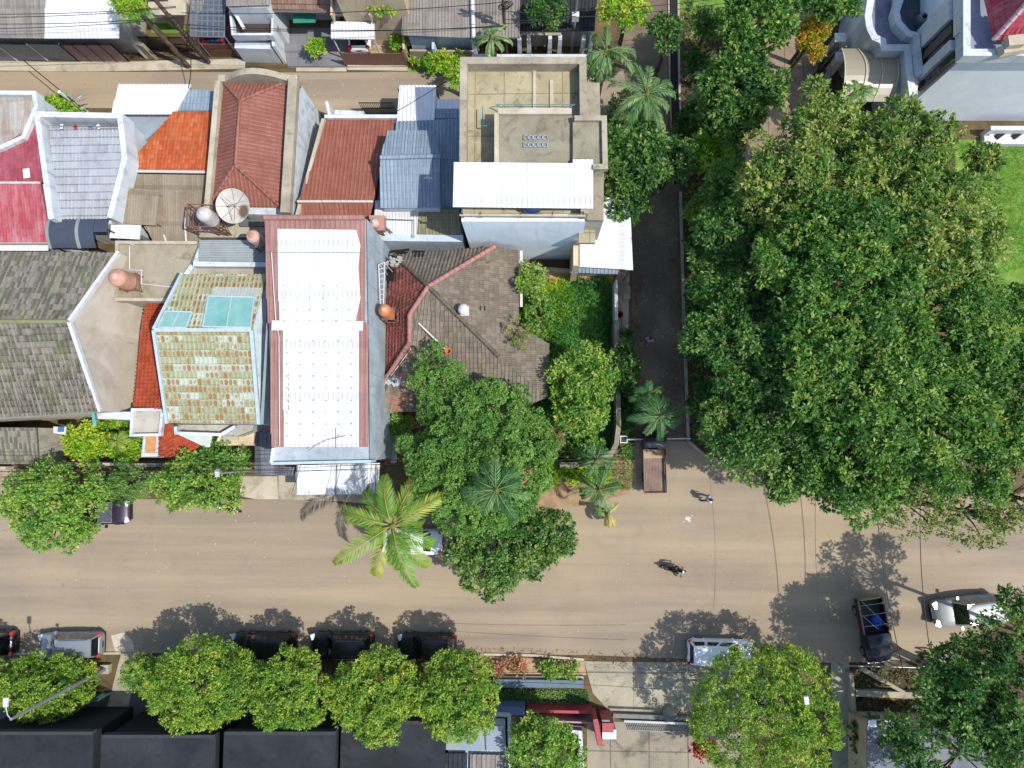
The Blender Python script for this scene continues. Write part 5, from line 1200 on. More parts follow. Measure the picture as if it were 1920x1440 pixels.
lw = thing('compound_wall', 'low white panelled compound wall with dark slots above the bright lawn', 'wall', W(1880, 250))
parapet(lw, Q((1858, 240, 1.2), (2300, 240, 1.2)), whitew, .3, 0); parapet(lw, Q((1846, 262, .5), (2300, 262, .5)), whitep, .6, 0, name='plinth')
b = MB(); b.slab(G([(1862, 244), (2300, 244), (2300, 260), (1850, 260)], .52), .1); b.build('white_bed', whitep, lw)
b = MB()
for x in (1868, 1900, 1932): b.bar(W(x, 258, .6), W(x+18, 245, .6), .35, .06)
b.build('dark_slot', dark_in, lw)
# barrier
bg = thing('boom_barrier', 'white boom barrier with square counterweight box across the alley mouth', 'barrier', W(1168, 824))
p = W(1168, 824, .6)
b = MB(); b.box((p.x, p.y, .5), (.34, .34, 1.0)); b.build('cabinet', metal_dark, bg)
b = MB(); z = 1.06
for d in ((-1, 0), (1, 0), (0, -1), (0, 1)): b.box((p.x+d[0]*.22, p.y+d[1]*.22, z), (.06 if d[0] else .5, .06 if d[1] else .38, .08))
b.build('weight_frame', whitep, bg)
q = W(1295, 822, 1.08); b = MB(); b.tube((p.x+.2, p.y, 1.08), (q.x, q.y, 1.08), .055, .035, 10); b.build('boom', whitep, bg)
b = MB(); b.tube((q.x-.1, q.y, 0), (q.x-.1, q.y, 1.0), .04); b.build('rest_post', metal_grey, bg)
# ================================================================ vehicles
tyre_m = plain('tyre_rubber', L('#1a1a1b'), .85, local=True); rim_m = plain('alloy_rim', L('#8c9094'), .35, .8, local=True)
carglass = glass('car_glass', L('#0e1216'), .04); lamp_m = glass('clear_lamp', L('#cfd4d8'), .15); tail_m = glass('red_lamp', L('#b01812'), .15); trim_m = plain('black_trim', L('#161617'), .5, local=True)
def paint(name, c, metal=.0): return plain(name, c, .4, metal, .04, 1.5, coat=.35, local=True)
def loft(b, secs, smooth=True, capends=True):
    n = len(secs[0]); vs_ = [p for s in secs for p in s]; fs = []
    for i in range(len(secs)-1):
        for k in range(n): fs.append((i*n+k, i*n+(k+1) % n, (i+1)*n+(k+1) % n, (i+1)*n+k))
    b.idx(vs_, fs, smooth)
    if capends: b.idx(secs[0], [tuple(range(n-1, -1, -1))]); b.idx(secs[-1], [tuple(range(n))])
def wheel(t, x, y, r=.31, wd=.2):
    s = 1 if y > 0 else -1
    b = MB(); p0, p1 = Vector((x, y-s*wd*.5, r)), Vector((x, y+s*wd*.5, r))
    b.path([p0, p0.lerp(p1, .12), p0.lerp(p1, .88), p1], [r*.9, r, r, r*.9], 20); w_ = b.build('wheel', tyre_m, t)
    b = MB(); b.tube(p1+Vector((0, s*.004, 0)), p1+Vector((0, s*.014, 0)), r*.62, r*.6, 16)
    for k in range(5):
        a = 2*math.pi*k/5; b.bar(p1+Vector((0, s*.02, 0)), p1+Vector((r*.55*math.cos(a), s*.02, r*.55*math.sin(a))), .05, .02)
    b.build('rim', rim_m, w_)
def car(name, label, loc, rz, pm, kind='mpv', Ln=4.4, Wd=1.72, Hh=1.68, group=None, rack=False, cat='car'):
    t = thing(name, label, cat, (0, 0, 0), 0, group)
    l, w_ = Ln/2, Wd/2
    P_ = {'mpv': (1.0, 1.75, .22, .08, .98), 'suv': (1.15, 1.75, .35, .12, 1.05), 'sedan': (1.35, 2.05, 1.25, .72, .92), 'hatch': (1.05, 1.75, .5, .2, .93)}[kind]
    ws, rf_, rr_, rb, belt = P_
    hood = belt-.03
    def sec(x, wk, zb, zt, crown=.03):
        w2 = w_*wk
        pts = [(0, zb), (w2*.86, zb), (w2*.97, zb+.1), (w2, zb+.28), (w2*.985, (zb+zt)/2+.1), (w2*.95, zt-.05), (w2*.84, zt+.005), (w2*.5, zt+crown*.8), (0, zt+crown)]
        return [Vector((x, y, z)) for y, z in pts]+[Vector((x, -y, z)) for y, z in reversed(pts[1:-1])]
    xs = [(l, .62, .34, .58), (l-.06, .80, .26, .66), (l-.2, .92, .2, hood-.16), (l-.45, .975, .18, hood-.07), (l-ws*.75, 1, .18, hood-.01), (l-ws, 1, .18, hood+.01), (0, 1, .17, belt), (-l+max(rb, .2)+.3, 1, .18, belt), (-l+.28, .97, .2, belt-.01 if kind != 'sedan' else belt-.02), (-l+.1, .9, .25, belt-.06), (-l+.02, .8, .32, belt-.18), (-l, .7, .36, belt-.3)]
    b = MB(); loft(b, [sec(*a) for a in xs])
    for sx in (l-.85*(Ln/4.4), -l+.82*(Ln/4.4)):   # wheel arches
        for s in (-1, 1):
            b.path([Vector((sx+.38*math.cos(a*math.pi/10), s*(w_+.004), .31+.38*math.sin(a*math.pi/10))) for a in range(11)], .028, 6)
    body = b.build('body', pm, t)
    # cabin
    zr = Hh-.04
    bf, rfx, rrx, rbx = l-ws, l-rf_, -l+rr_, -l+rb
    wb, wr = w_*.93, w_*.74
    B = [Vector((bf, wb*.93, belt)), Vector((bf, -wb*.93, belt)), Vector((rbx, -wb*.95, belt)), Vector((rbx, wb*.95, belt))]
    T = [Vector((rfx, wr, zr)), Vector((rfx, -wr, zr)), Vector((rrx, -wr*.97, zr)), Vector((rrx, wr*.97, zr))]
    def panel(name_, q, m, k=.012, ins=.06):
        c = sum(q, Vector())/4; q = [v.lerp(c, 0) for v in q]
        n_ = (q[1]-q[0]).cross(q[3]-q[0]).normalized()
        if n_.dot(c-Vector((0, 0, .8))) < 0: n_ = -n_
        def bl(u, v): return q[0].lerp(q[1], u).lerp(q[3].lerp(q[2], u), v)
        vs_ = [bl(ins, ins), bl(1-ins, ins), bl(1-ins, 1-ins), bl(ins, 1-ins)]
        bb = MB(); bb.idx([v+n_*k for v in vs_]+[v-n_*.02 for v in vs_], [(0, 1, 2, 3), (7, 6, 5, 4), (0, 4, 5, 1), (1, 5, 6, 2), (2, 6, 7, 3), (3, 7, 4, 0)])
        return bb.build(name_, m, t)
    b = MB(); loft(b, [[B[0], B[1], T[1], T[0]], [B[3], B[2], T[2], T[3]]], False)
    b.build('cabin_frame', pm, t)
    panel('windscreen', [B[0], B[1], T[1], T[0]], carglass, ins=.05)
    panel('rear_window', [B[2], B[3], T[3], T[2]], carglass, ins=.07)
    nwin = 3 if kind in ('mpv', 'suv') else 2
    for s, (i, j) in ((1, (0, 3)), (-1, (1, 2))):
        for k in range(nwin):
            f0, f1 = .02+k*.96/nwin+.012, .02+(k+1)*.96/nwin-.012
            panel('side_window', [B[i].lerp(B[j], f0), B[i].lerp(B[j], f1), T[i].lerp(T[j], f1), T[i].lerp(T[j], f0)], carglass, ins=.07)
    # roof skin, rounded
    n = 9; secs = []
    for i in range(n):
        f = i/(n-1); x = rfx+(rrx-rfx)*f; wk = (wr+.035)*(1-.25*(abs(f-.5)*2)**6); z = zr+.045*(1-(2*f-1)**2)**.6
        secs.append([Vector((x, wk*c, z+.03*(1-c*c)-.045*(c*c)**4)) for c in (-1, -.9, -.6, -.2, .2, .6, .9, 1)]+[Vector((x, wk*.9, zr-.03)), Vector((x, -wk*.9, zr-.03))])
    b = MB(); loft(b, secs); b.build('roof', pm, t)
    if rack:
        for s in (-1, 1):
            b = MB(); b.path([Vector((rfx-.2, s*wr*.9, zr+.03)), Vector((rfx-.35, s*wr*.9, zr+.11)), Vector((rrx+.35, s*wr*.9, zr+.11)), Vector((rrx+.2, s*wr*.9, zr+.03))], .018, 6); b.build('roof_rail', metal_grey, t)
    for s in (-1, 1):
        b = MB(); b.box((l-.16, s*w_*.66, hood-.2), (.3, .38, .14), -s*.35); b.build('headlight', lamp_m, t)
        b = MB(); b.box((-l+.12, s*w_*.8, belt-.1), (.2, .24, .3), s*.3); b.build('tail_light', tail_m, t)
        b = MB(); b.box((bf-.35, s*(w_+.09), belt+.06), (.16, .2, .13), s*.15); b.bar((bf-.35, s*w_*.94, belt), (bf-.35, s*(w_+.06), belt+.05), .04, .04); b.build('wing_mirror', pm, t)
        for k in range(2):
            x = bf-.75-k*.95; b = MB(); b.box((x, s*(w_*.985), belt-.16), (.2, .03, .035)); b.build('door_handle', pm if kind != 'suv' else metal_grey, t)
        for x in (l-.85*(Ln/4.4), -l+.82*(Ln/4.4)): wheel(t, x, s*(w_-.1))
    b = MB(); b.box((l+.005, 0, .5), (.05, w_*1.05, .18)); b.build('grille', trim_m, t)
    b = MB()
    b.box((l-.04, 0, .3), (.14, w_*1.3, .1)); b.box((-l+.05, 0, .34), (.14, w_*1.5, .12)); b.build('bumper', trim_m, t)
    b = MB(); b.box((-l-.012, 0, .62), (.02, .42, .12)); b.build('number_plate', trim_m, t)
    for k in (-.25, .25):
        b = MB(); a = Vector((bf+.02, k-.1, belt+.045)); b.bar(a, Vector((bf-.28, k+.28, belt+.24)), .02, .02); b.build('wiper', trim_m, t)
    place(t, loc, rz); return t
def gp_(px, py, z=.8): p = W(px, py, z); return Vector((p.x, p.y, .014))
white_c, silver_c, black_c = paint('white_car_paint', L('#e6e8ea')), paint('silver_car_paint', L('#8e929a'), .5), paint('black_car_paint', L('#0b0c0e'))
gp1 = 'cars parked along the south kerb'
car('parked_car', 'black car cut by the left photo edge with red tail lights', gp_(-30, 1206), R(180), black_c, 'hatch', 4.2, 1.7, 1.55, gp1)
car('parked_car', 'silver grey people carrier parked nearest the pale dust patch', gp_(131, 1210), R(181.5), silver_c, 'mpv', 4.4, 1.68, 1.7, gp1, True)
car('parked_car', 'black people carrier parked between the two leftmost round street trees', gp_(493, 1210), R(180), black_c, 'mpv', 4.4, 1.72, 1.7, gp1)
car('parked_car', 'black sport utility car with chrome roof rails in the middle of the black row', gp_(641, 1211), R(180), black_c, 'suv', 4.25, 1.8, 1.75, gp1, True)
car('parked_car', 'black hatchback at the right end of the black row', gp_(800, 1212), R(180), black_c, 'hatch', 3.95, 1.7, 1.5, gp1)
car('parked_car', 'white compact people carrier beside the concrete driveway half under a round tree', gp_(1350, 1224), R(-1), white_c, 'mpv', 4.25, 1.7, 1.65, gp1)
car('parked_car', 'white saloon car half hidden under the yellow green coconut palm', gp_(773, 1016), R(180), paint('white_saloon_paint', L('#d4d8dc')), 'sedan', 4.1, 1.7, 1.45)
car('parked_car', 'dark purple car with only its bonnet showing from the bright green tree', gp_(186, 961), R(2), paint('plum_car_paint', L('#2c2236'), .3), 'hatch', 4.1, 1.72, 1.5)
car('parked_car', 'pale grey off road car parked slantwise under the dark trees at right', gp_(1815, 1145), R(187), paint('pale_grey_paint', L('#7c8080')), 'suv', 4.5, 1.78, 1.8, None, True)
car('parked_car', 'dark blue car under the steel grid carport beyond the back lane', gp_(398, 36), R(95), paint('navy_car_paint', L('#1c2a4c')), 'hatch', 3.8, 1.6, 1.5)
car('parked_car', 'white car under the small white canopy of the cream balcony house', gp_(674, 46), R(90), white_c, 'hatch', 3.8, 1.6, 1.5)
# flat bed truck
def truck():
    t = thing('flatbed_truck', 'small truck with brown slatted timber bed and open tailgate under palm fronds', 'truck')
    b = MB(); b.box((0, 0, .55), (4.2, .7, .16)); b.build('chassis', trim_m, t)
    b = MB(); loft(b, [[Vector((x, s*wd, z)) for s, z in ((-1, .45), (1, .45), (1, zt), (.86, zt+.02), (-.86, zt+.02), (-1, zt))] for x, wd, zt in ((.98, .74, 1.72), (1.05, .76, 1.78), (1.6, .76, 1.78), (2.02, .74, 1.2), (2.12, .7, .95))])
    b.build('cab', paint('charcoal_cab_paint', L('#22262c')), t)
    b = MB(); b.slab([(2.01, -.62, 1.25), (2.01, .62, 1.25), (1.66, .6, 1.75), (1.66, -.6, 1.75)], .03); b.build('windscreen', carglass, t)
    for s in (-1, 1):
        b = MB(); b.box((1.4, s*.765, 1.38), (.55, .02, .36)); b.build('side_window', carglass, t)
        b = MB(); b.box((2.08, s*.52, .85), (.12, .22, .16)); b.build('headlight', lamp_m, t)
        b = MB(); b.box((1.75, s*.9, 1.3), (.06, .18, .24)); b.build('wing_mirror', trim_m, t)
        for x in (1.45, -1.05): wheel(t, x, s*.66, .3, .2)
    bedm = weathered('grey_brown_planks', [A('#8c7468'), A('#a08678'), A('#ae9486')], 1.2, A('#74604e'), .4)
    b = MB()
    for i in range(14):
        y = -.70+1.4*(i+.5)/14; b.box((-.62, y, .80), (2.9, .085, .05))
    b.build('bed_floor', bedm, t)
    b = MB(); b.box((.55, 0, .86), (.6, 1.36, .06)); b.build('plywood_sheet', weathered('plywood', [A('#b49878'), A('#c8ac88'), A('#d2b896')], 1.5), t)
    for s in (-1, 1): 
        b = MB(); b.box((-.6, s*.74, .98), (2.95, .05, .36)); b.build('side_board', metal_brown if s > 0 else trim_m, t)
    b = MB(); b.box((.86, 0, 1.15), (.06, 1.52, .75)); b.build('head_board', trim_m, t)
    b = MB(); b.box((-2.09, 0, .96), (.05, 1.5, .34)); b.build('tailgate', metal_brown, t)
    for s in (-1, 1): b = MB(); b.box((-2.12, s*.6, .62), (.05, .2, .1)); b.build('tail_light', tail_m, t)
    return t
place(truck(), gp_(1226, 866), R(91))
def pickup():
    t = thing('pickup_truck', 'black old pickup with open cargo bed and brown side rail parked in tree shade', 'pickup truck')
    bk = paint('faded_black_paint', L('#131416'))
    b = MB(); loft(b, [[Vector((x, s*wd, z)) for s, z in ((-1, .4), (1, .4), (1, zt-.1), (.85, zt), (-.85, zt), (-1, zt-.1))] for x, wd, zt in ((.2, .82, .98), (.9, .83, 1.0), (1.5, .82, .98), (2.0, .76, .9), (2.1, .66, .75))]); b.build('body', bk, t)
    b = MB(); loft(b, [[Vector((x, s*wd, z)) for s, z in ((-1, .95), (1, .95), (.86, zt), (-.86, zt))] for x, wd, zt in ((.12, .8, 1.55), (.2, .82, 1.62), (.85, .8, 1.62), (1.25, .78, 1.02))]); b.build('cab', bk, t)
    b = MB(); b.slab([(1.23, -.64, 1.06), (1.23, .64, 1.06), (.9, .6, 1.6), (.9, -.6, 1.6)], .03); b.build('windscreen', carglass, t)
    b = MB(); b.box((-.95, 0, .62), (2.2, 1.5, .06)); b.build('bed_floor', plain('dark_bed', L('#22242a'), .7, local=True), t)
    for s in (-1, 1):
        b = MB(); b.box((-.95, s*.8, .85), (2.25, .06, .5)); b.build('side_board', bk, t)
        b = MB(); b.box((-.95, s*.8, 1.15), (2.2, .09, .08)); b.build('side_rail', plain('salmon_rail', A('#b07a68'), .7, local=True) if s < 0 else trim_m, t)
        for x in (1.45, -1.25): wheel(t, x, s*.74, .34, .22)
        b = MB(); b.tube((2.08, s*.55, .72), (2.16, s*.55, .72), .12, n=14); b.build('headlight', lamp_m, t)
        b = MB(); b.box((-2.1, s*.7, .8), (.05, .14, .2)); b.build('tail_light', tail_m, t)
    b = MB(); b.box((-2.08, 0, .86), (.06, 1.5, .5)); b.box((-2.08, 0, 1.14), (.1, 1.2, .05)); b.build('tailgate', plain('yellowed_board', A('#a89c5c'), .7, local=True), t)
    b = MB()
    for x in (-1.75, -1.1, -.4): b.tube((x, -.8, 1.3), (x, .8, 1.3), .018)
    b.tube((-2.0, -.6, 1.3), (-.2, .75, 1.3), .015); b.tube((-1.2, -.8, 1.3), (-.1, .1, 1.3), .015); b.build('load_bar', galv, t)
    b = MB(); b.box((2.17, 0, .55), (.08, 1.5, .1))
    for k in range(9): b.box((2.14, -.4+k*.1, .74), (.04, .03, .2))
    b.build('grille', rim_m, t); return t
pk_loc, pk_rz = gp_(1638, 1180), R(-81); place(pickup(), pk_loc, pk_rz)
bd = thing('blue_tarp_bundle', 'bright blue tarpaulin bundle lying in the black pickup bed', 'tarpaulin', (0, 0, 0))
b = MB(); vs_, n = [], 12
for i in range(7):
    for k in range(n):
        a = 2*math.pi*k/n; r_ = (.36, .4, .36, .28, .2, .1, .01)[i]*(1+.18*math.sin(3*a+i)); vs_.append((r_*math.cos(a)*1.3, r_*math.sin(a), .08*i+.02*math.sin(5*a)))
b.idx(vs_, [(i*n+k, i*n+(k+1) % n, (i+1)*n+(k+1) % n, (i+1)*n+k) for i in range(6) for k in range(n)], True); b.build('bundle', plain('blue_tarp', L('#1c4ab4'), .5, noise=.2, sc=5), bd)
o2 = Vector((-.45, .35, 0)); o2.rotate(Matrix.Rotation(pk_rz, 3, 'Z')); place(bd, pk_loc+o2+Vector((0, 0, .655)), pk_rz)
af = thing('tow_frame', 'black A shaped metal frame leaning beside the pickup bonnet', 'frame', W(1680, 1215))
b = MB(); b.bar(W(1664, 1196, .8), W(1690, 1216, .3), .08, .08); b.bar(W(1668, 1226, .8), W(1690, 1216, .3), .08, .08); b.bar(W(1690, 1216, .3), W(1690, 1216, 0), .08, .08); b.build('bars', trim_m, af)
# ================================================================ people
def skinmesh(name, joints, edges, mat, parent, sub=2, root=0):
    me = bpy.data.meshes.new(name); me.from_pydata([j[0] for j in joints], edges, []); me.materials.append(mat)
    o = bpy.data.objects.new(name, me); col.objects.link(o); o.parent = parent; ORI[o.name] = Vector((0, 0, 0))
    m = o.modifiers.new('skin', 'SKIN'); m.use_smooth_shade = True; m.branch_smoothing = .6
    sk = me.skin_vertices[0] if me.skin_vertices else None
    if sk is None: return o
    for i, j in enumerate(joints):
        r_ = j[1]; sk.data[i].radius = r_ if isinstance(r_, tuple) else (r_, r_)
    sk.data[root].use_root = True
    s = o.modifiers.new('sub', 'SUBSURF'); s.levels = sub; s.render_levels = sub
    return o
def add_skin(me):
    with_ctx = bpy.context.view_layer
    return me
def person(label, pose, skinc, shirt, trou, hairc):
    """x forward, z up, standing height 1.68"""
    t = thing('person', label, 'person')
    J = []; E = []
    def j(p, r, par=None):
        J.append((Vector(p), r)); 
        if par is not None: E.append((par, len(J)-1))
        return len(J)-1
    q = pose
    pel = j(q['pelvis'], (.12, .12)); 
    ch = j(q['chest'], (.13, .13), pel); nk = j(q['neck'], .055, ch)
    hd0 = j(q['head'], .085, nk); hv = Vector(q['head']); up_ = (hv-Vector(q['neck'])).normalized()
    top = j(hv+up_*.10, .075, hd0); 
    fwd = Vector(q.get('face', (1, 0, 0))).normalized(); side = up_.cross(fwd).normalized()
    j(hv+fwd*.105+up_*.0, .014, hd0)               # nose
    j(hv+fwd*.06-up_*.07, .03, hd0)                # chin
    for s in (-1, 1): j(hv+side*s*.088, .014, hd0)  # ears
    for s, nm in ((1, 'L'), (-1, 'R')):
        sh, el, wr = [Vector(v) for v in q['arm'+nm]]
        a = j(sh-Vector((0, 0, .015)), .045, ch); b_ = j(el, .042, a); c = j(wr, .028, b_)
        d = (wr-el).normalized(); pm_ = j(wr+d*.07, (.036, .022), c)
        out = d.cross(Vector((0, 0, 1))); out = out.normalized() if out.length > .1 else Vector((1, 0, 0))
        cu = Vector((0, 0, -.02)) if 'hold' not in q else Vector((0, 0, -.05))
        for f in range(4):
            off_ = out*(f-1.5)*.02; l_ = (.075, .085, .08, .06)[f]
            m1 = j(wr+d*(.09+l_*.5)+off_*1.1, .0095, pm_); j(wr+d*(.09+l_*.9)+off_*1.2+cu, .008, m1)
        th = j(wr+d*.05+out*-.045*s, .011, pm_); j(wr+d*.09+out*-.06*s+cu*.5, .009, th)
    for nm in 'LR':
        hp, kn, an, toe = [Vector(v) for v in q['leg'+nm]]
        a = j(hp, .085, pel); b_ = j(kn, .058, a); c = j(an, .04, b_); j(toe, (.035, .03), c)
    skinmesh('body', J, E, skinc, t)
    def ring(c, ax, rx_, ry_, n=16):
        ax = Vector(ax).normalized(); sd = Vector((0, 1, 0)); sd = (sd-ax*sd.dot(ax)).normalized(); fw = sd.cross(ax)
        return [Vector(c)+sd*rx_*math.cos(2*math.pi*k/n)+fw*ry_*math.sin(2*math.pi*k/n) for k in range(n)]
    P0, C0, K0 = Vector(q['pelvis']), Vector(q['chest']), Vector(q['neck']); ax = C0-P0
    b = MB(); loft(b, [ring(P0-ax.normalized()*.06, ax, .175, .135), ring(P0+ax*.35, ax, .165, .125), ring(P0+ax*.8, ax, .19, .14), ring(C0+ax*.1, ax, .205, .135), ring(C0.lerp(K0, .55), K0-C0, .15, .1), ring(C0.lerp(K0, .85), K0-C0, .07, .07)])
    for nm in 'LR':
        sh, el, wr = [Vector(v) for v in q['arm'+nm]]; b.path([sh.lerp(C0, .3), sh, sh.lerp(el, .6), el.lerp(wr, .08)], [.1, .086, .066, .058], 12)
    b.build('shirt', shirt, t)
    b = MB(); loft(b, [ring(P0+ax*.12, ax, .168, .128), ring(P0-ax.normalized()*.04, ax, .175, .14), ring(P0-ax.normalized()*.12, ax, .16, .13)])
    for nm in 'LR':
        hp, kn, an, toe = [Vector(v) for v in q['leg'+nm]]; b.path([hp.lerp(P0, .25), hp, kn, an+(kn-an)*.08], [.09, .1, .072, .062], 12)
    b.build('trousers', trou, t)
    b = MB(); hc = hv+up_*.045-fwd*.022; n = 16; vs_ = []; sd = side; 
    for i_ in range(8):
        ph_ = math.pi*.5*(1-i_/7)-.15*(1-i_/7) if False else (math.pi/2)*(i_/7)
        r_ = math.cos(ph_)*.108; z_ = math.sin(ph_)*.105
        for k in range(n):
            a = 2*math.pi*k/n; vs_.append(hc+sd*r_*math.cos(a)*.9+fwd*r_*math.sin(a)*1.02+up_*z_)
    lowr = []
    for k in range(n):
        a = 2*math.pi*k/n; dp = .09 if math.sin(a) < .35 else 0.0
        lowr.append(hc+sd*.1*math.cos(a)*.93+fwd*.104*math.sin(a)-up_*dp)
    vs_ = lowr+vs_; b.idx(vs_, [(i_*n+k, i_*n+(k+1) % n, (i_+1)*n+(k+1) % n, (i_+1)*n+k) for i_ in range(8) for k in range(n)], True); b.build('hair', hairc, t)
    for nm in 'LR':
        hp, kn, an, toe = [Vector(v) for v in q['leg'+nm]]; hl = an+(an-toe).normalized()*.05-Vector((0, 0, .04))
        b = MB(); b.path([hl, an-Vector((0, 0, .035)), an.lerp(toe, .6), toe+(toe-an).normalized()*.06], [.03, .052, .048, .025], 10); b.build('shoe', trim_m, t)
    b = MB()
    for s in (-1, 1): b.lathe(hv+fwd*.083+side*s*.032+up_*.02, [(.001, -.01), (.01, 0), (.001, .01)], 8)
    b.build('eyes', dark_in, t)
    return t
walk = dict(pelvis=(0, 0, .92), chest=(.03, 0, 1.28), neck=(.05, 0, 1.45), head=(.08, 0, 1.56),
            armL=((.03, .19, 1.38), (-.05, .24, 1.12), (.06, .25, .90)), armR=((.03, -.19, 1.38), (.08, -.24, 1.12), (.22, -.23, .94)),
            legL=((0, .09, .88), (.18, .1, .50), (.2, .1, .09), (.36, .11, .05)), legR=((0, -.09, .88), (-.06, -.1, .48), (-.3, -.1, .14), (-.17, -.1, .05)))
ride = dict(hold=1, pelvis=(-.15, 0, .86), chest=(-.06, 0, 1.2), neck=(-.02, 0, 1.37), head=(.02, 0, 1.48),
            armL=((-.06, .19, 1.3), (.12, .3, 1.1), (.36, .3, 1.06)), armR=((-.06, -.19, 1.3), (.12, -.3, 1.1), (.36, -.3, 1.06)),
            legL=((-.12, .1, .84), (.28, .18, .72), (.12, .2, .34), (.26, .22, .29)), legR=((-.12, -.1, .84), (.28, -.18, .72), (.12, -.2, .34), (.26, -.22, .29)))
skin_m = plain('skin', L('#8a5c42'), .6, local=True); hair_m = plain('black_hair', L('#0f0d0c'), .6, local=True)
p1 = person('person in white and pale blue shirt walking across the junction', walk, skin_m, plain('white_shirt', A('#dfe4f4'), .8, noise=.08, local=True), plain('blue_jeans', L('#38486c'), .85, local=True), hair_m)
place(p1, W(1321, 934, 0)+Vector((0, 0, .014)), R(15))
p2 = person('person in pink top walking up the shaded alley', walk, skin_m, plain('pink_shirt', A('#d8a0b8'), .8, local=True), plain('grey_blue_trousers', L('#6a7088'), .85, local=True), hair_m)
place(p2, W(1212, 642, 0)+Vector((0, 0, .01)), R(60))
def motorbike(label, pm, group=None):
    t = thing('motorcycle', label, 'motorcycle', group=group)
    for x, nm in ((.62, 1), (-.6, 1)):
        b = MB(); n = 24
        pts = [Vector((x+.24*math.cos(2*math.pi*k/n), 0, .29+.24*math.sin(2*math.pi*k/n))) for k in range(n+1)]; b.path(pts, .05, 8, False); w_ = b.build('wheel', tyre_m, t)
        b = MB(); b.tube((x, -.05, .29), (x, .05, .29), .06)
        for k in range(6): a = math.pi*k/3; b.bar((x, 0, .29), (x+.22*math.cos(a), 0, .29+.22*math.sin(a)), .02, .02)
        b.build('rim', rim_m, w_)
    def ov(nm, m, st):
        b = MB(); n = 12; loft(b, [[Vector((x, wy*math.cos(2*math.pi*k/n), z+hz*math.sin(2*math.pi*k/n))) for k in range(n)] for x, wy, z, hz in st]); return b.build(nm, m, t)
    ov('body', pm, [(-.78, .04, .66, .04), (-.6, .11, .62, .1), (-.3, .14, .56, .14), (0, .12, .46, .12), (.25, .09, .42, .1), (.4, .12, .6, .2), (.5, .1, .78, .12), (.56, .03, .84, .05)])
    ov('seat', plain('black_vinyl', L('#141414'), .5, local=True), [(-.72, .05, .76, .03), (-.55, .13, .77, .05), (-.2, .14, .74, .05), (.08, .09, .72, .04), (.14, .03, .70, .02)])
    ov('front_mudguard', pm, [(.86, .03, .44, .02), (.76, .07, .56, .03), (.6, .07, .6, .03), (.44, .05, .52, .02)])
    b = MB(); b.tube((.5, 0, .86), (.62, 0, .3), .035); b.build('fork', metal_grey, t)
    b = MB(); b.path([(.38, -.34, 1.0), (.46, -.2, .96), (.5, 0, .92), (.46, .2, .96), (.38, .34, 1.0)], .016, 8); b.build('handlebar', metal_dark, t)
    b = MB(); b.box((.58, 0, .88), (.1, .16, .12)); b.build('headlight', lamp_m, t)
    b = MB(); b.box((-.8, 0, .66), (.05, .14, .08)); b.build('tail_light', tail_m, t)
    b = MB(); b.tube((0, -.16, .28), (-.7, -.17, .36), .045); b.build('exhaust', rim_m, t)
    for s in (-1, 1):
        b = MB(); b.tube((.44, s*.22, .96), (.46, s*.3, 1.14), .008); b.box((.46, s*.31, 1.16), (.02, .1, .07)); b.build('wing_mirror', metal_dark, t)
    return t
mp, mr = W(1263, 1067, .5), R(-12)
m1 = motorbike('black motorcycle being ridden along the main road', paint('black_bike_paint', L('#17181b'))); place(m1, Vector((mp.x, mp.y, .014)), mr)
p3 = person('person in dark olive jacket riding the black motorcycle', ride, skin_m, plain('olive_jacket', L('#2e3024'), .8, local=True), plain('black_trousers', L('#16171a'), .8, local=True), hair_m)
place(p3, Vector((mp.x, mp.y, .014)), mr)
m2 = motorbike('white and purple scooter parked by bright bush at the north kerb', paint('white_bike_paint', L('#c8cad4'))); place(m2, W(434, 953, 0)+Vector((0, 0, .014)), R(165))
# ================================================================ poles, lamps, cables
def pole(name, label, base, h_, r0, r1, m, cat='pole', lean=(0, 0), group=None):
    t = thing(name, label, cat, base, group=group); b = MB(); b.tube(base, base+Vector((lean[0], lean[1], h_)), r0, r1, 14); b.build('shaft', m, t); return t
def arms(t, base, h_, m, n=2, L_=1.6):
    b = MB()
    for k in range(n):
        z = h_-.3-.6*k; b.bar(base+Vector((-L_/2, 0, z)), base+Vector((L_/2, 0, z)), .09, .09)
        for x in (-.45, -.2, .2, .45): b.tube(base+Vector((L_*x, 0, z+.05)), base+Vector((L_*x, 0, z+.2)), .035, .02, 8)
    return b.build('cross_arm', m, t)
p = W(392, 118, 0); t = pole('utility_pole', 'tangled dark timber utility pole with white lamp arm at the back lane', p, 8.8, .17, .12, woodp, 'utility pole', group='utility poles')
arms(t, p+Vector((-.0, 0, 0)), 8.4, woodp)
b = MB()
for k in range(16): z = .3+k*.35; b.path([p+Vector((.2*math.cos(a*1.3+k), .2*math.sin(a*1.3+k), z+.06*a)) for a in range(6)], .03, 5)
b.build('cable_coil', metal_dark, t)
b = MB(); a0 = p+Vector((0, 0, 7.2)); b.path([a0, a0+Vector((-.5, .5, .5)), a0+Vector((-1.0, .2, .6)), a0+Vector((-1.3, -.3, .45))], .035, 8); ob = b.build('lamp_arm', galv, t)
b = MB(); b.box(a0+Vector((-1.4, -.5, .42)), (.22, .5, .12), .3, .8); b.build('lamp_head', whitep, ob)
p = W(1072, 98, 0); t = pole('utility_pole', 'slim grey steel utility pole with transformer box behind the pillar fence', p, 9.0, .11, .08, galv, 'utility pole', group='utility poles'); arms(t, p, 8.8, galv)
b = MB(); b.box(p+Vector((0, -.15, 4.6)), (.45, .35, .6)); b.build('junction_box', whitep, t)
p = W(950, 104, 0); t = pole('utility_pole', 'rust brown utility pole with cable bundle left of the small pale palm', p, 8.8, .11, .09, plain('rust_pole', A('#7a5048'), .8), 'utility pole', group='utility poles'); arms(t, p, 8.0, woodp)
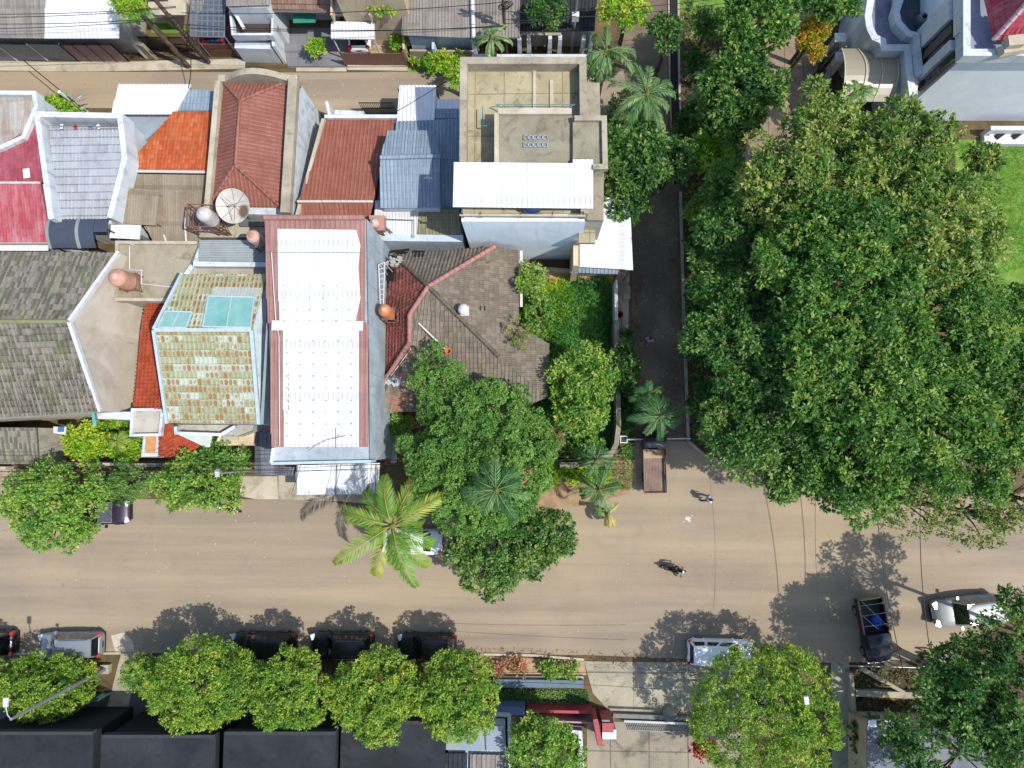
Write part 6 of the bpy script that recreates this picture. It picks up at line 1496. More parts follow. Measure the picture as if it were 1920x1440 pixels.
b = MB()
for k in range(4): b.path([p+Vector((.35*math.cos(a)+.1*k, .2*math.sin(a), 5.8+.12*k)) for a in np.linspace(0, 6.3, 10)], .03, 5)
b.build('cable_coil', metal_dark, t)
p = W(168, 214, 0); t = pole('utility_pole', 'short white square utility post by the bright green bush on back lane', p, 3.4, .14, .12, whitep, 'utility pole', group='utility poles')
b = MB()
for k in range(7): b.tube(p+Vector((rnd.uniform(.2, 1.4), rnd.uniform(-.4, .2), 2.6)), p+Vector((rnd.uniform(.2, 1.6), rnd.uniform(-.3, .3), 2.7)), .03)
b.build('meter_tangle', galv, t)
p = W(202, 1252, 0); t = pole('street_lamp', 'tall tapering grey street lamp leaning over the narrow driveway at lower left', p, 9.2, .15, .08, galv, 'street lamp')
b = MB(); a0 = p+Vector((0, 0, 9.2)); b.path([a0, a0+Vector((-.1, .3, .15)), a0+Vector((-.2, .8, .2))], .035, 8); ob = b.build('lamp_arm', galv, t)
b = MB(); b.box(a0+Vector((-.2, 1.0, .2)), (.25, .5, .12)); b.build('lamp_head', whitep, ob)
b = MB(); b.tube(p+Vector((0, 0, 3.9)), p+Vector((0, 0, 4.3)), .14); b.build('clamp', galv, t)
b = MB(); b.box(p+Vector((0, 0, .2)), (.6, .6, .4)); b.build('footing', conc, t)
_oc = {}
def olabel(l):
    _oc[l] = _oc.get(l, 0)+1; return ('topmost', 'second', 'third', 'fourth', 'fifth', 'sixth', 'seventh')[_oc[l]-1]+' of the '+l
for px_, py_, z_, lb in ((1512, 1313, 7.1, 'white lamp head poking out of the lone large round tree'), (407, 887, 5.5, 'white lamp head poking out of the loose bright green tree')):
    q = W(px_, py_, z_); g_ = Vector((q.x+.3, q.y, 0)); t = thing('street_lamp', lb, 'street lamp', g_)
    b = MB(); b.path([g_, Vector((g_.x, g_.y, z_-.15)), q], [.08, .05, .04], 8); b.build('shaft', galv, t)
    b = MB(); b.box(q, (.28, .5, .12), .1, .85); b.build('lamp_head', whitep, t)
def cable(label, a, c, sag=.6, r_=.02, cnt=1, sep=.35):
    for k in range(cnt):
        b = MB(); a_, c_ = Vector(a)+Vector((0, sep*k, .15*k)), Vector(c)+Vector((0, sep*k, .15*k))
        b.path([a_.lerp(c_, i/20)-Vector((0, 0, sag*4*(i/20)*(1-i/20))) for i in range(21)], r_, 5)
        tag(b.build('overhead_cable', metal_dark), olabel(label), 'cable', 'overhead cables')
for k, (y0, y1) in enumerate(((22, 24), (30, 26), (40, 44), (52, 46))): cable('thin cables strung above the twin roof', W(-200, y0, 8.2), W(330, y1-12, 8.2), .5, .022)
for y0, y1 in ((24, 4), (52, 48), (46, 50)): cable('thin cables strung above the cream balcony house', W(340, y0, 8.0), W(944, y1, 8.0), .5, .022)
for y0, y1 in ((20, 28), (36, 40), (44, 34)): cable('cables between the rust brown pole and the slim grey pole', W(944, y0, 8.0), W(1080, y1-10, 8.0), .3, .022)
for y0, y1 in ((28, 20), (40, 30)): cable('cables from the slim grey pole over the alley palms', W(1080, y0-8, 8.0), W(1560, y1-60, 8.0), .6, .022)
cable('single cable crossing the back lane to the bright green bush', W(45, 114, 2.4), W(150, 200, 3.0), .1, .035)
cable('slack cable dropping from coiled pole over the white corrugated carport', W(352, 60, 6.5), W(353, 165, 3.4), .4, .03)
cable('slack cable over the russet tiled roof and the back lane', W(745, 208, 4), W(870, 130, 7), .1, .02)
for k, y in enumerate((866, 874, 884, 906, 914, 921)): cable('street cables along the north kerb above the white translucent carport', W(-300, y+2, 6.6), W(1180, y-4 if k < 3 else y-64, 6.6), .7, .016)
for x0, x1 in ((541, 552), (620, 628), (700, 704)): cable('short cross cables above the white translucent carport', W(x1+12, 868, 5), W(x0+6, 924, 4.4), .1, .016)
for x0, x1 in ((1529, 1537), (1642, 1684), (1726, 1740)): cable('cables hanging across the junction on the right', W(x0, 930, 7.5), W(x1+10, 1260, 7.5), .5, .011 if x0 < 1600 else .024)
cable('long low cable over the concrete driveway', W(930, 1278, 6.0), W(1310, 1298, 6.0), .3, .014); cable('upper of the low cables above the concrete driveway', W(930, 1262, 6.0), W(1312, 1266, 6.0), .3, .014)
for x in (1596.0, 1598.0): cable('pair of cables down the brown paver lane', W(1558, -60, 7.5), W(1562, 200, 7.5), .3, .022)
# litter on the road
lb = MB(); rl = random.Random(3)
for k in range(90):
    x, y = rl.uniform(20, 1500), rl.uniform(960, 1215)
    p = W(x, y, .02); s_ = rl.uniform(.03, .09); a = rl.uniform(0, 3)
    lb.box(p, (s_, s_*.7, .012), a)
for k in range(25): p = W(rl.uniform(350, 850), rl.uniform(140, 205), .02); lb.box(p, (.07, .05, .012), rl.uniform(0, 3))
for k in range(60): p = W(rl.uniform(1195, 1285), rl.uniform(380, 820), .02); lb.box(p, (.06, .05, .012), rl.uniform(0, 3))
tag(lb.build('road_litter', plain('paper_scraps', A('#d8cfc0'), .9)), 'pale scraps scattered over the asphalt', 'litter', kind='stuff')
lb = MB()
for k in range(60):
    a = rl.uniform(0, 6.3); r_ = abs(rl.gauss(0, .14)); p = W(1290, 973, .018); lb.box((p.x+r_*math.cos(a), p.y+r_*math.sin(a), .019+k*.0004), (.09, .06, .004), a)
tag(lb.build('spilled_powder', plain('white_powder', A('#f0ece4'), .9)), 'white powder patch spilled on asphalt near walking person', 'litter', kind='stuff')
# ================================================================ vegetation
NR = np.random.default_rng(11)
M_street = leafm('street_tree_leaves', [L('#3a5e18'), L('#628a2a'), L('#8ca63a'), L('#bab84a')])
M_bright = leafm('bright_leaves', [L('#41691e'), L('#628e32'), L('#87a544'), L('#b0b45a')])
M_dark = leafm('dark_broad_leaves', [L('#143410'), L('#2e5a20'), L('#4f7c32'), L('#8a9c50')])
M_big = leafm('rain_tree_leaves', [L('#1a3c12'), L('#386822'), L('#5e8834'), L('#98a452')])
M_feather = leafm('feathery_leaves', [L('#3a6222'), L('#528032'), L('#709842'), L('#92aa58')])
M_yel = leafm('yellow_orange_leaves', [L('#4a7418'), L('#8c9420'), L('#c49c28'), L('#c8642a')])
M_pink = leafm('pink_flower_leaves', [L('#4a7030'), L('#8a8050'), L('#b88068'), L('#d08a7c')])
M_coco = leafm('coconut_fronds', [L('#3f6c1e'), L('#5e8a2c'), L('#84a03c'), L('#c4b048')], .3)
M_palm = leafm('dark_palm_fronds', [L('#1c4422'), L('#326432'), L('#528248'), L('#8aa46c')], .3)
M_lime = leafm('lime_leaves', [L('#487c16'), L('#6c9c22'), L('#94b430'), L('#c0bc40')])
M_olive = leafm('dry_tipped_leaves', [L('#1e3c14'), L('#416826'), L('#688838'), L('#a4a458')])
M_gy = leafm('olive_leaves', [L('#3a5418'), L('#5c742a'), L('#7c8c3c'), L('#a49c5c')])
bark = weathered('bark', [L('#3a3026'), L('#54483a'), L('#6c6050')], 2.5, None, 0, .9)
def unit(a): return a/np.maximum(np.linalg.norm(a, axis=1, keepdims=True), 1e-6)
def leafmesh(name, base, dirv, nrm, ln, wd, tint, mat, parent, org, folded=True):
    """one quad per leaf: base, side, tip, side"""
    n = len(base); dirv = unit(dirv); s = unit(np.cross(dirv, nrm)); nn = np.cross(s, dirv)
    ln = ln[:, None]; wd = wd[:, None]
    m = base+dirv*ln*.5
    v = np.stack([base, m+s*wd*.5+nn*wd*.12, base+dirv*ln-nn*ln*.06, m-s*wd*.5+nn*wd*.12], 1).reshape(-1, 3)-np.array(org)
    me = bpy.data.meshes.new(name); me.vertices.add(4*n); me.vertices.foreach_set('co', v.astype(np.float32).ravel())
    me.loops.add(4*n); me.loops.foreach_set('vertex_index', np.arange(4*n, dtype=np.int32))
    me.polygons.add(n); me.polygons.foreach_set('loop_start', np.arange(0, 4*n, 4, dtype=np.int32)); me.polygons.foreach_set('loop_total', np.full(n, 4, np.int32))
    me.update(calc_edges=True)
    at = me.attributes.new('tint', 'FLOAT', 'FACE'); at.data.foreach_set('value', np.clip(tint, 0, 1).astype(np.float32))
    me.materials.append(mat); o = bpy.data.objects.new(name, me); col.objects.link(o)
    if parent is not None: o.parent = parent
    else: o.location = org
    ORI[o.name] = Vector(org)
    return o
def rosettes(cen, outw, k, ln, wd, tb, spread=.9, jit=.25):
    n = len(cen); c = np.repeat(cen, k, 0); o = np.repeat(outw, k, 0)
    rv = unit(NR.normal(size=(n*k, 3))); d = unit(rv*spread+o*.55+np.array([0, 0, -.05]))
    base = c+rv*ln*.18
    nr = unit(o*.8+np.array([0, 0, .7])+NR.normal(size=(n*k, 3))*.45)
    L_ = ln*NR.uniform(.65, 1.2, n*k); t = np.repeat(tb, k)+NR.normal(size=n*k)*jit*.5
    return base, d, nr, L_, L_*wd, t
def shellpts(n, up_b=.15):
    v = unit(NR.normal(size=(n*2, 3))); v = v[v[:, 2] > -0.55][:n]; v[:, 2] += 0
    return v
def crown_pts(c, rad, dens, cover, lumpr, tight=False):
    """clumps of twigs over an uneven dome, some deeper inside; returns leaf cluster centres, outward vectors, tone"""
    c = np.array(c); rx, ry, rz = rad; C = []; O = []; T = []
    rl = min(max(lumpr*min(rx, ry), .32), 1.0); nl = int(min(420, max(9, cover*5.6*rx*ry/(math.pi*rl*rl))))
    lv = shellpts(nl); inner = NR.random(len(lv)) < (.22 if not tight else .3)
    ph = NR.uniform(0, 6.28, 3); wk = .35 if tight else 1.0; az = np.arctan2(lv[:, 1], lv[:, 0])
    wob = 1+wk*(.09*np.sin(3*az+ph[0])+.06*np.sin(5*az+ph[1]))
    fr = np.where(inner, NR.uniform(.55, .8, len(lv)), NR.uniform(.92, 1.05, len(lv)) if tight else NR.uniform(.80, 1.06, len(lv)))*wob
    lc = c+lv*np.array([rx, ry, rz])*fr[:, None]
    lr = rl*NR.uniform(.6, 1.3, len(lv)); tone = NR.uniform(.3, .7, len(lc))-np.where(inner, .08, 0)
    for p, r_, tn in zip(lc, lr, tone):
        m = max(6, int(dens*12.6*r_*r_*.72)); d = shellpts(m)
        rr = r_*(1-np.abs(NR.normal(size=len(d)))*.2)
        q = p+d*rr[:, None]*np.array([1, 1, .8]); C.append(q); O.append(d); T.append(np.full(len(d), tn)+NR.normal(size=len(d))*.16)
    if cover > 1.2:
        m = int(dens*rx*ry*5.0); d = shellpts(m); q = c+d*np.array([rx, ry, rz])*NR.uniform(.35, .78, len(d))[:, None]
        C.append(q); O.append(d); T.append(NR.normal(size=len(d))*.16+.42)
    return np.vstack(C), np.vstack(O), np.concatenate(T), lc, lr
TREES = []
def tree(name, label, px, py, rpx, ztop, mat, kind='round', ry=None, squash=.5, dens=9, leaf=.24, lw=.42, k=8, lumps=None, lumpr=.2, cover=1.5, tight=False, lean=0.0, group=None, trunk=.14, base=None, cat='tree', zbot=None, seed=None, bias=0.0, rot=0):
    rz = None; R_ = rpx*MPP
    zc_ = ztop-R_*squash*.85; s = (H-zc_)/H; rx = rpx*MPP*s; ryw = (ry or rpx)*MPP*s; rzw = rx*squash if zbot is None else (ztop-zbot)/2
    zc_ = max(ztop-rzw, .3); c = W(px, py, zc_)
    g0 = W(px, py, 0); b0 = Vector((c.x+(g0.x-c.x)*lean, c.y+(g0.y-c.y)*lean, 0)) if base is None else W(base[0], base[1], 0)
    t = thing(name, label, cat, b0, group=group)
    C, O, T, lc, lr = crown_pts(c, (rx*.9, ryw*.9, rzw*.9), dens, cover, lumpr if rx < 4.5 else lumpr*.8, tight)
    if bias: T = T+bias
    if zc_-rzw < .5: 
        keep = C[:, 2] > .08; C, O, T = C[keep], O[keep], T[keep]
    a = rosettes(C, O, k, leaf, lw, T)
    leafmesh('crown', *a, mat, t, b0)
    # trunk and limbs
    b = MB(); fork = Vector((c.x, c.y, max(.4, zc_-rzw*.7))).lerp(b0, .25); fork.z = max(.4, zc_-rzw*.75)
    if trunk > 0:
        b.path([b0, b0.lerp(fork, .5)+Vector((.06, .04, 0)), fork], [trunk*1.35, trunk, trunk*.85], 9)
        sel = list(range(len(lc)-1)); random.Random(5).shuffle(sel)
        for i in sel[:14 if rx < 6 else 34]:
            e = Vector(lc[i]); m_ = fork.lerp(e, .5)+Vector((0, 0, .12*(e-fork).length*.5))
            b.path([fork-Vector((0, 0, .1)), m_, e], [trunk*.5, trunk*.28, trunk*.08], 6)
            for q in range(2):
                e2 = e+Vector(unit(NR.normal(size=(1, 3)))[0])*lr[i]*.9; b.path([m_.lerp(e, .4), e2], [trunk*.16, trunk*.04], 5)
        b.build('trunk', bark, t)
    return t
gs_ = 'round street trees along the south kerb'
tree('street_tree', 'yellow green street tree at the far left above the lamp post', 88, 1286, 94, 4.2, M_street, ry=62, group=gs_, squash=.55, tight=True, leaf=.17, lumpr=.15, cover=1.8, dens=17)
tree('street_tree', 'narrow yellow green street tree touching the left photo edge', -30, 1275, 45, 5.0, M_street, group=gs_, tight=True, leaf=.17, lumpr=.15, cover=1.8, dens=17)
tree('street_tree', 'small bright round bush tree left of the long street crown', 268, 1267, 40, 4.2, M_bright, group=gs_, tight=True, leaf=.17, lumpr=.15, cover=1.8, dens=17)
tree('street_tree', 'widest street tree crown nearest the pale dust patch', 378, 1282, 108, 6.2, M_street, ry=84, group=gs_, tight=True, leaf=.17, lumpr=.15, cover=1.8, dens=17)
tree('street_tree', 'street tree second from left in the tight row behind black cars', 545, 1296, 76, 6.0, M_street, ry=80, group=gs_, tight=True, leaf=.17, lumpr=.15, cover=1.8, dens=17)
tree('street_tree', 'yellowest street tree crown in the middle of the tight row', 702, 1304, 84, 6.2, M_street, ry=88, group=gs_, tight=True, leaf=.17, lumpr=.15, cover=1.8, dens=17, bias=.05)
tree('street_tree', 'rightmost street tree of the tight row beside flower strip', 856, 1306, 80, 6.2, M_street, ry=86, group=gs_, tight=True, leaf=.17, lumpr=.15, cover=1.8, dens=17)
tree('street_tree', 'lone large round tree over the side street corner', 1436, 1340, 142, 6.6, M_street, ry=130, squash=.45, group=gs_, tight=True, leaf=.17, lumpr=.1, cover=1.9, dens=13)
tree('garden_tree', 'green tree overlapping the red fence at the lower edge', 1024, 1408, 72, 5.2, M_bright, ry=62)
gn = 'trees along the north kerb'
tree('street_tree', 'big bright green tree hiding the dark purple car', 105, 945, 106, 5.8, M_bright, ry=88, group=gn)
tree('street_tree', 'feathery grey green tree right of the big bright green tree', 236, 905, 42, 4.4, M_feather, group=gn, leaf=.12, k=10, dens=14)
tree('street_tree', 'loose bright green tree in front of the green tiled house', 372, 905, 92, 5.0, M_bright, ry=56, group=gn)
tree('garden_tree', 'mid green shrub tree against the orange porch', 415, 856, 62, 4.2, M_feather, ry=26)
tree('garden_tree', 'yellow flowered shrubs in the garden of the mossy roofed house', 165, 830, 50, 2.4, M_lime, ry=36, bias=.15, squash=.3, cat='shrub')
tree('garden_tree', 'green shrubs below the cement gable wall', 235, 838, 36, 2.4, M_lime, ry=30, squash=.4, cat='shrub')
tree('hedge', 'low yellow green hedge below the rear porch of mossy house', 212, 795, 38, 1.4, M_lime, ry=9, squash=.2, trunk=0, cat='hedge')
tree('feathery_tree', 'large fine leaved tree spreading over the old house front', 895, 850, 150, 8.0, M_feather, ry=148, squash=.38, leaf=.15, lw=.45, k=11, dens=20, cover=2.0, lumpr=.17, tight=True, trunk=.22)
tree('feathery_tree', 'small fine leaved crown reaching over the old red roof', 818, 702, 54, 7.6, M_feather, ry=56, leaf=.12, lw=.45, k=10, dens=16, base=(850, 770))
tree('garden_tree', 'bright dense tree between the weedy garden and curved wall', 1092, 728, 62, 5.6, M_bright, ry=92)
tree('mango_tree', 'glossy dark broad leaved tree overhanging the main road centre', 930, 1030, 92, 5.5, M_dark, ry=86, bias=.18, lw=.5)
tree('mango_tree', 'smaller glossy crown right of the overhanging tree', 1030, 1005, 50, 5.0, M_dark, ry=55, bias=.18, lw=.5)
tree('garden_tree', 'bright bush at the old house east gutter', 998, 528, 27, 4.6, M_bright, ry=34)
tree('garden_tree', 'leaning bush clump north of the weedy garden', 1012, 592, 28, 2.4, M_feather, ry=46, bias=.15, cover=1.0, cat='shrub')
tree('garden_tree', 'thin creeper over the east hip of the old roof', 972, 624, 22, 4.9, M_gy, ry=32, squash=.2, cat='creeper', trunk=.03, bias=.1, cover=.8, leaf=.16)
tree('garden_tree', 'green shrub at the alley wall under the bright dense tree', 1168, 690, 26, 2.6, M_dark, ry=50, cat='shrub')
tree('garden_tree', 'reddish tinged shrub near the curved garden wall', 1030, 830, 26, 3.4, M_pink, ry=20, cat='shrub')
tree('garden_tree', 'small pale leaved shrubs inside the curved garden wall', 1095, 845, 46, 1.6, M_feather, ry=22, cat='shrub', squash=.3)
tree('garden_tree', 'green shrub squeezed beside the red topped wall', 752, 800, 22, 2.6, M_bright, ry=32, cat='shrub')
tree('garden_tree', 'low green ground shrubs on the sandy corner verge', 1075, 885, 60, 1.0, M_lime, ry=22, cat='shrub', squash=.2, trunk=0)
tree('hedge', 'clipped bright green hedge in front of the grey brown roofed house', 824, 116, 62, 1.5, M_lime, ry=17, squash=.2, cat='hedge', trunk=0, dens=14)
tree('garden_tree', 'bright leaved sapling at the left wall of the concrete building', 858, 140, 15, 3.2, M_lime, ry=28, cat='shrub')
tree('garden_tree', 'round bright green bush on the back lane', 108, 198, 28, 2.6, M_lime, ry=18, cat='shrub', dens=14)
tree('garden_tree', 'small green bush beside the round bright bush on back lane', 145, 212, 14, 1.8, M_bright, ry=8, cat='shrub')
tree('garden_tree', 'bushy tree hanging above the white and grey twin roofs', 245, 8, 36, 8.2, M_lime, ry=26, leaf=.4, lw=.12)
tree('garden_tree', 'potted yellow green plants on the grey tiled driveway', 594, 84, 16, 1.6, M_lime, ry=20, cat='shrub', trunk=.04)
tree('garden_tree', 'potted plants crowding the cream balcony', 720, 10, 26, 4.8, M_lime, ry=14, cat='shrub', trunk=0)
tree('garden_tree', 'small plant in the yard right of the brown driveway gate', 748, 82, 10, 1.5, M_lime, ry=14, cat='shrub', trunk=.03)
tree('garden_tree', 'dark green tree behind the pillar fence under yellow tree tips', 1030, 20, 40, 5.5, M_dark, ry=32)
tree('garden_tree', 'yellow tipped tree above the alley top left side', 1175, 20, 52, 6.5, M_lime, ry=34, bias=.12)
tree('flower_strip', 'strip of low bushes with green leaves beside the south kerb', 1050, 1254, 44, .8, M_bright, ry=12, cat='shrub', squash=.2, trunk=0)
tree('flower_strip', 'reddish low flowering bushes at the left of the flower strip', 955, 1250, 36, .7, M_pink, ry=12, cat='shrub', squash=.2, trunk=0, bias=.1)
tree('red_bougainvillea', 'red flowering bush under the lone large round tree', 1316, 1402, 24, 2.4, leafm('red_petals', [L('#7a1810'), L('#a82418'), L('#c83a24'), L('#d86040')]), ry=16, cat='shrub')
gal = 'trees lining the alley'
tree('alley_tree', 'broad leaved tree between the concrete building and alley', 1196, 300, 78, 6.5, M_dark, ry=78, leaf=.34, lw=.4, group=gal, bias=.06, dens=6)
tree('alley_tree', 'sparse creeper tree hanging over the lean-to roof edge', 1170, 385, 50, 5.0, M_dark, ry=30, leaf=.3, group=gal, dens=5)
tree('alley_tree', 'yellowish green small tree on the east side of the alley', 1330, 292, 46, 5.0, M_lime, ry=42, group=gal, bias=-.05)
tree('alley_tree', 'dark tree east of the alley near the top lawn', 1392, 160, 84, 8.5, M_dark, ry=64, group=gal, leaf=.32, bias=.08, dens=7)
tree('alley_tree', 'dark tree with pale tips left of the grey paved path', 1370, 215, 62, 7.0, M_dark, ry=60, group=gal, leaf=.32, dens=7)
tree('alley_tree', 'tall dark tree at the top edge left of the yellow orange tree', 1420, 40, 80, 9.0, M_big, ry=66, group=gal, leaf=.32)
tree('alley_tree', 'dark tree at the top edge behind the gate piers', 1560, 5, 56, 8.0, M_big, ry=32, group=gal, leaf=.3)
tree('alley_tree', 'bright leaved tree west of the big canopy', 1375, 345, 60, 7.0, M_big, ry=54, group=gal, bias=.12)
tree('alley_tree', 'green tree closing over the top of the alley', 1255, 62, 40, 6.5, M_dark, ry=36, group=gal, bias=.06)
tree('alley_tree', 'leafy shrub tree filling the gap between alley palms', 1178, 205, 36, 3.6, M_dark, ry=42, group=gal, bias=.03)
tree('alley_tree', 'dark shrub tree between pillar fence end and alley', 1120, 130, 30, 4.0, M_dark, ry=30, group=gal)
tree('alley_tree', 'loose tree leaning over the drain south of the fan palm', 1268, 300, 34, 5.5, M_dark, ry=46, group=gal, bias=.04, cover=1.1)
tree('yellow_tree', 'compact tree with yellow and orange leaves by the gate piers', 1525, 70, 29, 5.0, M_yel, ry=42, dens=14)
gb_ = 'tall spreading trees of the right hand park'
big = [(1405, 480, 118, 10.0, 'dense dark crown at the north west edge of the park beside the alley'), (1535, 320, 150, 12.5, 'tall pale tipped crown at the top of the park canopy'),
       (1690, 292, 112, 12.5, 'dry looking olive crown below the white house wall'), (1738, 430, 138, 13.0, 'olive crown bordering the bright lawn'),
       (1590, 500, 160, 13.5, 'tallest dark crown in the middle of the park canopy'), (1415, 640, 112, 10.5, 'dark crown above the shaded alley bend with bare twigs'),
       (1625, 700, 150, 13.0, 'deep green crown at the centre right of the canopy'), (1760, 610, 140, 12.5, 'mid green crown right of centre in the canopy'),
       (1880, 625, 95, 11.0, 'green crown touching the right edge below the lawn'), (1455, 800, 128, 9.5, 'dark crown overhanging the junction corner'),
       (1600, 855, 118, 10.5, 'green crown at the south edge of the park over the main road'), (1760, 800, 150, 12.0, 'full green crown over the park south east'),
       (1895, 760, 120, 12.0, 'green crown at the right edge below the middle'), (1845, 300, 34, 8.0, 'small sparse crown beside the compound wall')]
for i, (x, y, r_, zt, lb) in enumerate(big):
    tree('park_tree', lb, x, y, r_, zt, M_olive if i in (1, 2, 3, 13) else M_big if i in (4, 6, 11) else M_dark if i in (0, 5, 9) else M_big, squash=.42, group=gb_, leaf=.27, lw=.42, k=9, dens=6.5, cover=1.9, trunk=.26, bias=(.15 if i in (1, 2, 3, 13) else .10 if i in (0, 5, 9) else .04)+.05*math.sin(i*2.3))
sp = [(1700, 940, 90, 9.0, 'thin see through branches over the main road left'), (1820, 960, 100, 9.0, 'thin see through branches over the main road centre right'), (1910, 930, 90, 9.5, 'thin see through branches at the right photo edge')]
for x, y, r_, zt, lb in sp: tree('sparse_tree', lb, x, y, r_, zt, M_gy, ry=70, squash=.3, group='sparse trees over the main road', leaf=.22, dens=3.2, k=7, cover=1.15, trunk=.16, bias=-.02)
gd = 'dark trees at the lower right'
for x, y, r_, zt, lb in ((1920, 1190, 92, 9.5, 'dark tree spreading over the pale grey off road car'), (1825, 1305, 104, 9.5, 'dark tree over the gravel and wooden bench'), (1900, 1330, 120, 10.5, 'dark tree at the right edge of lower corner'), (1800, 1410, 118, 9.0, 'dark tree hiding the chequered roof end'), (1800, 1275, 78, 9.0, 'small dark crown right of the pickup')):
    tree('dark_tree', lb, x, y, r_, zt, M_dark, group=gd, leaf=.27, lw=.42, dens=6, squash=.4, cover=1.2, trunk=.12, bias=0, lean=.65)
tree('garden_tree', 'shrubs against the low mossy wall by the side street', 1630, 1400, 28, 1.4, M_dark, ry=60, cat='shrub', squash=.3)
for x, y, r_, zt, m, lb in ((1312, 120, 30, 3.5, M_dark, 'dark bush beside the drain north of the fan palm'), (1300, 215, 26, 3.0, M_dark, 'dark bush beside the drain below the fan palm'), (1322, 400, 34, 4.0, M_bright, 'mid green bush at the alley edge north of the park canopy'),
        (1306, 470, 26, 3.0, M_dark, 'dark undergrowth bush by the rubble kerb'), (1316, 560, 30, 3.2, M_dark, 'dark undergrowth bush opposite the weedy garden'), (1310, 650, 28, 3.0, M_big, 'undergrowth bush opposite the walking person in pink'), (1330, 750, 36, 3.8, M_dark, 'dark undergrowth bush near the end of the alley'),
        (1330, 40, 30, 4.5, M_dark, 'dark tree shading the small top lawn'), (1285, 235, 24, 4.0, M_dark, 'small dark crown reaching over the drain')):
    tree('undergrowth', lb, x, y, r_, zt, m, cat='shrub', leaf=.28, dens=7, group='undergrowth along the alley', bias=.03)
# ---------------------------------------------------------------- palms
def palm(name, label, px, py, z, n, ln, mat, droop=1.0, leafl=.55, nl=34, group=None, trunk_r=.13, az0=0, elev=(10, 60), bias=0, base=None, sizes=None, width=.027, seed=1, spear=True, azs=None):
    rn = random.Random(seed); c = W(px, py, z); b0 = Vector((c.x, c.y, 0)) if base is None else W(base[0], base[1], 0)
    t = thing(name, label, 'palm tree', b0, group=group)
    b = MB(); b.path([b0, b0.lerp(c, .5)+Vector((.1, .05, 0)), c], [trunk_r*1.25, trunk_r, trunk_r*.8], 10); b.build('trunk', bark, t)
    for i in range(n):
        az = az0+2*math.pi*i/n+rn.uniform(-.33, .33) if azs is None else R(azs[i])+rn.uniform(-.05, .05); el = R(rn.uniform(*elev)); l_ = ln*rn.uniform(.62, 1.12)
        h_ = Vector((math.cos(az), math.sin(az), 0)); p = c.copy(); d_el = el; pts = [p.copy()]; m = 12
        for s in range(m):
            p = p+(h_*math.cos(d_el)+Vector((0, 0, 1))*math.sin(d_el))*l_/m; d_el -= droop*(.10+.09*s/m)*(1.3); pts.append(p.copy())
        side = Vector((-h_.y, h_.x, 0)); br = MB(); br.path(pts, [.035*(1-.8*k/m)+.006 for k in range(m+1)], 6)
        fr = br.build('frond', plain('frond_rib', A('#b4a850'), .6) if mat is M_coco else plain('frond_rib_green', A('#7c8c4c'), .6), t)
        B, D, N_, LL, WW, TT = [], [], [], [], [], []
        tb = rn.uniform(.25, .75)+bias
        for q in range(nl):
            f = .12+.88*q/(nl-1); k = min(m-1, int(f*m)); a = pts[k].lerp(pts[k+1], f*m-k); tan = (pts[k+1]-pts[k]).normalized(); u_ = side.cross(tan).normalized()
            if u_.z < 0: u_ = -u_
            ll = leafl*.8*(.35+.9*math.sin(math.pi*min(1, f*.85+.1)))*rn.uniform(.85, 1.1)
            for s in (-1, 1):
                dv = (side*s*.9+tan*(.6+.6*f+.3*rn.random())-Vector((0, 0, 1))*(.25+.7*rn.random())*droop+u_*.15).normalized()
                B.append(a); D.append(dv); N_.append(u_+side*s*.3); LL.append(ll); WW.append(width*2); TT.append(tb+rn.uniform(-.15, .15)+.12*f)
        leafmesh('leaflets', np.array(B), np.array(D), np.array(N_), np.array(LL), np.array(WW), np.array(TT), mat, fr, b0)
    if spear:
        b = MB(); b.lathe(up(c, -.15), [(.05, -.2), (.22, 0), (.2, .2), (.05, .5), (.01, .9)], 10); b.build('crown_shaft', plain('crown_shaft', A('#7c9048'), .6), t)
    return t
palm('coconut_palm', 'big yellow green coconut palm overhanging the main road', 735, 985, 7.2, 20, 4.2, M_coco, .9, .95, 60, elev=(-28, 55), width=.03, trunk_r=.15, seed=4, bias=-.05)
palm('garden_palm', 'dark feather palm rising through the fine leaved tree', 930, 918, 9.0, 12, 3.0, M_palm, 1.2, .6, 34, elev=(5, 50), group='feather palms', seed=2)
gpv = 'feather palms'
palm('garden_palm', 'arching feather palm on the sandy corner left of truck', 1122, 918, 4.2, 13, 2.7, M_palm, 1.5, .5, 30, group=gpv, seed=6)
palm('garden_palm', 'small feather palm above the cracked curved wall end', 1118, 862, 5.0, 9, 2.2, M_palm, 1.4, .45, 28, group=gpv, seed=16)
palm('garden_palm', 'drooping yellowed palm at the sandy kerb', 1138, 962, 1.8, 6, 1.9, leafm('dry_fronds', [L('#6a6a30'), L('#8a8444'), L('#a89858'), L('#c0ac70')], .2), 1.2, .35, 28, group=gpv, seed=8, azs=[-80, -65, -95, -50, 40, 170])
palm('garden_palm', 'dark spiky palm standing over the truck cab', 1238, 780, 5.2, 14, 2.2, M_palm, .9, .5, 34, group=gpv, seed=9, elev=(-5, 45))
palm('garden_palm', 'dark palm left of the spiky palm in alley shade', 1215, 745, 4.0, 9, 1.5, M_palm, 1.0, .45, 28, group=gpv, seed=12)
palm('garden_palm', 'bright feather palm over the alley with upright lime spear', 1212, 176, 6.5, 11, 3.0, M_palm, 1.1, .55, 34, group=gpv, seed=10, bias=.25)
palm('garden_palm', 'long hanging feather palm right of the concrete building top corner', 1136, 96, 8.5, 11, 3.1, M_palm, 1.6, .5, 36, group=gpv, seed=11, bias=.1)
palm('garden_palm', 'feather palm beside tall building east wall', 1190, 228, 5.5, 10, 2.8, M_palm, 1.1, .55, 34, group=gpv, seed=13, bias=.12)
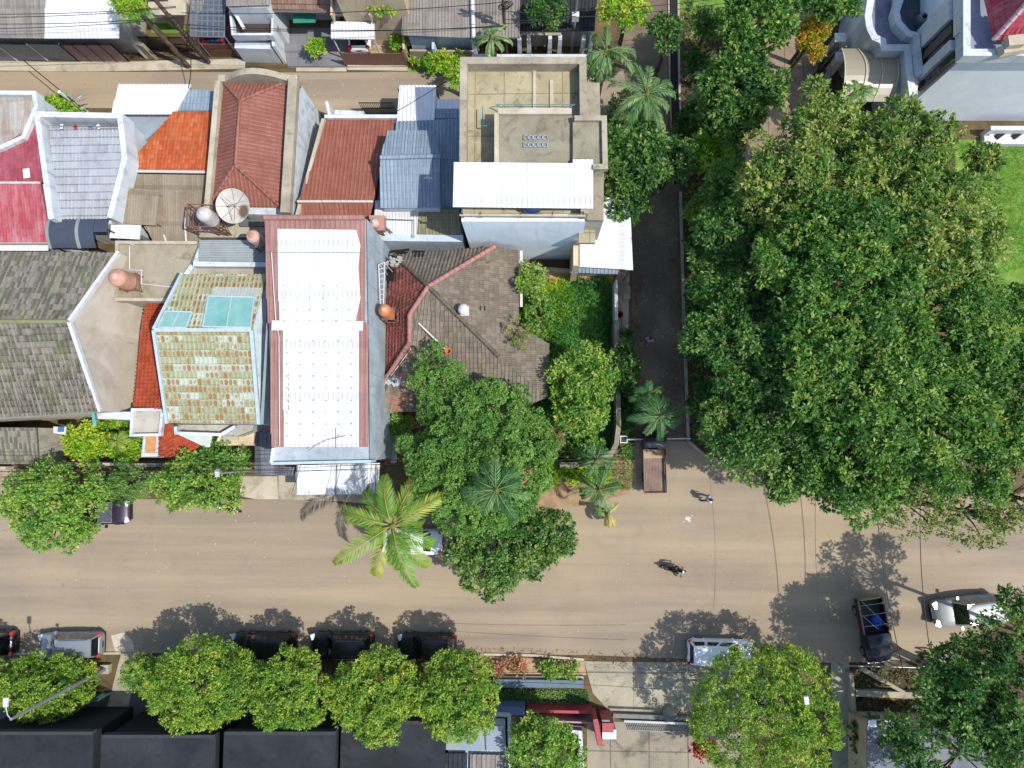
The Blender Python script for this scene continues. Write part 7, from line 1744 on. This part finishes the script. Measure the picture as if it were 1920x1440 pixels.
palm('garden_palm', 'small pale palm behind the white pillar fence', 922, 70, 4.4, 9, 2.1, M_palm, 1.2, .35, 28, group=gpv, seed=14, bias=.3)
palm('garden_palm', 'fan shaped palm hidden among dark trees east of the alley', 1338, 165, 5.5, 12, 1.8, M_palm, .8, .5, 34, group=gpv, seed=15, bias=.15)
palm('garden_palm', 'small bright palm in front of the arched cream carport', 1612, 172, 6.0, 9, 1.2, M_palm, .9, .35, 26, group=gpv, seed=17, bias=.3)
palm('garden_palm', 'leafy palm between the white twin roof and cream slab house', 262, 22, 5.5, 9, 1.5, M_palm, 1.2, .4, 26, group=gpv, seed=18, bias=.3)
palm('garden_palm', 'little yellow green palm in the mossy house garden', 222, 828, 2.6, 10, 1.2, M_coco, 1.2, .35, 26, group=gpv, seed=19)
# ---------------------------------------------------------------- weeds, grass (uncountable)
def scatter(name, label, poly, n, ln, wd, mat, z=.02, k=5, hgt=.2, parent=None):
    xs = np.array([p[0] for p in poly]); ys = np.array([p[1] for p in poly]); P = []
    while len(P) < n:
        x, y = NR.uniform(xs.min(), xs.max()), NR.uniform(ys.min(), ys.max()); ins = False; j = len(poly)-1
        for i in range(len(poly)):
            if (ys[i] > y) != (ys[j] > y) and x < (xs[j]-xs[i])*(y-ys[i])/(ys[j]-ys[i])+xs[i]: ins = not ins
            j = i
        if ins: P.append((x, y))
    C = np.array([W(x, y, z) for x, y in P]); C[:, 2] += NR.uniform(0, hgt, n)
    O = np.tile(np.array([0, 0, 1.0]), (n, 1)); T = .5+.25*np.sin(C[:, 0]*1.3)*np.cos(C[:, 1]*1.1)+NR.normal(size=n)*.12
    a = rosettes(C, O, k, ln, wd, T, 1.0)
    c0 = C.mean(0); c0[2] = 0
    o = leafmesh(name, *a, mat, None, tuple(c0)); return tag(o, label, 'plants', kind='stuff')
scatter('weeds', 'tangled green weeds filling the walled corner garden', [(978, 560), (1040, 545), (1070, 528), (1150, 525), (1152, 650), (1150, 860), (1060, 860), (1000, 780), (1035, 650), (975, 620)], 5200, .34, .22, leafm('weed_leaves', [L('#24521e'), L('#3a742e'), L('#56903c'), L('#86a652')]), hgt=.45)
scatter('weeds', 'yellow green grass along the edge of the weedy garden', [(1000, 545), (1050, 525), (1080, 545), (1060, 600), (1020, 640), (990, 640)], 1100, .34, .15, M_lime, hgt=.5)
scatter('ground_cover', 'fallen leaves and ground plants under the park trees', [(1285, 0), (1440, 30), (1420, 190), (1392, 290), (1410, 640), (1430, 850), (1330, 850), (1295, 826), (1282, 360)], 2600, .2, .45, leafm('fallen_leaves', [L('#3a2414'), L('#6a3c24'), L('#8e5a34'), L('#55602a')], .1), hgt=.05, k=3)
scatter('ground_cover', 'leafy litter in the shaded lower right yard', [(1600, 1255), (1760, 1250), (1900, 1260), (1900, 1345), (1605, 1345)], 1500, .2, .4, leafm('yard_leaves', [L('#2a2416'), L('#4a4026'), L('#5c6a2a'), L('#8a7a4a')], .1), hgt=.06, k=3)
scatter('ground_cover', 'low moss plants in the shaded moat yard', [(935, 1292), (1100, 1294), (1105, 1325), (935, 1325)], 500, .16, .4, M_feather, hgt=.05, k=4)
scatter('lawn_blades', 'rough grass edge of the bright lawn', [(1800, 268), (1925, 268), (1925, 500), (1850, 520)], 5000, .1, .2, leafm('lawn_blades_m', [L('#3f6c1c'), L('#527e26'), L('#688e34'), L('#869a48')]), hgt=.03, k=4)
scatter('ground_cover', 'green verge plants along alley wall foot', [(1160, 620), (1186, 620), (1186, 860), (1166, 860)], 700, .26, .3, M_dark, hgt=.3, k=5)
scatter('ground_cover', 'dry creeper and twigs on the sandy corner', [(1060, 870), (1185, 865), (1185, 915), (1080, 925)], 700, .3, .12, leafm('dry_straw', [L('#5a6a2a'), L('#8a8a4a'), L('#a89a6a'), L('#b8a880')], .1), hgt=.25, k=5)
scatter('ground_cover', 'patchy low plants between the alley and the paver path', [(1285, 0), (1420, 40), (1400, 190), (1380, 290), (1400, 840), (1330, 850), (1298, 826), (1284, 360)], 1800, .26, .35, M_dark, hgt=.35, k=5)
scatter('fallen_leaf_litter', 'brown leaves blown along both edges of the shaded alley', [(1250, 360), (1292, 360), (1296, 826), (1262, 826)], 900, .12, .5, MATS['fallen_leaves'], hgt=.02, k=2)
scatter('fallen_leaf_litter', 'brown leaves gathered at the west edge of the alley', [(1182, 520), (1204, 520), (1204, 826), (1188, 826)], 500, .12, .5, MATS['fallen_leaves'], hgt=.02, k=2)
scatter('fallen_leaf_litter', 'leaves blown along the south kerb and driveway', [(880, 1212), (1290, 1226), (1290, 1262), (1090, 1250), (880, 1236)], 420, .11, .5, MATS['fallen_leaves'], hgt=.02, k=2)
